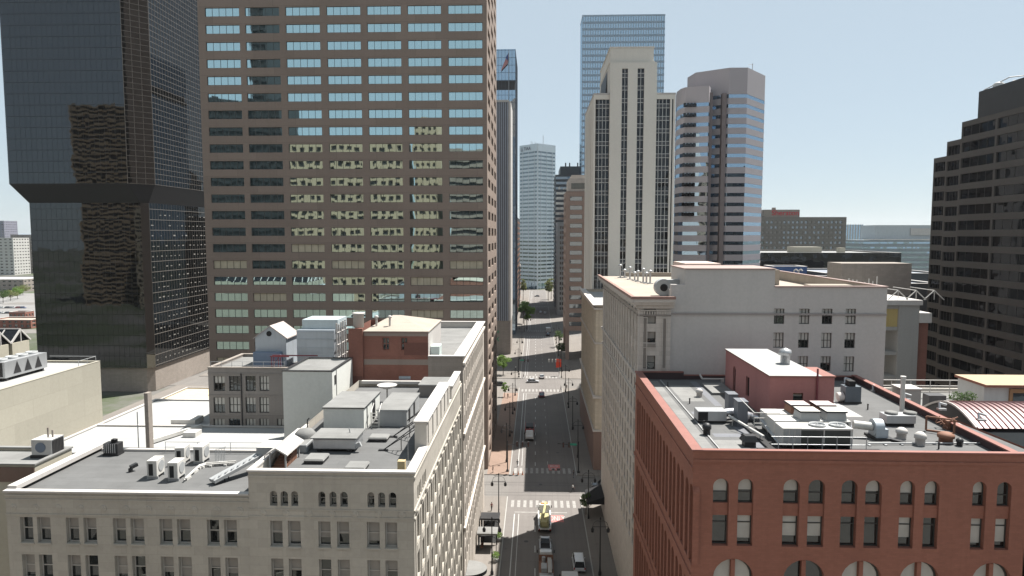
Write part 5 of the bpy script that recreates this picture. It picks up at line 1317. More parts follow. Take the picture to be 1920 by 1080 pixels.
m = MB(); a, c = pr(1310, 713), pr(1352, 720); m.path([(a.x, a.y-.5, zrr+.9), (a.x+.2, a.y-1.0, zrr+.4), (c.x+.6, a.y-1.0, zrr+.4)], .12, 6); m.box(c.x+.3, c.x+.6, a.y-1.2, a.y-.8, zrr, zrr+.4)
single('roof_pipe', m, ms_white, 'white bent pipe lying before the rear parapet at the left', 'pipe')
for i, (px, py, lab) in enumerate(((1293, 757, 'thin dark vent stub nearest the left parapet'), (1252, 725, 'thin dark vent stub in the rear left corner'), (1320, 800, 'thin dark vent stub beside the left roof seam'), (1760, 842, 'thin dark vent stub near the front edge at right'), (1627, 768, 'thin dark vent stub on the pale roof right of the penthouse'))):
    a = pr(px, py); single('vent_stub', MB().tube((a.x, a.y, zrr), (a.x, a.y, zrr+.55), .07, 6).tube((a.x, a.y, zrr+.55), (a.x, a.y, zrr+.62), .1, 6), ms_metald, lab, 'vent', 'thin vent stubs on the red building roof')
a = pr(1780, 805)
m = MB()
for k in range(14): m.tube((a.x+random.uniform(-.9, 1.4), a.y+random.uniform(-.6, .8), zrr+random.uniform(.05, .6)), (a.x+random.uniform(-.9, 1.4), a.y+random.uniform(-.6, .8), zrr+random.uniform(.2, 1.2)), .06, 5)
m.box(a.x-.4, a.x+.5, a.y-.3, a.y+.4, zrr+.003, zrr+.9)
single('scrap_heap', m, ms_rust, 'heap of rusty pipes and scrap beside the steel frame', 'scrap heap')

# ================================================================== right of the red building: neighbour roof with barrel roofed pavilion
b = Bldg('terrace_building', 'low neighbour building with grey roof terrace, right of the red building', 66, 80)
tp = [(40.0, 55.5), (100, 55.5), (100, 112), (45.2, 112), (45.2, 88.3), (xg+.45, 88.3)]
b.part('wall', MB().prism(tp, 0, 29.0), [ms_greyb]); m = MB(); m.add([(x, y, 29.006) for x, y in tp], [tuple(range(6))]); b.part('roof', m, ms_roofl)
m = MB(); m.box(45.3, 100, 111.6, 112, 29, 29.7); b.part('parapet', m, ms_creamtrim)
m = MB(); m.box(40.0, 100, 55.5, 55.9, 29, 29.7); b.part('parapet', m, ms_creamtrim)
zt_ = 29.0
g = thing('pavilion', 'grey roof pavilion with a curved pink ribbed metal roof', 'pavilion', (60, 85, zt_))
PX0, PX1 = 51.0, 82.0
m = MB(); m.box(PX0+.4, PX1, 79.6, 90.0, zt_+.003, 31.7); m.build('wall', stone('slate_wall', (.14, .155, .16)), g)
n = 14
def q(t): return (79.2+11.3*t, 32.3-.6*t+1.9*math.sin(t*PI))
m = MB()
for i in range(n):
    (ya, za), (yb_, zb_) = q(i/n), q((i+1)/n)
    m.add([(PX0, ya, za), (PX1, ya, za), (PX1, yb_, zb_), (PX0, yb_, zb_)], [(0, 1, 2, 3)])
m.build('curved_roof', plain('pink_metal_roof', (.26, .17, .17), .4, .2), g)
for k in range(44):
    x = PX0+.7*k; m = MB()
    for i in range(n):
        (ya, za), (yb_, zb_) = q(i/n), q((i+1)/n)
        m.add([(x, ya, za+.004), (x+.1, ya, za+.14), (x+.2, ya, za+.004), (x, yb_, zb_+.004), (x+.1, yb_, zb_+.14), (x+.2, yb_, zb_+.004)], [(0, 1, 4, 3), (1, 2, 5, 4)])
    m.build('roof_rib', plain('maroon_metal_rib', (.12, .06, .062), .45, .2), g)
m = MB(); vs = [(PX0+.01, 79.2, 31.2)]+[(PX0+.01,)+q(i/n) for i in range(n+1)]+[(PX0+.01, 90.5, 31.2)]
m.add(vs, [tuple(range(len(vs)))]); m.build('gable_end', ms_metald, g)
m = MB()
for i in range(n): m.bar((PX0-.08, q(i/n)[0], q(i/n)[1]+.04), (PX0-.08, q((i+1)/n)[0], q((i+1)/n)[1]+.04), .16, .22)
m.build('bargeboard', ms_white, g)
m = MB(); m.box(58.5, 61.5, 79.5, 79.59, zt_, 31.6); m.build('door', plain('grey_green_door', (.2, .25, .25), .5), g)
g = thing('stair_house', 'tan roofed stair house with white and orange brown walls at the right edge', 'stair house', (68, 99, zt_))
a = aY(1844, 755, 97); c = aY(1985, 755, 97); zs3 = aY(1850, 724, 97).z
m = MB(); m.box(a.x, c.x, 97, 103, zt_, zs3); m.build('wall', plain('white_render', (.52, .52, .51), .8), g)
m = MB(); m.box(a.x+3.4, c.x+.3, 96.7, 96.99, zt_, zs3-.3); m.build('front_panel', plain('orange_brown_panel', (.33, .19, .10), .8), g)
m = MB(); m.box(a.x-.3, c.x+.4, 96.1, 103.4, zs3, zs3+.35, 0, 1); m.build('roof', [ms_red, plain('tan_sheet_roof', (.36, .28, .19), .85)], g)
m = MB(); m.box(a.x+3.8, a.x+6, 96.65, 96.69, zs3-2.6, zs3-.9); m.build('window', mg_grey, g)
g = thing('water_cabinet', 'pale grey boxy cabinet standing left of the curved pink roof', 'cabinet', (47, 87, zt_))
a = aY(1692, 740, 86); c = aY(1727, 740, 86); zw = aY(1710, 731, 86).z
m = MB(); m.box(a.x, c.x, 86, 88.5, zt_+.003, zw); m.build('box', ms_conc, g)
m = MB(); m.box(a.x-.1, c.x+.1, 85.9, 88.6, zw+.002, zw+.15); m.build('lid', ms_white, g)
a = aY(1756, 750, 94)
single('cooling_unit', MB().box(a.x-1, a.x+1.3, 94, 95.6, zt_+.003, aY(1756, 742, 94).z), plain('charcoal_unit', (.06, .06, .065), .5), 'dark cube shaped cooling unit left of the leafy planters', 'cooling unit')
a = aY(1776, 757, 92); hh = aY(1776, 752, 92).z-zt_; single('vent_drum', MB().lathe((a.x, 92, zt_), [(.9, 0), (.9, hh-.5), (.7, hh-.1), (.1, hh)], 16), ms_unit, 'round pale vent drum behind the curved pink roof', 'vent')
def leafblob(m, c, r, n, s, mi=0):
    for _ in range(n):
        while True:
            d = Vector((random.uniform(-1, 1), random.uniform(-1, 1), random.uniform(-1, 1)))
            if .2 < d.length < 1: break
        p = Vector(c)+Vector((d.x*r[0], d.y*r[1], d.z*r[2]))
        u = Vector((random.gauss(0, 1), random.gauss(0, 1), random.gauss(0, 1))).normalized(); v = u.orthogonal().normalized()
        k = s*random.uniform(.6, 1.3)
        m.add([p-u*k, p+v*k*.6, p+u*k, p-v*k*.6], [(0, 1, 2, 3)], mi)
def leafmat(name, col):
    t = NT(name); oi = t.noise(sc_=1.3, detail=3)
    p = t.bsdf(t.mix(oi, sc3(col, .6), sc3(col, 1.5)), .6, 0, .3)
    tr = t.n('ShaderNodeBsdfTranslucent'); tr.inputs['Color'].default_value = (*sc3(col, 1.6), 1)
    mx = t.n('ShaderNodeMixShader'); mx.inputs[0].default_value = .3; t.l(p.outputs[0], mx.inputs[1]); t.l(tr.outputs[0], mx.inputs[2]); t.l(mx.outputs[0], t.o.inputs['Surface'])
    MATS[name] = t.m; return t.m
ml_green = leafmat('fresh_leaves', (.13, .21, .045)); ml_dark = leafmat('dark_leaves', (.06, .10, .03)); ml_olive = leafmat('olive_leaves', (.15, .17, .06))
for px, lab in ((1795, 'leafy planter box on the neighbour roof, left of two'), (1816, 'leafy planter box on the neighbour roof, right of two')):
    a = aY(px, 750, 96); zp_ = aY(px, 752, 96).z; g = thing('planter', lab, 'planter', (a.x, 96, zt_), 'leafy planters on the neighbour roof')
    m = MB(); m.box(a.x-.9, a.x+.9, 95.5, 96.4, zt_+.003, zp_); m.build('box', ms_rust, g)
    m = MB(); leafblob(m, (a.x, 96, zp_+.6), (1.1, .7, .8), 260, .16); m.build('foliage', ml_dark, g)
m = MB()
for z in (zt_+.9, zt_+1.9, zt_+2.8): m.tube((53, 108, z), (95, 108, z), .09, 6)
for i in range(15): m.tube((53+3*i, 108, zt_), (53+3*i, 108, zt_+2.8), .06, 5)
single('guard_rail', m, ms_white, 'white guard rail along the back of the neighbour roof terrace', 'railing')
m = MB()
for i in range(4): m.lathe((49.5+1.2*(i % 2), 66.2-1.0*(i//2), zt_), [(.5, 0), (.5, 2.6), (.2, 2.8)], 10)
single('tank_cluster', m, ms_unit, 'cluster of pale round tanks at the right edge beside the pavilion', 'tanks')
# ================================================================== stepped dark tower at the right edge
b = Bldg('stepped_tower', 'dark brown-grey tower with stepped top and ribbon windows at the right edge', 120, 150, 'tower')
SX = 103.0; ms_dk = stone('dark_precast', (.085, .078, .073), .1, .15)
edges = [aX(1751, 300, SX).y, aX(1776, 265, SX).y, aX(1804, 228, SX).y, aX(1831, 180, SX).y]
tops = [aX(1752, 297, SX).z, aX(1777, 266, SX).z, aX(1805, 229, SX).z]
yend = 96.0
fhs = 3.75
bays_ = [(edges[0]-1.0, edges[0]-6.0)]
m = MB(); lo_, wz_ = [], []
segs = [(edges[0], edges[1], tops[0]), (edges[1], edges[2], tops[1]), (edges[2], yend, tops[2])]
for ya, yb_, zt3 in segs:
    ops = []
    u = .0; L = ya-yb_
    nb = max(1, round(L/12.0)); bw = L/nb
    z = zt3-1.2
    while z-1.95 > 3:
        for k in range(nb): ops.append((bw*k+.35, bw*(k+1)-.35, z-2.35, z))
        z -= fhs
    facade(m, (SX, ya), -PI/2, L, 0, zt3, ops, .35)
    wz_.append(((SX, ya), ops))
    m.quad((SX, yb_, zt3), (SX+40, yb_, zt3), (SX+40, ya, zt3), (SX, ya, zt3)); m.quad((SX+40, ya, 0), (SX, ya, 0), (SX, ya, zt3), (SX+40, ya, zt3))
facade(m, (SX, yend), 0, 40, 0, tops[2], (), .3)
b.part('wall', m, ms_dk)
allw = [(O, op) for O, ops in wz_ for op in ops]
for O, ops in wz_: b.win(O, -PI/2, ops, S_BLACKW, .35, False, (0,))
b.done()
m = MB(); m.box(SX+.5, SX+38, 118, edges[3], tops[2], aX(1832, 172, SX).z); b.part('plant_room', m, ms_metald)
m = MB(); zz = aX(1832, 172, SX).z
for i in range(4): m.lathe((SX+3+2.5*i, edges[3]-3-2*i, zz), [(1.1, 0), (1.1, 1.2), (.6, 1.5), (.1, 1.6)], 12)
m.path([(SX+1, edges[3]-1, zz+.2), (SX+4, edges[3]-5, zz+2.2), (SX+10, edges[3]-8, zz+2.4)], .12, 6); b.part('roof_gear', m, ms_unit)
# ================================================================== parking garage beside the hotel
b = Bldg('parking_garage', 'bare concrete parking structure with open decks behind the painted party wall', 92, 148)
GX0, GX1, GX2 = aY(1664, 650, 140).x, aY(1683, 650, 140).x, aY(1721, 650, 140).x
gt = aY(1700, 572, 140).z
m = MB(); m.box(GX1, GX2, 140, 156, 0, gt); b.part('lift_shaft', m, ms_conc)
m = MB()
for z in (gt-.1, gt-4.5, gt-9.6, gt-14.6, gt-19.6, gt-24.6): m.box(GX0-3, GX1-.01, 140.3, 160, z-.7, z)
m.box(GX0-3, GX1-.01, 140.5, 141, gt-4.5, gt-.8, 1); m.box(GX0-3, GX1-.01, 158, 160, 0, gt-.8, 2)
b.part('deck', m, [ms_conc, plain('ochre_panel', (.40, .31, .13), .8), ms_metald])
m = MB(); m.box(GX0-3, GX2+.4, 139.6, 160, gt, gt+1.0); m.box(GX2, GX2+2.4, 139.8, 150, gt-3.6, gt-1.6); b.part('canopy', m, ms_white)
m = MB(); m.box(GX2, GX2+2.4, 141, 156, 0, gt-3.7); b.part('wall', m, ms_brick)
m = MB()
for i in range(3):
    x = GX0+.2+3.6*i; m.bar((x, 141, gt+1), (x+2, 141, gt+2.9), .16, .16); m.bar((x+2, 141, gt+2.9), (x+4, 141, gt+1), .16, .16); m.bar((x+2, 141, gt+1), (x+2, 141, gt+2.9), .1, .1)
    m.bar((x+2, 141, gt+2.9), (x+2, 150, gt+2.9), .14, .14)
for i in range(9):
    m.tube((GX0-1+.9*i, 158, gt), (GX0-1+.9*i, 158, gt+random.uniform(3.0, 4.8)), .13, 6)
b.part('roof_truss', m, ms_unit)
m = MB(); m.box(GX0, GX0+16, 162, 170, gt, gt+7.5); b.part('stair_head', m, ms_bstone)
# ================================================================== distant right
b = Bldg('hotel_slab', 'wide dull brown hotel slab with a red lettered sign on its roof house', 200, 460)
hx0, hx1 = aY(1425, 420, 450).x, aY(1587, 420, 450).x; hz = aY(1500, 407, 450).z
ms_far1 = stone('far_brown_facade', (.20, .185, .17), .08, .2)
fo = [(u, u+1.6, z, z+1.7) for z in [hz-4.2-3.3*k for k in range(9)] for u in [1.2+2.75*i for i in range(int((hx1-hx0-2)/2.75))]]
m = MB(); facade(m, (hx0, 450), 0, hx1-hx0, 0, hz, fo, .4); facade(m, (hx0, 480), -PI/2, 30, 0, hz, (), .3); facade(m, (hx1, 450), PI/2, 30, 0, hz, (), .3); m.quad((hx0, 450, hz-.2), (hx1, 450, hz-.2), (hx1, 480, hz-.2), (hx0, 480, hz-.2)); b.part('wall', m, ms_far1)
b.win((hx0, 450), 0, fo, (ms_frame_d, mg_grey, mb_grey, 0, (), .1), .4, False, (0, 0, 1)); b.done()
rx0, rx1, rz = aY(1433, 400, 450).x, aY(1500, 400, 450).x, aY(1460, 393, 450).z
m = MB(); m.box(rx0, rx1, 450.5, 462, hz, rz); m.box(rx0+6, rx0+8, 452, 454, rz, rz+1.4); b.part('roof_house', m, ms_bstone)
lettering('sign_lettering', 'Sheraton', 4.6, plain('red_lettering', (.50, .02, .04), .5), b.o, ((rx0+rx1)/2+2.2, 450.35, (hz+rz)/2+.2), (PI/2, 0, 0), .1, 1.05)
b = Bldg('striped_slab', 'slim blue and white striped tower between the brown slab and the grey hospital-like block', 320, 710, 'tower')
sx0, sx1 = aY(1588, 440, 700).x, aY(1618, 440, 700).x; sz = aY(1600, 421, 700).z
m = MB(); m.box(sx0, sx1, 700, 716, 0, sz); b.part('glazing', m, mg_blue)
m = MB()
for i in range(6): x = sx0+(sx1-sx0)*i/6; m.box(x, x+1.0, 699.8, 700, 0, sz)
b.part('white_fin', m, ms_white)
b = Bldg('medical_block', 'broad blue grey banded block with pale roof house at far right', 360, 600)
mx0, mx1, mz = aY(1618, 470, 560).x, aY(1760, 470, 560).x, aY(1690, 442, 560).z
banded(b, mx0, mx1, 560, 600, 2, int((mz-4)/3.9), 3.9, 1.5, plain('blue_grey_panel', (.24, .27, .29), .7), mg_blue, .3)
m = MB(); z0_ = mz; m.box(aY(1645, 430, 562).x, mx1, 565, 590, z0_-3, aY(1690, 422, 562).z); b.part('roof_house', m, plain('pale_grey_panel', (.42, .45, .47), .7))
m = MB(); m.box(aY(1708, 430, 564).x, mx1, 564, 564.9, z0_+.5, aY(1690, 428, 562).z); m.box(mx0, mx1, 559.6, 560, z0_-3.2, z0_-2.6); b.part('light_band', m, ms_white)
def lowb(name, lab, x0, x1, y0, y1, z, wall, roof, extra=None):
    b = Bldg(name, lab, (x0+x1)/2, (y0+y1)/2)
    shell(b, x0, x1, y0, y1, 0, z, wall, roof, par=.5, cop=ms_white, t=.8)
    return b
zA = aY(1560, 474, 320).z
b = lowb('long_block', 'long low black glass block with white roof before the brown hotel slab', aY(1400, 480, 320).x, aY(1690, 480, 320).x, 320, 370, zA, mg_black, ms_roofw)
m = MB(); m.box(aY(1490, 465, 335).x, aY(1541, 465, 335).x, 335, 345, zA-.4, aY(1500, 463, 335).z); m.box(aY(1575, 465, 340).x, aY(1585, 465, 340).x, 340, 344, zA-.4, zA+2); b.part('roof_house', m, ms_buff)
m = MB(); m.box(aY(1460, 500, 319).x, aY(1520, 500, 319).x, 318.5, 319.6, 0, zA-9); b.part('entrance_block', m, ms_metald)
zB = aY(1600, 505, 255).z
b = lowb('slate_block', 'low slate-roofed dark block in front of the long black block', aY(1536, 520, 255).x, aY(1760, 520, 255).x, 250, 285, zB-1.2, plain('dark_slate_wall', (.06, .065, .075), .6), ms_roofslate)
zC = aY(1480, 512, 235).z
b = lowb('blue_block', 'small bright blue sided low block behind the pale hotel roof', aY(1450, 510, 238).x, aY(1513, 510, 238).x, 238, 248, aY(1480, 500, 238).z, plain('cobalt_wall', (.05, .10, .24), .5), ms_roofslate)
b = lowb('grey_block', 'plain grey block with a pale flat roof between the slate block and the parking structure', aY(1545, 560, 200).x, aY(1745, 560, 200).x, 195, 232, aY(1650, 532, 195).z, plain('dark_slate_wall', (.06, .065, .075), .6), ms_roofslate)
# ================================================================== the ground, streets and pavements
def groundmat():
    t = NT('district_ground')
    v = t.n('ShaderNodeTexVoronoi'); v.inputs['Scale'].default_value = .018; t.l(t.pos(), v.inputs['Vector'])
    c = t.ramp(t.noise(sc_=.01, detail=8, rough=.7), [(.3, (.10, .098, .094)), (.45, (.07, .085, .05)), (.55, (.13, .125, .118)), (.7, (.20, .19, .18))])
    c = t.mix(.35, c, v.outputs['Distance'], 'SOFT_LIGHT')
    t.bsdf(c, .95, 0, .1); return t.m
def roadmat(name, col, tread=True):
    t = NT(name)
    a = t.ramp(t.noise(sc_=.12, detail=7, rough=.65), [(.3, 0.0), (.7, 1.0)])
    c = t.mix(a, sc3(col, .88), sc3(col, 1.08))
    w = t.ramp(t.noise((1.7, .03, 1), .6, 4), [(.45, 0.0), (.75, 1.0)])       # wheel tracks and drips along the street
    c = t.mix(t.math('MULTIPLY', w, .3), c, sc3(col, .55))
    b = t.n('ShaderNodeTexBrick'); b.inputs['Scale'].default_value = 1; b.offset = 0
    b.inputs['Brick Width'].default_value = 3.6; b.inputs['Row Height'].default_value = 4.6; b.inputs['Mortar Size'].default_value = .035
    b.inputs['Color1'].default_value = (1, 1, 1, 1); b.inputs['Color2'].default_value = (.91, .91, .91, 1); b.inputs['Mortar'].default_value = (.6, .6, .6, 1)
    t.l(t.pos(), b.inputs['Vector']); c = t.mix(.7, c, b.outputs['Color'], 'MULTIPLY')
    sp = t.ramp(t.noise(sc_=.9, detail=5), [(.62, 0.0), (.7, 1.0)]); c = t.mix(t.math('MULTIPLY', sp, .35), c, sc3(col, .5))
    g = t.noise(sc_=14, detail=3); c = t.mix(.25, c, t.mix(g, sc3(col, .7), sc3(col, 1.2)))
    t.bsdf(c, .9, 0, .2, bump=g, bstr=.15, bdist=.01); MATS[name] = t.m; return t.m
m_road = roadmat('street_concrete', (.17, .158, .15)); m_walk = roadmat('pavement_concrete', (.195, .178, .162)); m_cross = roadmat('cross_street_concrete', (.178, .168, .158))
m_plaza = stone('pink_plaza_paving', (.24, .17, .135), .1, 0, joint=(1.2, 1.2, .03, .8))
G = 9000
structure('ground', MB().quad((-G, -2000, -.12), (G, -2000, -.12), (G, 9500, -.12), (-G, 9500, -.12)), groundmat())
KL, KR = -5.7, 9.3
crosses = [(138.5, 151.5), (240, 256), (366, 382), (520, 536)]
m = MB(); m.quad((KL, -80, 0), (KR, -80, 0), (KR, 676, 0), (KL, 676, 0)); structure('road', m, m_road)
m = MB()
for a, c in crosses: m.quad((-420, a, .0), (KL, a, .0), (KL, c, .0), (-420, c, .0)); m.quad((KR, a, .0), (420, a, .0), (420, c, .0), (KR, c, .0))
structure('cross_street', m, m_cross)
m = MB(); edges_ = [-60]+[e for cr in crosses for e in cr]+[676]
for i in range(0, len(edges_), 2):
    a, c = edges_[i], edges_[i+1]
    for x0, x1 in ((-130, KL), (KR, 130)):
        m.box(x0, x1, a, c, -.1, .15)
structure('pavement', m, m_walk)
m = MB()
for i in range(0, len(edges_), 2):
    a, c = edges_[i], edges_[i+1]
    m.box(KL-.17, KL+.02, a, c, .0, .17); m.box(KR-.02, KR+.17, a, c, .0, .17)
structure('kerb', m, ms_conc)
structure('plaza_paving', MB().quad((-11, 151.7, .156), (KL-.3, 151.7, .156), (KL-.3, 232, .156), (-11, 232, .156)), m_plaza)
structure('parking_lot', MB().quad((-560, 405, -.09), (-200, 405, -.09), (-200, 620, -.09), (-560, 620, -.09)), roadmat('lot_asphalt', (.22, .215, .21)))
# painted markings
mp = plain('road_paint', (.40, .40, .39), .7, var=.2, scale=2); mred = plain('red_lane_paint', (.46, .16, .15), .8, var=.2, scale=1.2)
m = MB(); z = .005
def rect(x0, x1, y0, y1, zz=z): m.quad((x0, y0, zz), (x1, y0, zz), (x1, y1, zz), (x0, y1, zz))
segsY = [(40, 130), (158, 232), (262, 358), (388, 512), (540, 660)]
for a, c in segsY:
    rect(-4.15, -3.97, a, c); rect(-3.25, -3.13, a, c)
    y = a
    while y < c-3: rect(-.1, .08, y, y+2.6); rect(2.9, 3.0, y+1, y+3.4) if y > 100 else None; y += 8.2
for a, c in crosses:
    pass
structure('road_marking', m, mp)
m = MB()
for a, c in crosses:
    for yy in (a-5.2, c+1.4):
        x = KL+.8
        while x < KR-.6: rect(x, x+.62, yy, yy+3.6); x += 1.25
    rect(KL+1.6, KR-3, a-7.8, a-7.45)
structure('worn_crosswalk', m, plain('worn_crosswalk_paint', (.27, .262, .25), .8, var=.35, scale=1.5))
m = MB()
for yy in (139.6, 141.05, 145.4, 146.85): m.quad((-200, yy, .006), (200, yy, .006), (200, yy+.11, .006), (-200, yy+.11, .006)); 
structure('tram_rail', m, ms_metald)
m = MB(); rect(2.9, 5.5, 126.4, 129.6); rect(3.0, 5.8, 155.0, 159.0); structure('red_lane_patch', m, mred)
def flatword(t, x, y, s, sy):
    me = text_mesh(t, s, .001); me.materials.clear(); me.materials.append(mp)
    o = link('road_lettering', me, None, (x, y, .011)); o.scale = (1, sy, 1); tag(o, kind='structure')
flatword('ONLY', 4.2, 128.0, 1.15, 2.6); flatword('BUS', 4.4, 157.9, 1.1, 1.5); flatword('ONLY', 4.4, 156.0, 1.0, 1.5)
# manholes
for i, (x, y) in enumerate(((-1.6, 118), (1.2, 146), (5.6, 168), (-2.2, 205), (3.4, 272))):
    single('manhole_cover', MB().tube((x, y, 0), (x, y, .008), .4, 16), ms_metald, ('round manhole cover in the shaded near lane', 'round manhole cover between the tram rails', 'round manhole cover in the shaded right lane', 'round manhole cover before the dark red truck', 'round manhole cover beyond the second crossing')[i], 'manhole')
# distant terrain
m = MB(); n = 60
for i in range(n):
    x0, x1 = -9000+300*i, -8700+300*i
    h0, h1 = 90+60*math.sin(i*.7)+40*math.sin(i*1.9+1), 90+60*math.sin((i+1)*.7)+40*math.sin((i+1)*1.9+1)
    m.add([(x0, 8200, -.2), (x1, 8200, -.2), (x1, 9000, h1), (x0, 9000, h0), (x0, 9400, -.2), (x1, 9400, -.2)], [(0, 1, 2, 3), (3, 2, 5, 4)])
structure('hills', m, plain('blue_grey_hills', (.16, .20, .24), .9))

# ================================================================== vehicles
mt_tyre = plain('tyre_rubber', (.02, .02, .02), .8); mt_rim = plain('wheel_rim', (.35, .36, .37), .35, .7)
mt_glass = mirror('vehicle_glass', (.10, .11, .12), (.01, .011, .013), tilt=.01)
mt_lamp = plain('headlamp', (.7, .7, .66), .2); mt_tail = plain('tail_lamp', (.35, .02, .02), .3)
def paint(name, col): return MATS.get(name) or plain(name, col, .35, 0, .05, spec=.5, coat=.6)
def loft(m, st, mi=0):
    """st: (y, z0, z1, half width bottom, half width top)"""
    k = 8; vs = []
    for y, z0, z1, hb, ht in st:
        r = .18*(z1-z0); 
        vs += [(-hb+.05, y, z0), (hb-.05, y, z0), (hb, y, z0+r), (hb, y, z0+(z1-z0)*.55), (ht, y, z1-r*.5), (ht-.12, y, z1), (-ht+.12, y, z1), (-ht, y, z1-r*.5), (-hb, y, z0+(z1-z0)*.55), (-hb, y, z0+r)]
    k = 10; fs = []
    for a in range(len(st)-1):
        for i in range(k): fs.append((a*k+i, (a+1)*k+i, (a+1)*k+(i+1) % k, a*k+(i+1) % k))
    fs.append(tuple(range(k))); fs.append(tuple(range((len(st)-1)*k+k-1, (len(st)-1)*k-1, -1)))
    m.add(vs, fs, mi, False)
def wheels(g, L, W, r, axles):
    for y in axles:
        for s in (-1, 1):
            m = MB(); m.tube((s*(W/2-.22), y, r), (s*(W/2+.01), y, r), r, 14); t = m.build('wheel', mt_tyre, g)
            m = MB(); m.tube((s*(W/2+.012), y, r), (s*(W/2+.03), y, r), r*.6, 10); m.build('rim', mt_rim, t)
def lamps(g, L, W, zf, zb_):
    for s in (-1, 1):
        m = MB(); m.box(s*W*.36-.18, s*W*.36+.18, L/2-.06, L/2+.015, zf-.08, zf+.08); m.build('headlight', mt_lamp, g)
        m = MB(); m.box(s*W*.42-.1, s*W*.42+.1, -L/2-.015, -L/2+.05, zb_-.14, zb_+.14); m.build('taillight', mt_tail, g)
def car(name, label, cat, x, y, rz, col, cname, kind='sedan', group=None):
    g = thing(name, label, cat, (0, 0, 0), group); pm = paint(cname, col)
    if kind == 'sedan': L, W, Hh = 4.7, 1.82, 1.45
    elif kind == 'suv': L, W, Hh = 4.8, 1.9, 1.75
    elif kind == 'van': L, W, Hh = 5.2, 2.0, 1.95
    else: L, W, Hh = 5.7, 2.0, 1.85
    w = W/2
    m = MB()
    zb = .95 if kind != 'sedan' else .86
    loft(m, [(-L/2, .45, zb-.08, w*.9, w*.82), (-L/2+.18, .3, zb, w*.97, w*.9), (-L*.1, .26, zb+.02, w, w*.94), (L*.22, .26, zb, w, w*.93), (L/2-.25, .3, zb-.14, w*.95, w*.84), (L/2, .42, zb-.3, w*.86, w*.76)])
    m.build('body', pm, g)
    r0, r1 = {'sedan': (-L*.40, L*.22), 'suv': (-L*.47, L*.2), 'van': (-L*.48, L*.3), 'pickup': (-L*.05, L*.23)}[kind]
    sl = {'sedan': .75, 'suv': .3, 'van': .2, 'pickup': .25}[kind]
    m = MB()
    vs = []
    for (yy, zz, hw) in ((r0, zb-.02, w*.88), (r1, zb-.02, w*.88), (r1-.75, Hh-.04, w*.72), (r0+sl, Hh-.04, w*.72)): vs += [(-hw, yy, zz), (hw, yy, zz)]
    m.add(vs, [(0, 2, 4, 6), (1, 7, 5, 3), (2, 3, 5, 4), (0, 6, 7, 1)]); m.build('window', mt_glass, g)
    m = MB(); a, c = r0+sl, r1-.75; h2 = w*.73
    m.add([(-h2, a-.05, Hh-.05), (h2, a-.05, Hh-.05), (h2, c+.05, Hh-.05), (-h2, c+.05, Hh-.05), (-h2*.9, a+.1, Hh), (h2*.9, a+.1, Hh), (h2*.9, c-.1, Hh), (-h2*.9, c-.1, Hh)], [(0, 1, 5, 4), (1, 2, 6, 5), (2, 3, 7, 6), (3, 0, 4, 7), (4, 5, 6, 7)])
    for s in (-1, 1):
        for (ya, za, ha), (yb_, zb_, hb) in ((((r0, zb, w*.885)), (r0+sl, Hh-.03, w*.73)), ((r1, zb, w*.885), (r1-.75, Hh-.03, w*.73)), (((r0+r1)/2, zb, w*.885), ((r0+r1)/2-.1, Hh-.03, w*.73))): m.bar((s*ha, ya, za), (s*hb, yb_, zb_), .07, .1)
    m.build('roof', pm, g)
    if kind == 'pickup':
        m = MB(); m.box(-w*.82, w*.82, -L/2+.15, -L*.06, zb+.025, zb+.03, 1)
        for s in (-1, 1): m.box(s*w*.9-.06, s*w*.9+.06, -L/2+.05, -L*.06, zb-.05, zb+.28)
        m.box(-w*.84, w*.84, -L/2+.03, -L/2+.12, zb-.05, zb+.26); m.build('cargo_bed', [pm, ms_black], g)
    wheels(g, L, W, .34, (-L*.3, L*.31)); lamps(g, L, W, zb-.2, zb-.12)
    for s in (-1, 1):
        m = MB(); m.box(s*(w+.02)-.09, s*(w+.02)+.09, L*.14, L*.14+.1, zb+.02, zb+.16); m.build('mirror', pm, g)
    g.location = (x, y, .006); g.rotation_euler = (0, 0, rz); return g
def truck(name, label, cat, x, y, rz, L, cabc, cabn, body, Hcab=2.7):
    """body(g, L) builds the load part; the cab is at +y"""
    g = thing(name, label, cat, (0, 0, 0)); W = 2.35; pm = paint(cabn, cabc)
    m = MB(); c0 = L/2-2.3
    loft(m, [(c0, .6, Hcab, 1.12, 1.02), (L/2-1.3, .55, Hcab, 1.15, 1.02), (L/2-.75, .5, Hcab*.62, 1.15, 1.05), (L/2, .5, Hcab*.52, 1.1, 1.0)]); m.build('cab', pm, g)
    m = MB(); m.add([(-.98, L/2-.78, Hcab*.63), (.98, L/2-.78, Hcab*.63), (.88, L/2-1.27, Hcab-.1), (-.88, L/2-1.27, Hcab-.1)], [(0, 1, 2, 3)])
    for s in (-1, 1): m.add([(s*1.16, c0+.3, Hcab*.62), (s*1.16, L/2-1.0, Hcab*.62), (s*1.06, L/2-1.35, Hcab-.15), (s*1.06, c0+.3, Hcab-.15)], [(0, 1, 2, 3) if s > 0 else (3, 2, 1, 0)])
    m.build('window', mt_glass, g)
    m = MB(); m.box(-.5, .5, -L/2+.1, c0, .5, .85); m.box(-.95, .95, L/2-.02, L/2+.08, .4, .7); m.build('chassis', ms_metald, g)
    body(g, L, c0)
    wheels(g, L, W, .48, (-L/2+1.3, -L/2+2.4, L/2-1.1) if L > 8.5 else (-L/2+1.5, L/2-1.1)); lamps(g, L, W, .85, .9)
    for s in (-1, 1):
        m = MB(); m.box(s*1.38-.08, s*1.38+.08, L/2-.95, L/2-.85, 1.6, 2.1); m.build('mirror', ms_metald, g)
    g.location = (x, y, .006); g.rotation_euler = (0, 0, rz); return g
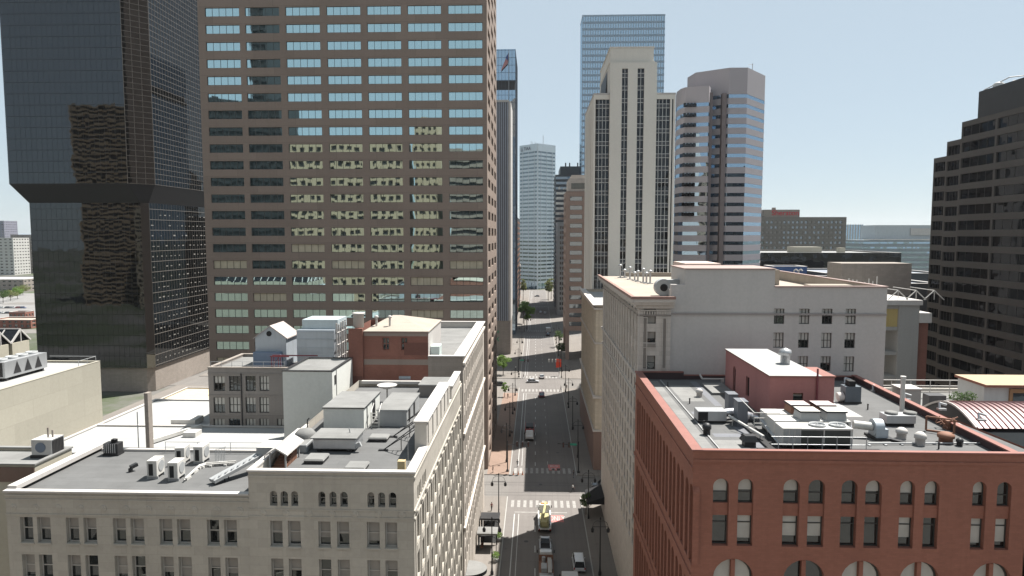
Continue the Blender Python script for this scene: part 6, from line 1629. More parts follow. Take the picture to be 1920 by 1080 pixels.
def b_box(mat, h):
    def f(g, L, c0):
        m = MB(); m.box(-1.22, 1.22, -L/2, c0-.12, .86, h); m.build('cargo_box', mat, g, .05)
        m = MB(); m.box(-1.1, 1.1, -L/2-.03, -L/2-.002, 1.0, h-.15); m.build('rear_door', ms_metalg, g)
    return f
def b_utility(g, L, c0):
    m = MB(); m.box(-1.18, 1.18, -L/2, c0-.1, .86, 1.0)
    for s in (-1, 1): m.box(s*1.1-.12, s*1.1+.12, -L/2, c0-.1, 1.0, 1.75)
    m.build('utility_bed', paint('white_paint', (.62, .62, .60)), g)
    m = MB(); m.box(-.8, .8, -L/2+.6, c0-1.2, 1.0, 1.6); m.bar((-.5, -L/2+.2, 2.0), (.3, c0+1.2, 2.75), .4, .4); m.box(-.5, .5, -L/2-.2, -L/2+.9, 1.6, 2.4); m.tube((.4, -L/2+1.4, 1.0), (.4, -L/2+1.4, 2.3), .3, 10)
    m.build('boom_lift', plain('yellow_boom', (.36, .33, .17), .7), g)
    m = MB()
    for k in range(5): m.box(-.9+.4*k, -.62+.4*k, -L/2+1.6, -L/2+2.6, 1.0, 1.35+.1*(k % 3))
    m.build('load', ms_bstone, g)
    m = MB(); m.box(-.7, .7, c0+.5, c0+.75, 2.7, 2.84); m.build('light_bar', plain('amber_light', (.6, .3, .05), .3), g)
def b_flat(g, L, c0):
    m = MB(); m.box(-1.2, 1.2, -L/2, c0-.1, .86, 1.02); m.box(-1.2, 1.2, c0-.25, c0-.1, 1.02, 2.0); m.build('flatbed', ms_rust, g)
    m = MB(); m.box(-.8, .1, -L/2+1.5, -L/2+3.4, 1.02, 1.7); m.box(.25, 1.0, -L/2+2, c0-.5, 1.02, 1.45); m.tube((-.4, c0-.7, 1.02), (-.4, c0-.7, 1.9), .3, 10); m.box(-1.1, 1.1, -L/2+.1, -L/2+1.2, 1.02, 1.12)
    m.build('load', ms_metalg, g)
    m = MB()
    for k in range(5): m.tube((.3+.13*k, -L/2+.4, 1.6), (.3+.13*k, c0-.3, 1.6), .06, 6)
    m.build('pipe_load', ms_unit, g)
def b_dump(g, L, c0):
    pm = plain('oxblood_body', (.30, .045, .04), .5)
    m = MB(); m.box(-1.2, 1.2, -L/2, c0-.15, .86, 1.0); m.box(-1.2, -1.1, -L/2, c0-.15, 1.0, 2.5); m.box(1.1, 1.2, -L/2, c0-.15, 1.0, 2.5); m.box(-1.1, 1.1, c0-.3, c0-.15, 1.0, 2.6); m.box(-1.1, 1.1, -L/2, -L/2+.1, 1.0, 2.3)
    m.build('dump_body', pm, g)
    m = MB(); m.box(-1.09, 1.09, -L/2+.1, c0-3.2, 1.0, 2.35); m.build('load', ms_metald, g)
    m = MB()
    for k in range(3): m.box(-1.0+.7*k, -.5+.7*k, c0-2.9, c0-1.0, 1.0, 1.9+.2*(k % 2))
    m.build('load', plain('dusty_red_load', (.25, .09, .085), .8), g)
truck('utility_truck', 'white utility truck with yellowish boom gear in its bed beside the red lane patch', 'truck', 1.75, 125.6, 0, 9.2, (.62, .62, .60), 'white_paint', b_utility)
car('pickup_truck', 'silver pickup directly behind the white utility truck', 'pickup', 1.75, 115.6, 0, (.42, .43, .45), 'silver_paint', 'pickup')
truck('flatbed_truck', 'flatbed truck loaded with grey gear and pipes behind the silver pickup', 'truck', 1.8, 107.3, 0, 8.0, (.55, .56, .56), 'pale_paint', b_flat, 2.4)
truck('box_truck', 'box truck with pale grey-green roof at the very bottom behind the flatbed', 'truck', 1.7, 98.3, 0, 7.2, (.5, .52, .52), 'pale_paint', b_box(plain('pale_green_box', (.36, .41, .40), .5), 3.2))
car('minivan', 'white minivan alone in the shaded right kerb lane', 'van', 7.2, 109.2, 0, (.62, .63, .65), 'bright_white_paint', 'van')
truck('box_truck', 'box truck with plain pale roof at the bottom, nearest the white minivan', 'truck', 5.3, 99.5, .02, 7.4, (.6, .6, .6), 'white_paint', b_box(plain('pale_box_panel', (.50, .51, .51), .5), 3.4))
truck('dump_truck', 'dark red dump truck with a white cab coming towards the viewer in the tower shadow', 'truck', -1.55, 182.0, PI, 9.5, (.55, .54, .53), 'dusty_white_paint', b_dump, 2.4)
car('sedan', 'dark red car driving alone in sunlight short of the second crossing', 'car', 2.1, 227.5, 0, (.14, .03, .04), 'maroon_paint', 'suv')
car('sedan', 'silver car turning broadside in the second crossing', 'car', -1.0, 249.5, -PI/2+.1, (.40, .41, .42), 'silver_paint')
car('sedan', 'silver grey car heading away just beyond the broadside car', 'car', 2.4, 257.5, 0, (.34, .34, .34), 'grey_paint')
car('suv', 'black car in shadow at the third crossing in front of a white truck', 'car', 6.6, 368, 0, (.02, .02, .024), 'black_paint', 'suv')
truck('box_truck', 'small white box truck just ahead of the black car at the third crossing', 'truck', 7.0, 379, 0, 6.5, (.62, .62, .60), 'white_paint', b_box(paint('white_paint', (.62, .62, .60)), 3.0))
car('sedan', 'dark car waiting in the side street past the brown tower, left of the tree', 'car', -13.5, 244, PI/2, (.05, .05, .055), 'charcoal_paint')
car('suv', 'dark car nosing out of the tram street beside the pale corner hotel', 'car', 14.6, 144.5, PI/2, (.025, .025, .03), 'black_paint', 'suv')
car('sedan', 'white car in the far shadowed block, right of its neighbour', 'car', 6.5, 470, 0, (.62, .62, .60), 'white_paint')
car('sedan', 'pale car in the far shadowed block, left of the white one', 'car', 3.4, 474, 0, (.5, .5, .5), 'pale_paint')
car('sedan', 'dark car crossing the bright plaza at the end of the street', 'car', 1.0, 600, PI/2, (.05, .05, .055), 'charcoal_paint')
# ================================================================== street furniture
def lamp_proto():
    g = thing('street_lamp', 'x', 'street lamp', (0, 0, 0), 'twin-arm street lamps along the kerbs')
    m = MB(); m.lathe((0, 0, 0), [(.26, 0), (.26, .5), (.16, .7), (.12, 1.2), (.10, 4), (.075, 9.2)], 10); m.lathe((0, 0, 9.2), [(.1, 0), (.14, .1), (.02, .45)], 8); m.build('pole', ms_metald, g)
    m = MB(); m.tube((-1.25, 0, 8.0), (1.25, 0, 8.0), .05, 6)
    for s in (-1, 1): m.path([(s*.1, 0, 8.9), (s*.5, 0, 9.0), (s*1.0, 0, 8.7), (s*1.25, 0, 8.0)], .035, 5)
    m.build('arm', ms_metald, g)
    for s in (-1, 1):
        m = MB(); m.lathe((s*1.25, 0, 7.05), [(.05, 0), (.24, .1), (.28, .55), (.1, .8), (.05, .95)], 8); m.build('lantern', ms_metald, g)
    return g
lp = lamp_proto()
lspots = [(-6.9, 105.5, 'black twin-arm street lamp beside the round entrance canopy'), (-6.9, 125.5, 'black twin-arm street lamp at the near left corner of the tram crossing'), (-6.9, 160, 'black twin-arm street lamp at the corner of the brown tower'),
          (-6.9, 181, 'black twin-arm street lamp in shade halfway along the brown tower'), (-6.9, 204, 'black twin-arm street lamp at the left edge of the long shadow'), (-6.9, 228, 'black twin-arm street lamp beside the small green street tree'),
          (-6.9, 268, 'black twin-arm street lamp before the ribbed grey tower'), (-6.9, 296, 'black twin-arm street lamp at the foot of the ribbed grey tower'), (-6.9, 340, 'black twin-arm street lamp past the ribbed tower on the left kerb'),
          (10.4, 106, 'black twin-arm street lamp right of the white minivan'), (10.2, 128, 'black twin-arm street lamp beside the dark entrance awning'), (10.4, 164, 'black twin-arm street lamp at the corner of the buff granite building'),
          (10.4, 188, 'black twin-arm street lamp in shade beside the buff granite building'), (10.4, 212, 'black twin-arm street lamp at the right edge of the long shadow'), (10.4, 234, 'black twin-arm street lamp near the red banner, short of the crossing'),
          (10.4, 275, 'black twin-arm street lamp beyond the red banner on the right kerb'), (10.4, 305, 'black twin-arm street lamp in the second shadow band on the right kerb'), (10.4, 340, 'black twin-arm street lamp in far sunlight on the right kerb')]
for i, (x, y, lab) in enumerate(lspots):
    if i == 0: lp.location = (x, y, .15); lp['label'] = lab
    else: dup(lp, (x, y, .15), 0, lab)
def signal(name, lab, x, y, s, n, white=False, sign=None):
    g = thing(name, lab, 'traffic signal', (x, y, .15)); LOC[g.name] = Vector((x, y, .15))
    m = MB(); m.tube((x, y, .15), (x, y, 7.4), .13, 8, 0, .1); m.tube((x, y, 6.4), (x+s*4.8, y, 6.9), .08, 6); m.box(x-.3, x+.3, y-.3, y+.3, .15, .5); m.build('mast_arm', ms_metald, g)
    for k in range(n):
        xx = x+s*(2.2+1.3*k); m = MB(); m.box(xx-.2, xx+.2, y-.2, y+.2, 6.05, 7.2); h = m.build('signal_head', ms_metald if not white else ms_unit, g)
        m = MB()
        for j in range(3): m.tube((xx, y-.21, 6.25+.37*j), (xx, y-.26, 6.25+.37*j), .13, 8)
        m.build('lens', plain('signal_lens', (.10, .03, .02), .3) if not white else ms_white, h)
    if sign:
        xx = x+s*1.4; m = MB(); m.box(xx-.95, xx+.95, y-.1, y-.05, 6.5, 7.0); m.build('street_sign', plain('green_street_sign', (.03, .22, .15), .5), g)
    return g
signal('traffic_signal', 'mast-arm traffic signal with green street sign at the far right of the tram crossing', 9.9, 153.4, -1, 2, False, True)
signal('traffic_signal', 'mast-arm traffic signal over the left lanes by the brown tower corner', -6.4, 153.6, 1, 3)
signal('traffic_signal', 'mast-arm signal with three pale panels at the second crossing beside the red banner', 9.9, 258, -1, 3, True)
signal('traffic_signal', 'mast-arm signal with green sign at the left of the second crossing', -6.4, 258, 1, 2, False, True)
signal('traffic_signal', 'mast-arm signal at the third crossing in the far shadow', -6.4, 383, 1, 2)
g = thing('banner', 'bright red banner hanging on a dark post at the second crossing', 'banner', (9.2, 262, .15)); LOC[g.name] = Vector((9.2, 262, .15))
m = MB(); m.tube((9.2, 262, .15), (9.2, 262, 7.0), .09, 6); m.build('post', ms_metald, g)
m = MB(); m.box(7.9, 9.1, 261.95, 262.05, 3.2, 6.6); m.box(9.3, 10.1, 261.95, 262.05, 3.4, 6.4); m.build('cloth', plain('red_cloth', (.60, .06, .03), .8), g)
def shelter(lab, y, roofm, h):
    g = thing('bus_shelter', lab, 'shelter', (-8.3, y, .15)); LOC[g.name] = Vector((-8.3, y, .15))
    m = MB(); m.box(-10.0, -6.5, y-1.4, y+1.4, h, h+.3); m.build('roof', roofm, g)
    m = MB()
    for (x, yy) in ((-9.8, y-1.2), (-6.7, y-1.2), (-9.8, y+1.2), (-6.7, y+1.2)): m.box(x-.06, x+.06, yy-.06, yy+.06, .15, h)
    m.build('post', ms_metald, g)
    m = MB(); m.box(-9.75, -9.71, y-1.1, y+1.1, .5, h-.2); m.box(-9.6, -6.8, y+1.14, y+1.18, .5, h-.2); m.build('glass_panel', mg_grey, g)
    m = MB(); m.box(-9.5, -9.0, y-1, y+1, .55, .65); m.build('bench', ms_rust, g)
shelter('dark flat-roofed bus shelter on the left pavement, farther from the viewer', 121.5, ms_metald, 2.9)
shelter('pale-roofed bus shelter on the left pavement, nearer the round canopy', 115.0, ms_roofl, 3.0)
g = thing('awning', 'dark fabric entrance awning jutting from the pale corner hotel', 'awning', (11.6, 131, .15)); LOC[g.name] = Vector((11.6, 131, .15))
m = MB(); m.add([(9.9, 127.5, 3.4), (13.24, 127.5, 4.6), (13.24, 134.2, 4.6), (9.9, 134.2, 3.4), (9.9, 127.5, 3.1), (9.9, 134.2, 3.1), (13.24, 127.5, 3.1), (13.24, 134.2, 3.1)], [(0, 1, 2, 3), (4, 0, 3, 5), (4, 6, 1, 0), (3, 2, 7, 5)]); m.build('cloth', plain('black_awning', (.018, .018, .02), .9), g)
m = MB()
for y in (127.8, 133.9): m.tube((10.0, y, .15), (10.0, y, 3.3), .05, 6)
m.build('post', ms_unit, g)
for i, (x, y) in enumerate(((-5.0, 151.9), (-3.9, 152.1), (-2.9, 151.9))):
    single('traffic_cone', MB().box(x-.2, x+.2, y-.2, y+.2, .004, .05).lathe((x, y, .05), [(.16, 0), (.05, .75), (.02, .8)], 8), plain('faded_cone', (.35, .13, .06), .7), ('small traffic cone at the tram crossing, leftmost of three', 'small traffic cone at the tram crossing, middle of three', 'small traffic cone at the tram crossing, rightmost of three')[i], 'cone', 'traffic cones')
for i, (x, y) in enumerate(((-6.6, 110), (-6.5, 117.8), (-6.6, 101))):
    g = thing('planter', ('round planter with green shrub by the kerb, between shelter and canopy', 'round planter with green shrub between the two bus shelters', 'round planter with green shrub nearest the bottom of the photo')[i], 'planter', (x, y, .15), 'shrub planters on the left pavement'); LOC[g.name] = Vector((x, y, .15))
    m = MB(); m.lathe((x, y, .15), [(.45, 0), (.6, .6), (.55, .62), (.1, .6)], 12); m.build('pot', ms_conc, g)
    m = MB(); leafblob(m, (x, y, 1.25), (.75, .75, .6), 240, .13); m.build('foliage', ml_green, g)
# ================================================================== trees
def tree(name, lab, x, y, h, r, mat, trunk=.18, group=None, n=2600, s=.22, z=.15, cz=.62):
    g = thing(name, lab, 'tree', (x, y, z), group); LOC[g.name] = Vector((x, y, z))
    m = MB(); th = h*.45
    m.tube((x, y, z), (x+.1, y, z+th), trunk, 8, 0, trunk*.7); tips = []
    for k in range(7):
        a = k*2.4; q = Vector((x+.1+math.cos(a)*r*.55, y+math.sin(a)*r*.55, z+th+h*.12+h*.32*random.random())); m.tube((x+.1, y, z+th*(.75+.04*k)), q, trunk*.45, 6, 0, trunk*.12); tips.append(q)
    tips.append(Vector((x+.1, y, z+h*.85))); m.tube((x+.1, y, z+th), tips[-1], trunk*.6, 6, 0, trunk*.12)
    m.build('trunk', plain('tree_bark', (.07, .052, .04), .9), g)
    m = MB()
    for k in range(22):
        while True:
            d = Vector((random.uniform(-1, 1), random.uniform(-1, 1), random.uniform(-1, 1)))
            if d.length < 1: break
        c = Vector((x+.1+d.x*r*.78, y+d.y*r*.78, z+h*.64+d.z*h*.30*(1-.35*abs(d.x)))); q = random.uniform(.2, .38)*r
        leafblob(m, c, (q, q, q*.8), n//22, s)
    m.build('crown', mat, g)
    return g
tree('street_tree', 'tall bright green street tree on the left pavement past the ribbed tower', -5.2, 392, 17, 5.0, ml_green, .25, None, 4200, .33)
tree('street_tree', 'second green street tree half hidden behind the tall one on the left pavement', -7.6, 416, 15, 4.2, ml_dark, .25, None, 2600, .33)
tree('street_tree', 'bright green round tree at the corner beyond the brown tower', -12.6, 262, 8.6, 3.3, ml_green, .16, None, 3000, .2)
tree('street_tree', 'small green tree tucked close beside the brown tower wall', -10.4, 226, 5.0, 1.5, ml_green, .1, None, 1200, .14)
tree('street_tree', 'small dark tree beside the street lamp near the hotel awning', 9.9, 129.8, 4.6, 1.5, ml_dark, .09, None, 1500, .12)
tree('street_tree', 'dark tree silhouette on the right pavement beside the far piers', 11.2, 300, 8, 2.6, ml_dark, .14, None, 1500, .2)
tree('street_tree', 'dark street tree farther along the right pavement in shade', 11.4, 330, 9, 2.8, ml_dark, .14, None, 1500, .2)
for i, (x, y, h, lab) in enumerate(((10.2, 560, 20, 'tall slim plaza tree right of the street end, nearer one'), (13.0, 575, 21, 'tall slim plaza tree right of the street end, farther one'), (-10.5, 565, 19, 'tall slim plaza tree left of the street end'))):
    tree('plaza_tree', lab, x, y, h, 3.6, ml_olive, .25, 'plaza trees at the street end', 1800, .4)
# ================================================================== people
def person_mesh(walk):
    bm = bpy.data.meshes.new('body'); s = walk
    J = {'pel': (0, 0, .95, .135), 'wa': (0, 0, 1.08, .12), 'ch': (0, .01, 1.3, .15), 'ne': (0, .0, 1.47, .058), 'he': (0, .02, 1.6, .088), 'to': (0, .015, 1.73, .07), 'no': (0, .115, 1.62, .018)}
    E = [('pel', 'wa'), ('wa', 'ch'), ('ch', 'ne'), ('ne', 'he'), ('he', 'to'), ('he', 'no')]
    for k, sg in (('l', -1), ('r', 1)):
        f = s*sg*.30
        J.update({'hp'+k: (sg*.095, 0, .9, .10), 'kn'+k: (sg*.1, f*.45+.03, .49, .066), 'an'+k: (sg*.1, f*1.05-.04, .09, .045), 'ft'+k: (sg*.12, f*1.05+.15, .045, .038),
                  'sh'+k: (sg*.185, 0, 1.4, .062), 'el'+k: (sg*.25, -f*.35-.02, 1.12, .045), 'wr'+k: (sg*.26, -f*.75+.07, .88, .03), 'pa'+k: (sg*.262, -f*.8+.09, .81, .034)})
        E += [('pel', 'hp'+k), ('hp'+k, 'kn'+k), ('kn'+k, 'an'+k), ('an'+k, 'ft'+k), ('ch', 'sh'+k), ('sh'+k, 'el'+k), ('el'+k, 'wr'+k), ('wr'+k, 'pa'+k)]
        px, py, pz_, _ = J['pa'+k]
        for j in range(4):
            y = py-.03+.02*j; ln = (.075, .085, .08, .062)[3-j]
            J[f'f{j}a{k}'] = (px-.003*sg, y, pz_-.04, .0095); J[f'f{j}b{k}'] = (px-.02*sg, y+.008, pz_-.04-ln*.8, .008); E += [('pa'+k, f'f{j}a{k}'), (f'f{j}a{k}', f'f{j}b{k}')]
        J['th'+k] = (px-.01*sg, py+.05, pz_-.035, .01); E.append(('pa'+k, 'th'+k))
    names = list(J); ix = {n: i for i, n in enumerate(names)}
    bm.from_pydata([J[n][:3] for n in names], [(ix[a], ix[c]) for a, c in E], [])
    o = bpy.data.objects.new('body', bm); COL.objects.link(o)
    md = o.modifiers.new('skin', 'SKIN'); md.use_smooth_shade = True
    sv = bm.skin_vertices[0].data
    for i, n in enumerate(names): sv[i].radius = (J[n][3], J[n][3]*(.8 if n in ('ch', 'wa', 'pel') else 1)); sv[i].use_root = (n == 'pel')
    sd = o.modifiers.new('sub', 'SUBSURF'); sd.levels = 1
    dg = bpy.context.evaluated_depsgraph_get(); dg.update()
    me = bpy.data.meshes.new_from_object(o.evaluated_get(dg)); bpy.data.objects.remove(o)
    me.materials.clear()
    idx = []
    for p in me.polygons:
        z = p.center.z; x = abs(p.center.x)
        if z > 1.47: i = 0
        elif x > .2 and z < 1.1: i = 0
        elif z > .94: i = 1
        elif z > .075: i = 2
        else: i = 3
        idx.append(i)
    me.polygons.foreach_set('material_index', idx)
    return me
pms = [person_mesh(1.0), person_mesh(.15), person_mesh(-1.0)]
hairm = MB().lathe((0, .0, 1.6), [(.092, .02), (.1, .08), (.085, .13), (.04, .165), (.01, .17)], 10)
skin = plain('skin_tone', (.36, .21, .15), .6); shoe = plain('dark_shoe', (.02, .02, .02), .6); hair = plain('dark_hair', (.025, .018, .014), .7)
def person(lab, x, y, rz, k, top, bottom, z=.15):
    g = thing('person', lab, 'person', (0, 0, 0))
    me = pms[k].copy()
    for mt in (skin, plain('shirt_%d' % (hash(top) % 9999), top, .8), plain('trousers_%d' % (hash(bottom) % 9999), bottom, .8), shoe): me.materials.append(mt)
    link('body', me, g); hairm.build('hair', hair, g)
    m = MB()
    for s in (-1, 1): m.lathe((s*.032, .1, 1.615), [(.002, -.01), (.011, 0), (.002, .01)], 6)
    m.build('eyes', shoe, g)
    g.location = (x, y, z); g.rotation_euler = (0, 0, rz)
W_, D_ = (.6, .6, .58), (.03, .03, .035)
person('pedestrian in dark clothes crossing near the tram rails, left lanes', -4.2, 157.2, .4, 0, D_, (.05, .05, .06), .01)
person('pedestrian in black on the pink paving at the brown tower corner', -9.7, 152.6, 1.4, 1, (.02, .02, .02), (.03, .03, .03))
person('pedestrian in a white top and dark trousers on the tram street crossing', 8.0, 142.0, -1.4, 2, W_, D_, .01)
person('pedestrian in dark coat standing in the shadow before the crossing', 8.6, 150.2, 1.2, 1, D_, (.1, .1, .12), .01)
person('pedestrian in brown walking on the pavement beside the small tower tree', -9.2, 224, .2, 0, (.14, .08, .05), D_)
person('pedestrian in dark blue by the lamp short of the second crossing, left', -6.9, 232, 2.6, 2, (.04, .05, .1), D_)
person('pedestrian in dark grey crossing at the second crossing, left side', -4.6, 256.5, 1.5, 0, (.08, .08, .08), D_, .01)
person('pedestrian in white on the left pavement before the ribbed tower', -8.0, 272, .1, 0, W_, (.1, .1, .14))
person('pedestrian in grey on the right pavement at the second crossing', 8.9, 236, 1.5, 2, (.2, .2, .2), D_)
person('pedestrian in black on the right pavement near the red banner', 11.0, 238, 3.0, 0, (.02, .02, .02), D_)
person('pedestrian in pale shirt on the left pavement beside the dark bus shelter', -7.2, 118.6, 3.1, 1, (.45, .42, .38), (.06, .06, .09))
person('pedestrian in red-brown on the left pavement near the corner lamp', -8.6, 131, .3, 0, (.2, .06, .05), D_)
# ================================================================== far left background
def simpleblock(name, lab, x0, x1, y0, y1, z1, wall, roof, rows_, cols_, wz=1.6, cat='building'):
    b = Bldg(name, lab, (x0+x1)/2, (y0+y1)/2, cat)
    fw = (x1-x0)/cols_; fh = z1/rows_
    fo = [(fw*(i+.25), fw*(i+.75), fh*k+fh*.3, fh*k+fh*.3+wz) for k in range(rows_-1, -1, -1) for i in range(cols_)]
    dw_ = max(3, int((y1-y0)/5)); sw = (y1-y0)/dw_
    ro = [(sw*(i+.25), sw*(i+.75), fh*k+fh*.3, fh*k+fh*.3+wz) for k in range(rows_-1, -1, -1) for i in range(dw_)]
    shell(b, x0, x1, y0, y1, 0, z1, wall, roof, fo=fo, ro=ro, rev=.3, par=.6, cop=ms_white, t=.5)
    b.win((x0, y0), 0, fo, S_FAR, .3, False, (0, .4), 60); b.win((x1, y0), PI/2, ro, S_FAR, .3, False, (0, .4), 60); b.done(); return b
def at(px, py, Y): return aY(px, py, Y)
p0, p1 = at(-60, 450, 900), at(24, 450, 900); simpleblock('apartment_block', 'pale grey apartment block with small square windows at the far left edge', p0.x, p1.x, 900, 930, aY(10, 446, 900).z, stone('pale_concrete_panel', (.46, .45, .43), .06, .15), ms_roofw, 12, 9)
p0, p1 = at(20, 450, 950), at(52, 450, 950); simpleblock('office_block', 'darker grey office block right of the pale apartment block', p0.x, p1.x+30, 950, 990, aY(35, 440, 950).z, ms_greyb, ms_roofl, 13, 14)
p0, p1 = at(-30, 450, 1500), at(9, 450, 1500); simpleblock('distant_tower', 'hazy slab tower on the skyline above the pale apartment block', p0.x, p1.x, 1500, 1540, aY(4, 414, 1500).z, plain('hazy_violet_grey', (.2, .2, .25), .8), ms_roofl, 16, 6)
p0, p1 = at(-80, 530, 640), at(44, 530, 640); simpleblock('brick_warehouse', 'low white-roofed brick warehouse below the apartment blocks', p0.x, p1.x, 640, 690, aY(20, 524, 640).z, ms_bstone, ms_roofw, 3, 12)
p0, p1 = at(-20, 610, 385), at(58, 610, 385); simpleblock('brick_shop', 'small red brick shop with a pale flat roof behind the glazed trusses', p0.x, p1.x, 385, 400, 5.0, ms_brick, ms_roofcream, 2, 7)
p0, p1 = at(17, 590, 430), at(47, 590, 430); simpleblock('brick_kiosk', 'small boxy brown brick building at the edge of the parking lot', p0.x, p1.x, 430, 438, 4.4, ms_brick, ms_rust, 1, 4)
for i, (px, py, lab) in enumerate(((6, 560, 'dark leafy tree at the far left edge beyond the parking lot'), (20, 556, 'olive leafy tree second from the left edge beyond the parking lot'), (33, 552, 'bright green tree nearest the black tower beyond the parking lot'), (43, 545, 'pale green tree behind the parked cars close to the black tower'))):
    p = aZ(px, py+8, 0); tree('lot_tree', lab, p.x, p.y, 10, 6.5, (ml_dark, ml_olive, ml_green, ml_olive)[i], .2, None, 1500, .35, 0)
cols_ = [((.6, .6, .6), 'white_paint'), ((.05, .05, .06), 'charcoal_paint'), ((.4, .41, .42), 'silver_paint'), ((.25, .04, .04), 'signal_red_paint'), ((.06, .09, .2), 'navy_paint')]
k = 0
for r_, py in enumerate((578, 588, 597)):
    for i, px in enumerate((3, 13, 23, 33, 43)):
        if r_ == 2 and i < 2: continue
        p = aZ(px, py, -.09); c, nm = cols_[k % 5]
        g = car('parked_car', f"{nm.replace('_paint', '').replace('_', ' ')} parked car in the far left lot, {('farthest', 'middle', 'nearest')[r_]} row, {('leftmost', 'second', 'third', 'fourth', 'rightmost')[i]}", 'car', p.x, p.y, PI/2*(1 if i % 2 else -1), c, nm, 'sedan', 'cars parked in the lot at far left'); g.location.z = -.08
        k += 1
# ================================================================== city behind the viewpoint, seen in the mirror glass
def rear(name, lab, x0, x1, y1, z1, wall, fhh=3.8, bay=4.2, depth=30, ww=.55, wh=.5):
    b = Bldg(name, lab, (x0+x1)/2, y1-depth/2)
    m = MB(); n = max(1, int((x1-x0)/bay)); bw = (x1-x0)/n
    ops = [(bw*(i+.5-ww/2), bw*(i+.5+ww/2), fhh*k+1.2, fhh*k+1.2+fhh*wh) for k in range(int(z1/fhh)) for i in range(n)]
    facade(m, (x1, y1), PI, x1-x0, 0, z1, ops, .4)
    facade(m, (x0, y1), -PI/2, depth, 0, z1, (), .3); facade(m, (x1, y1-depth), PI/2, depth, 0, z1, (), .3); m.quad((x0, y1-depth, z1), (x1, y1-depth, z1), (x1, y1, z1), (x0, y1, z1))
    b.part('wall', m, wall)
    m = MB(); m.quad((x0+.1, y1-.41, .5), (x1-.1, y1-.41, .5), (x1-.1, y1-.41, z1-.2), (x0+.1, y1-.41, z1-.2)); b.part('window', m, ms_black)
ms_rear = stone('sunlit_ivory_stone', (.38, .29, .20), .06, .1)
rear('rear_tower', 'black office tower behind the viewpoint, mirrored at left in the brown tower', -182, -138, -60, 128, ms_metald, 3.8, 3, 30, .8, .6)
rear('rear_tower', 'very tall slim dark tower behind the viewpoint, mirrored as a dark stripe', -152.5, -144.5, -58, 250, ms_metald, 3.8, 4, 28, .8, .6)
rear('rear_building', 'ivory stone office block behind the viewpoint, mirrored in the middle windows', -134, -72, -60, 106, ms_rear, 3.8, 4.2, 30, .62, .62)
rear('rear_building', 'ivory stone tower behind the viewpoint, mirrored right of the middle', -67, -54, -66, 118, ms_rear, 3.8, 3.2)
rear('rear_building', 'striped dark office block behind the viewpoint, mirrored in the right windows', -47, -24, -60, 100, stone('mid_brown_band', (.25, .2, .17)), 3.8, 22, 30, .96, .55)
rear('rear_building', 'tall ivory tower behind the viewpoint at left, mirrored in the black glass tower', -352, -298, -60, 152, ms_rear, 3.6, 60, 40, .96, .55)
rear('rear_building', 'lower tan block behind the viewpoint at left, mirrored in the black glass tower', -296, -236, -40, 74, stone('tan_rear_stone', (.42, .36, .27)), 3.6, 5)
rear('rear_building', 'red brick block behind the viewpoint at left', -232, -196, -20, 46, ms_brick, 3.6, 4)
rear('rear_building', 'dark banded office block behind the viewpoint at right, mirrored in the granite tower', 96, 190, -50, 101, ms_metald, 3.8, 24, 30, .95, .5)
rear('rear_building', 'tan block behind the viewpoint across the street', 14, 38, -30, 62, ms_equit, 3.6, 4)
rear('rear_building', 'cream low block behind the viewpoint at left', -70, -12, 10, 30, ms_cream, 3.6, 4)
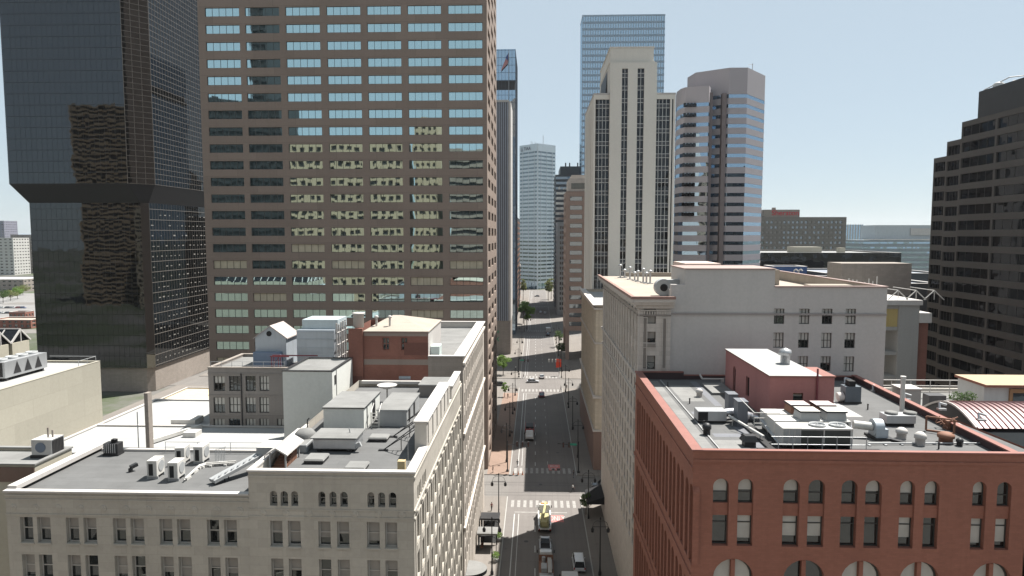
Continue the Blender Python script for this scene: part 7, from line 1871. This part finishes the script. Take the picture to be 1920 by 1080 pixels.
# ================================================================== light, sky, camera
SUN = Vector((.398, .343, 1.0)).normalized()
el = math.asin(SUN.z); az = math.atan2(SUN.x, SUN.y)
w = bpy.data.worlds.new('World'); sc.world = w; w.use_nodes = True
nt = w.node_tree; nt.nodes.clear()
out = nt.nodes.new('ShaderNodeOutputWorld'); bg = nt.nodes.new('ShaderNodeBackground'); sky = nt.nodes.new('ShaderNodeTexSky')
sky.sky_type = 'NISHITA'; sky.sun_disc = False; sky.sun_elevation = el; sky.sun_rotation = az; sky.altitude = 1600; sky.air_density = 1.0; sky.dust_density = 1.2; sky.ozone_density = 1.0
bg.inputs['Strength'].default_value = .054
veil = nt.nodes.new('ShaderNodeMix'); veil.data_type = 'RGBA'; veil.inputs[0].default_value = .75      # a thin even veil of high cloud whitens the clear sky
nt.links.new(sky.outputs[0], veil.inputs[6]); veil.inputs[7].default_value = (5.2, 6.1, 6.6, 1)
nt.links.new(veil.outputs[2], bg.inputs[0]); nt.links.new(bg.outputs[0], out.inputs[0])
ld = bpy.data.lights.new('sun', 'SUN'); ld.energy = 5.0; ld.angle = R(.53); ld.color = (1.0, .955, .89)
lo_s = bpy.data.objects.new('sun', ld); COL.objects.link(lo_s); lo_s.rotation_euler = (-SUN).to_track_quat('-Z', 'Y').to_euler(); lo_s.location = (40, 40, 300)
cd = bpy.data.cameras.new('camera'); cam = bpy.data.objects.new('camera', cd); COL.objects.link(cam)
cd.sensor_width = 36; cd.lens = F/1920*36; cd.clip_start = .5; cd.clip_end = 30000
cam.location = (0, 0, H); cam.rotation_euler = (PI/2-PITCH, 0, YAW)
sc.camera = cam
sc.view_settings.view_transform = 'Standard'; sc.view_settings.look = 'None'; sc.view_settings.gamma = 1; sc.view_settings.exposure = 1.15
sc.render.engine = 'CYCLES'
cy = sc.cycles; cy.use_denoising = True; cy.max_bounces = 6; cy.diffuse_bounces = 2; cy.glossy_bounces = 4; cy.transparent_max_bounces = 6; cy.caustics_reflective = False; cy.caustics_refractive = False; cy.sample_clamp_indirect = 4
# ------------------------------------------------------------------ the air: thin even haze round the whole scene
hz_ = MB().box(-9050, 9050, -2050, 9550, -1.2, 262)
ho = hz_.build('haze', [], None); tag(ho, kind='stuff')
hm = bpy.data.materials.new('thin_haze'); hm.use_nodes = True; ht = hm.node_tree; ht.nodes.clear()
hout = ht.nodes.new('ShaderNodeOutputMaterial'); hv = ht.nodes.new('ShaderNodeVolumePrincipled')
hv.inputs['Color'].default_value = (.86, .90, .95, 1); hv.inputs['Density'].default_value = .00004; hv.inputs['Anisotropy'].default_value = .35
ht.links.new(hv.outputs[0], hout.inputs['Volume']); ho.data.materials.append(hm)
cy.volume_bounces = 0
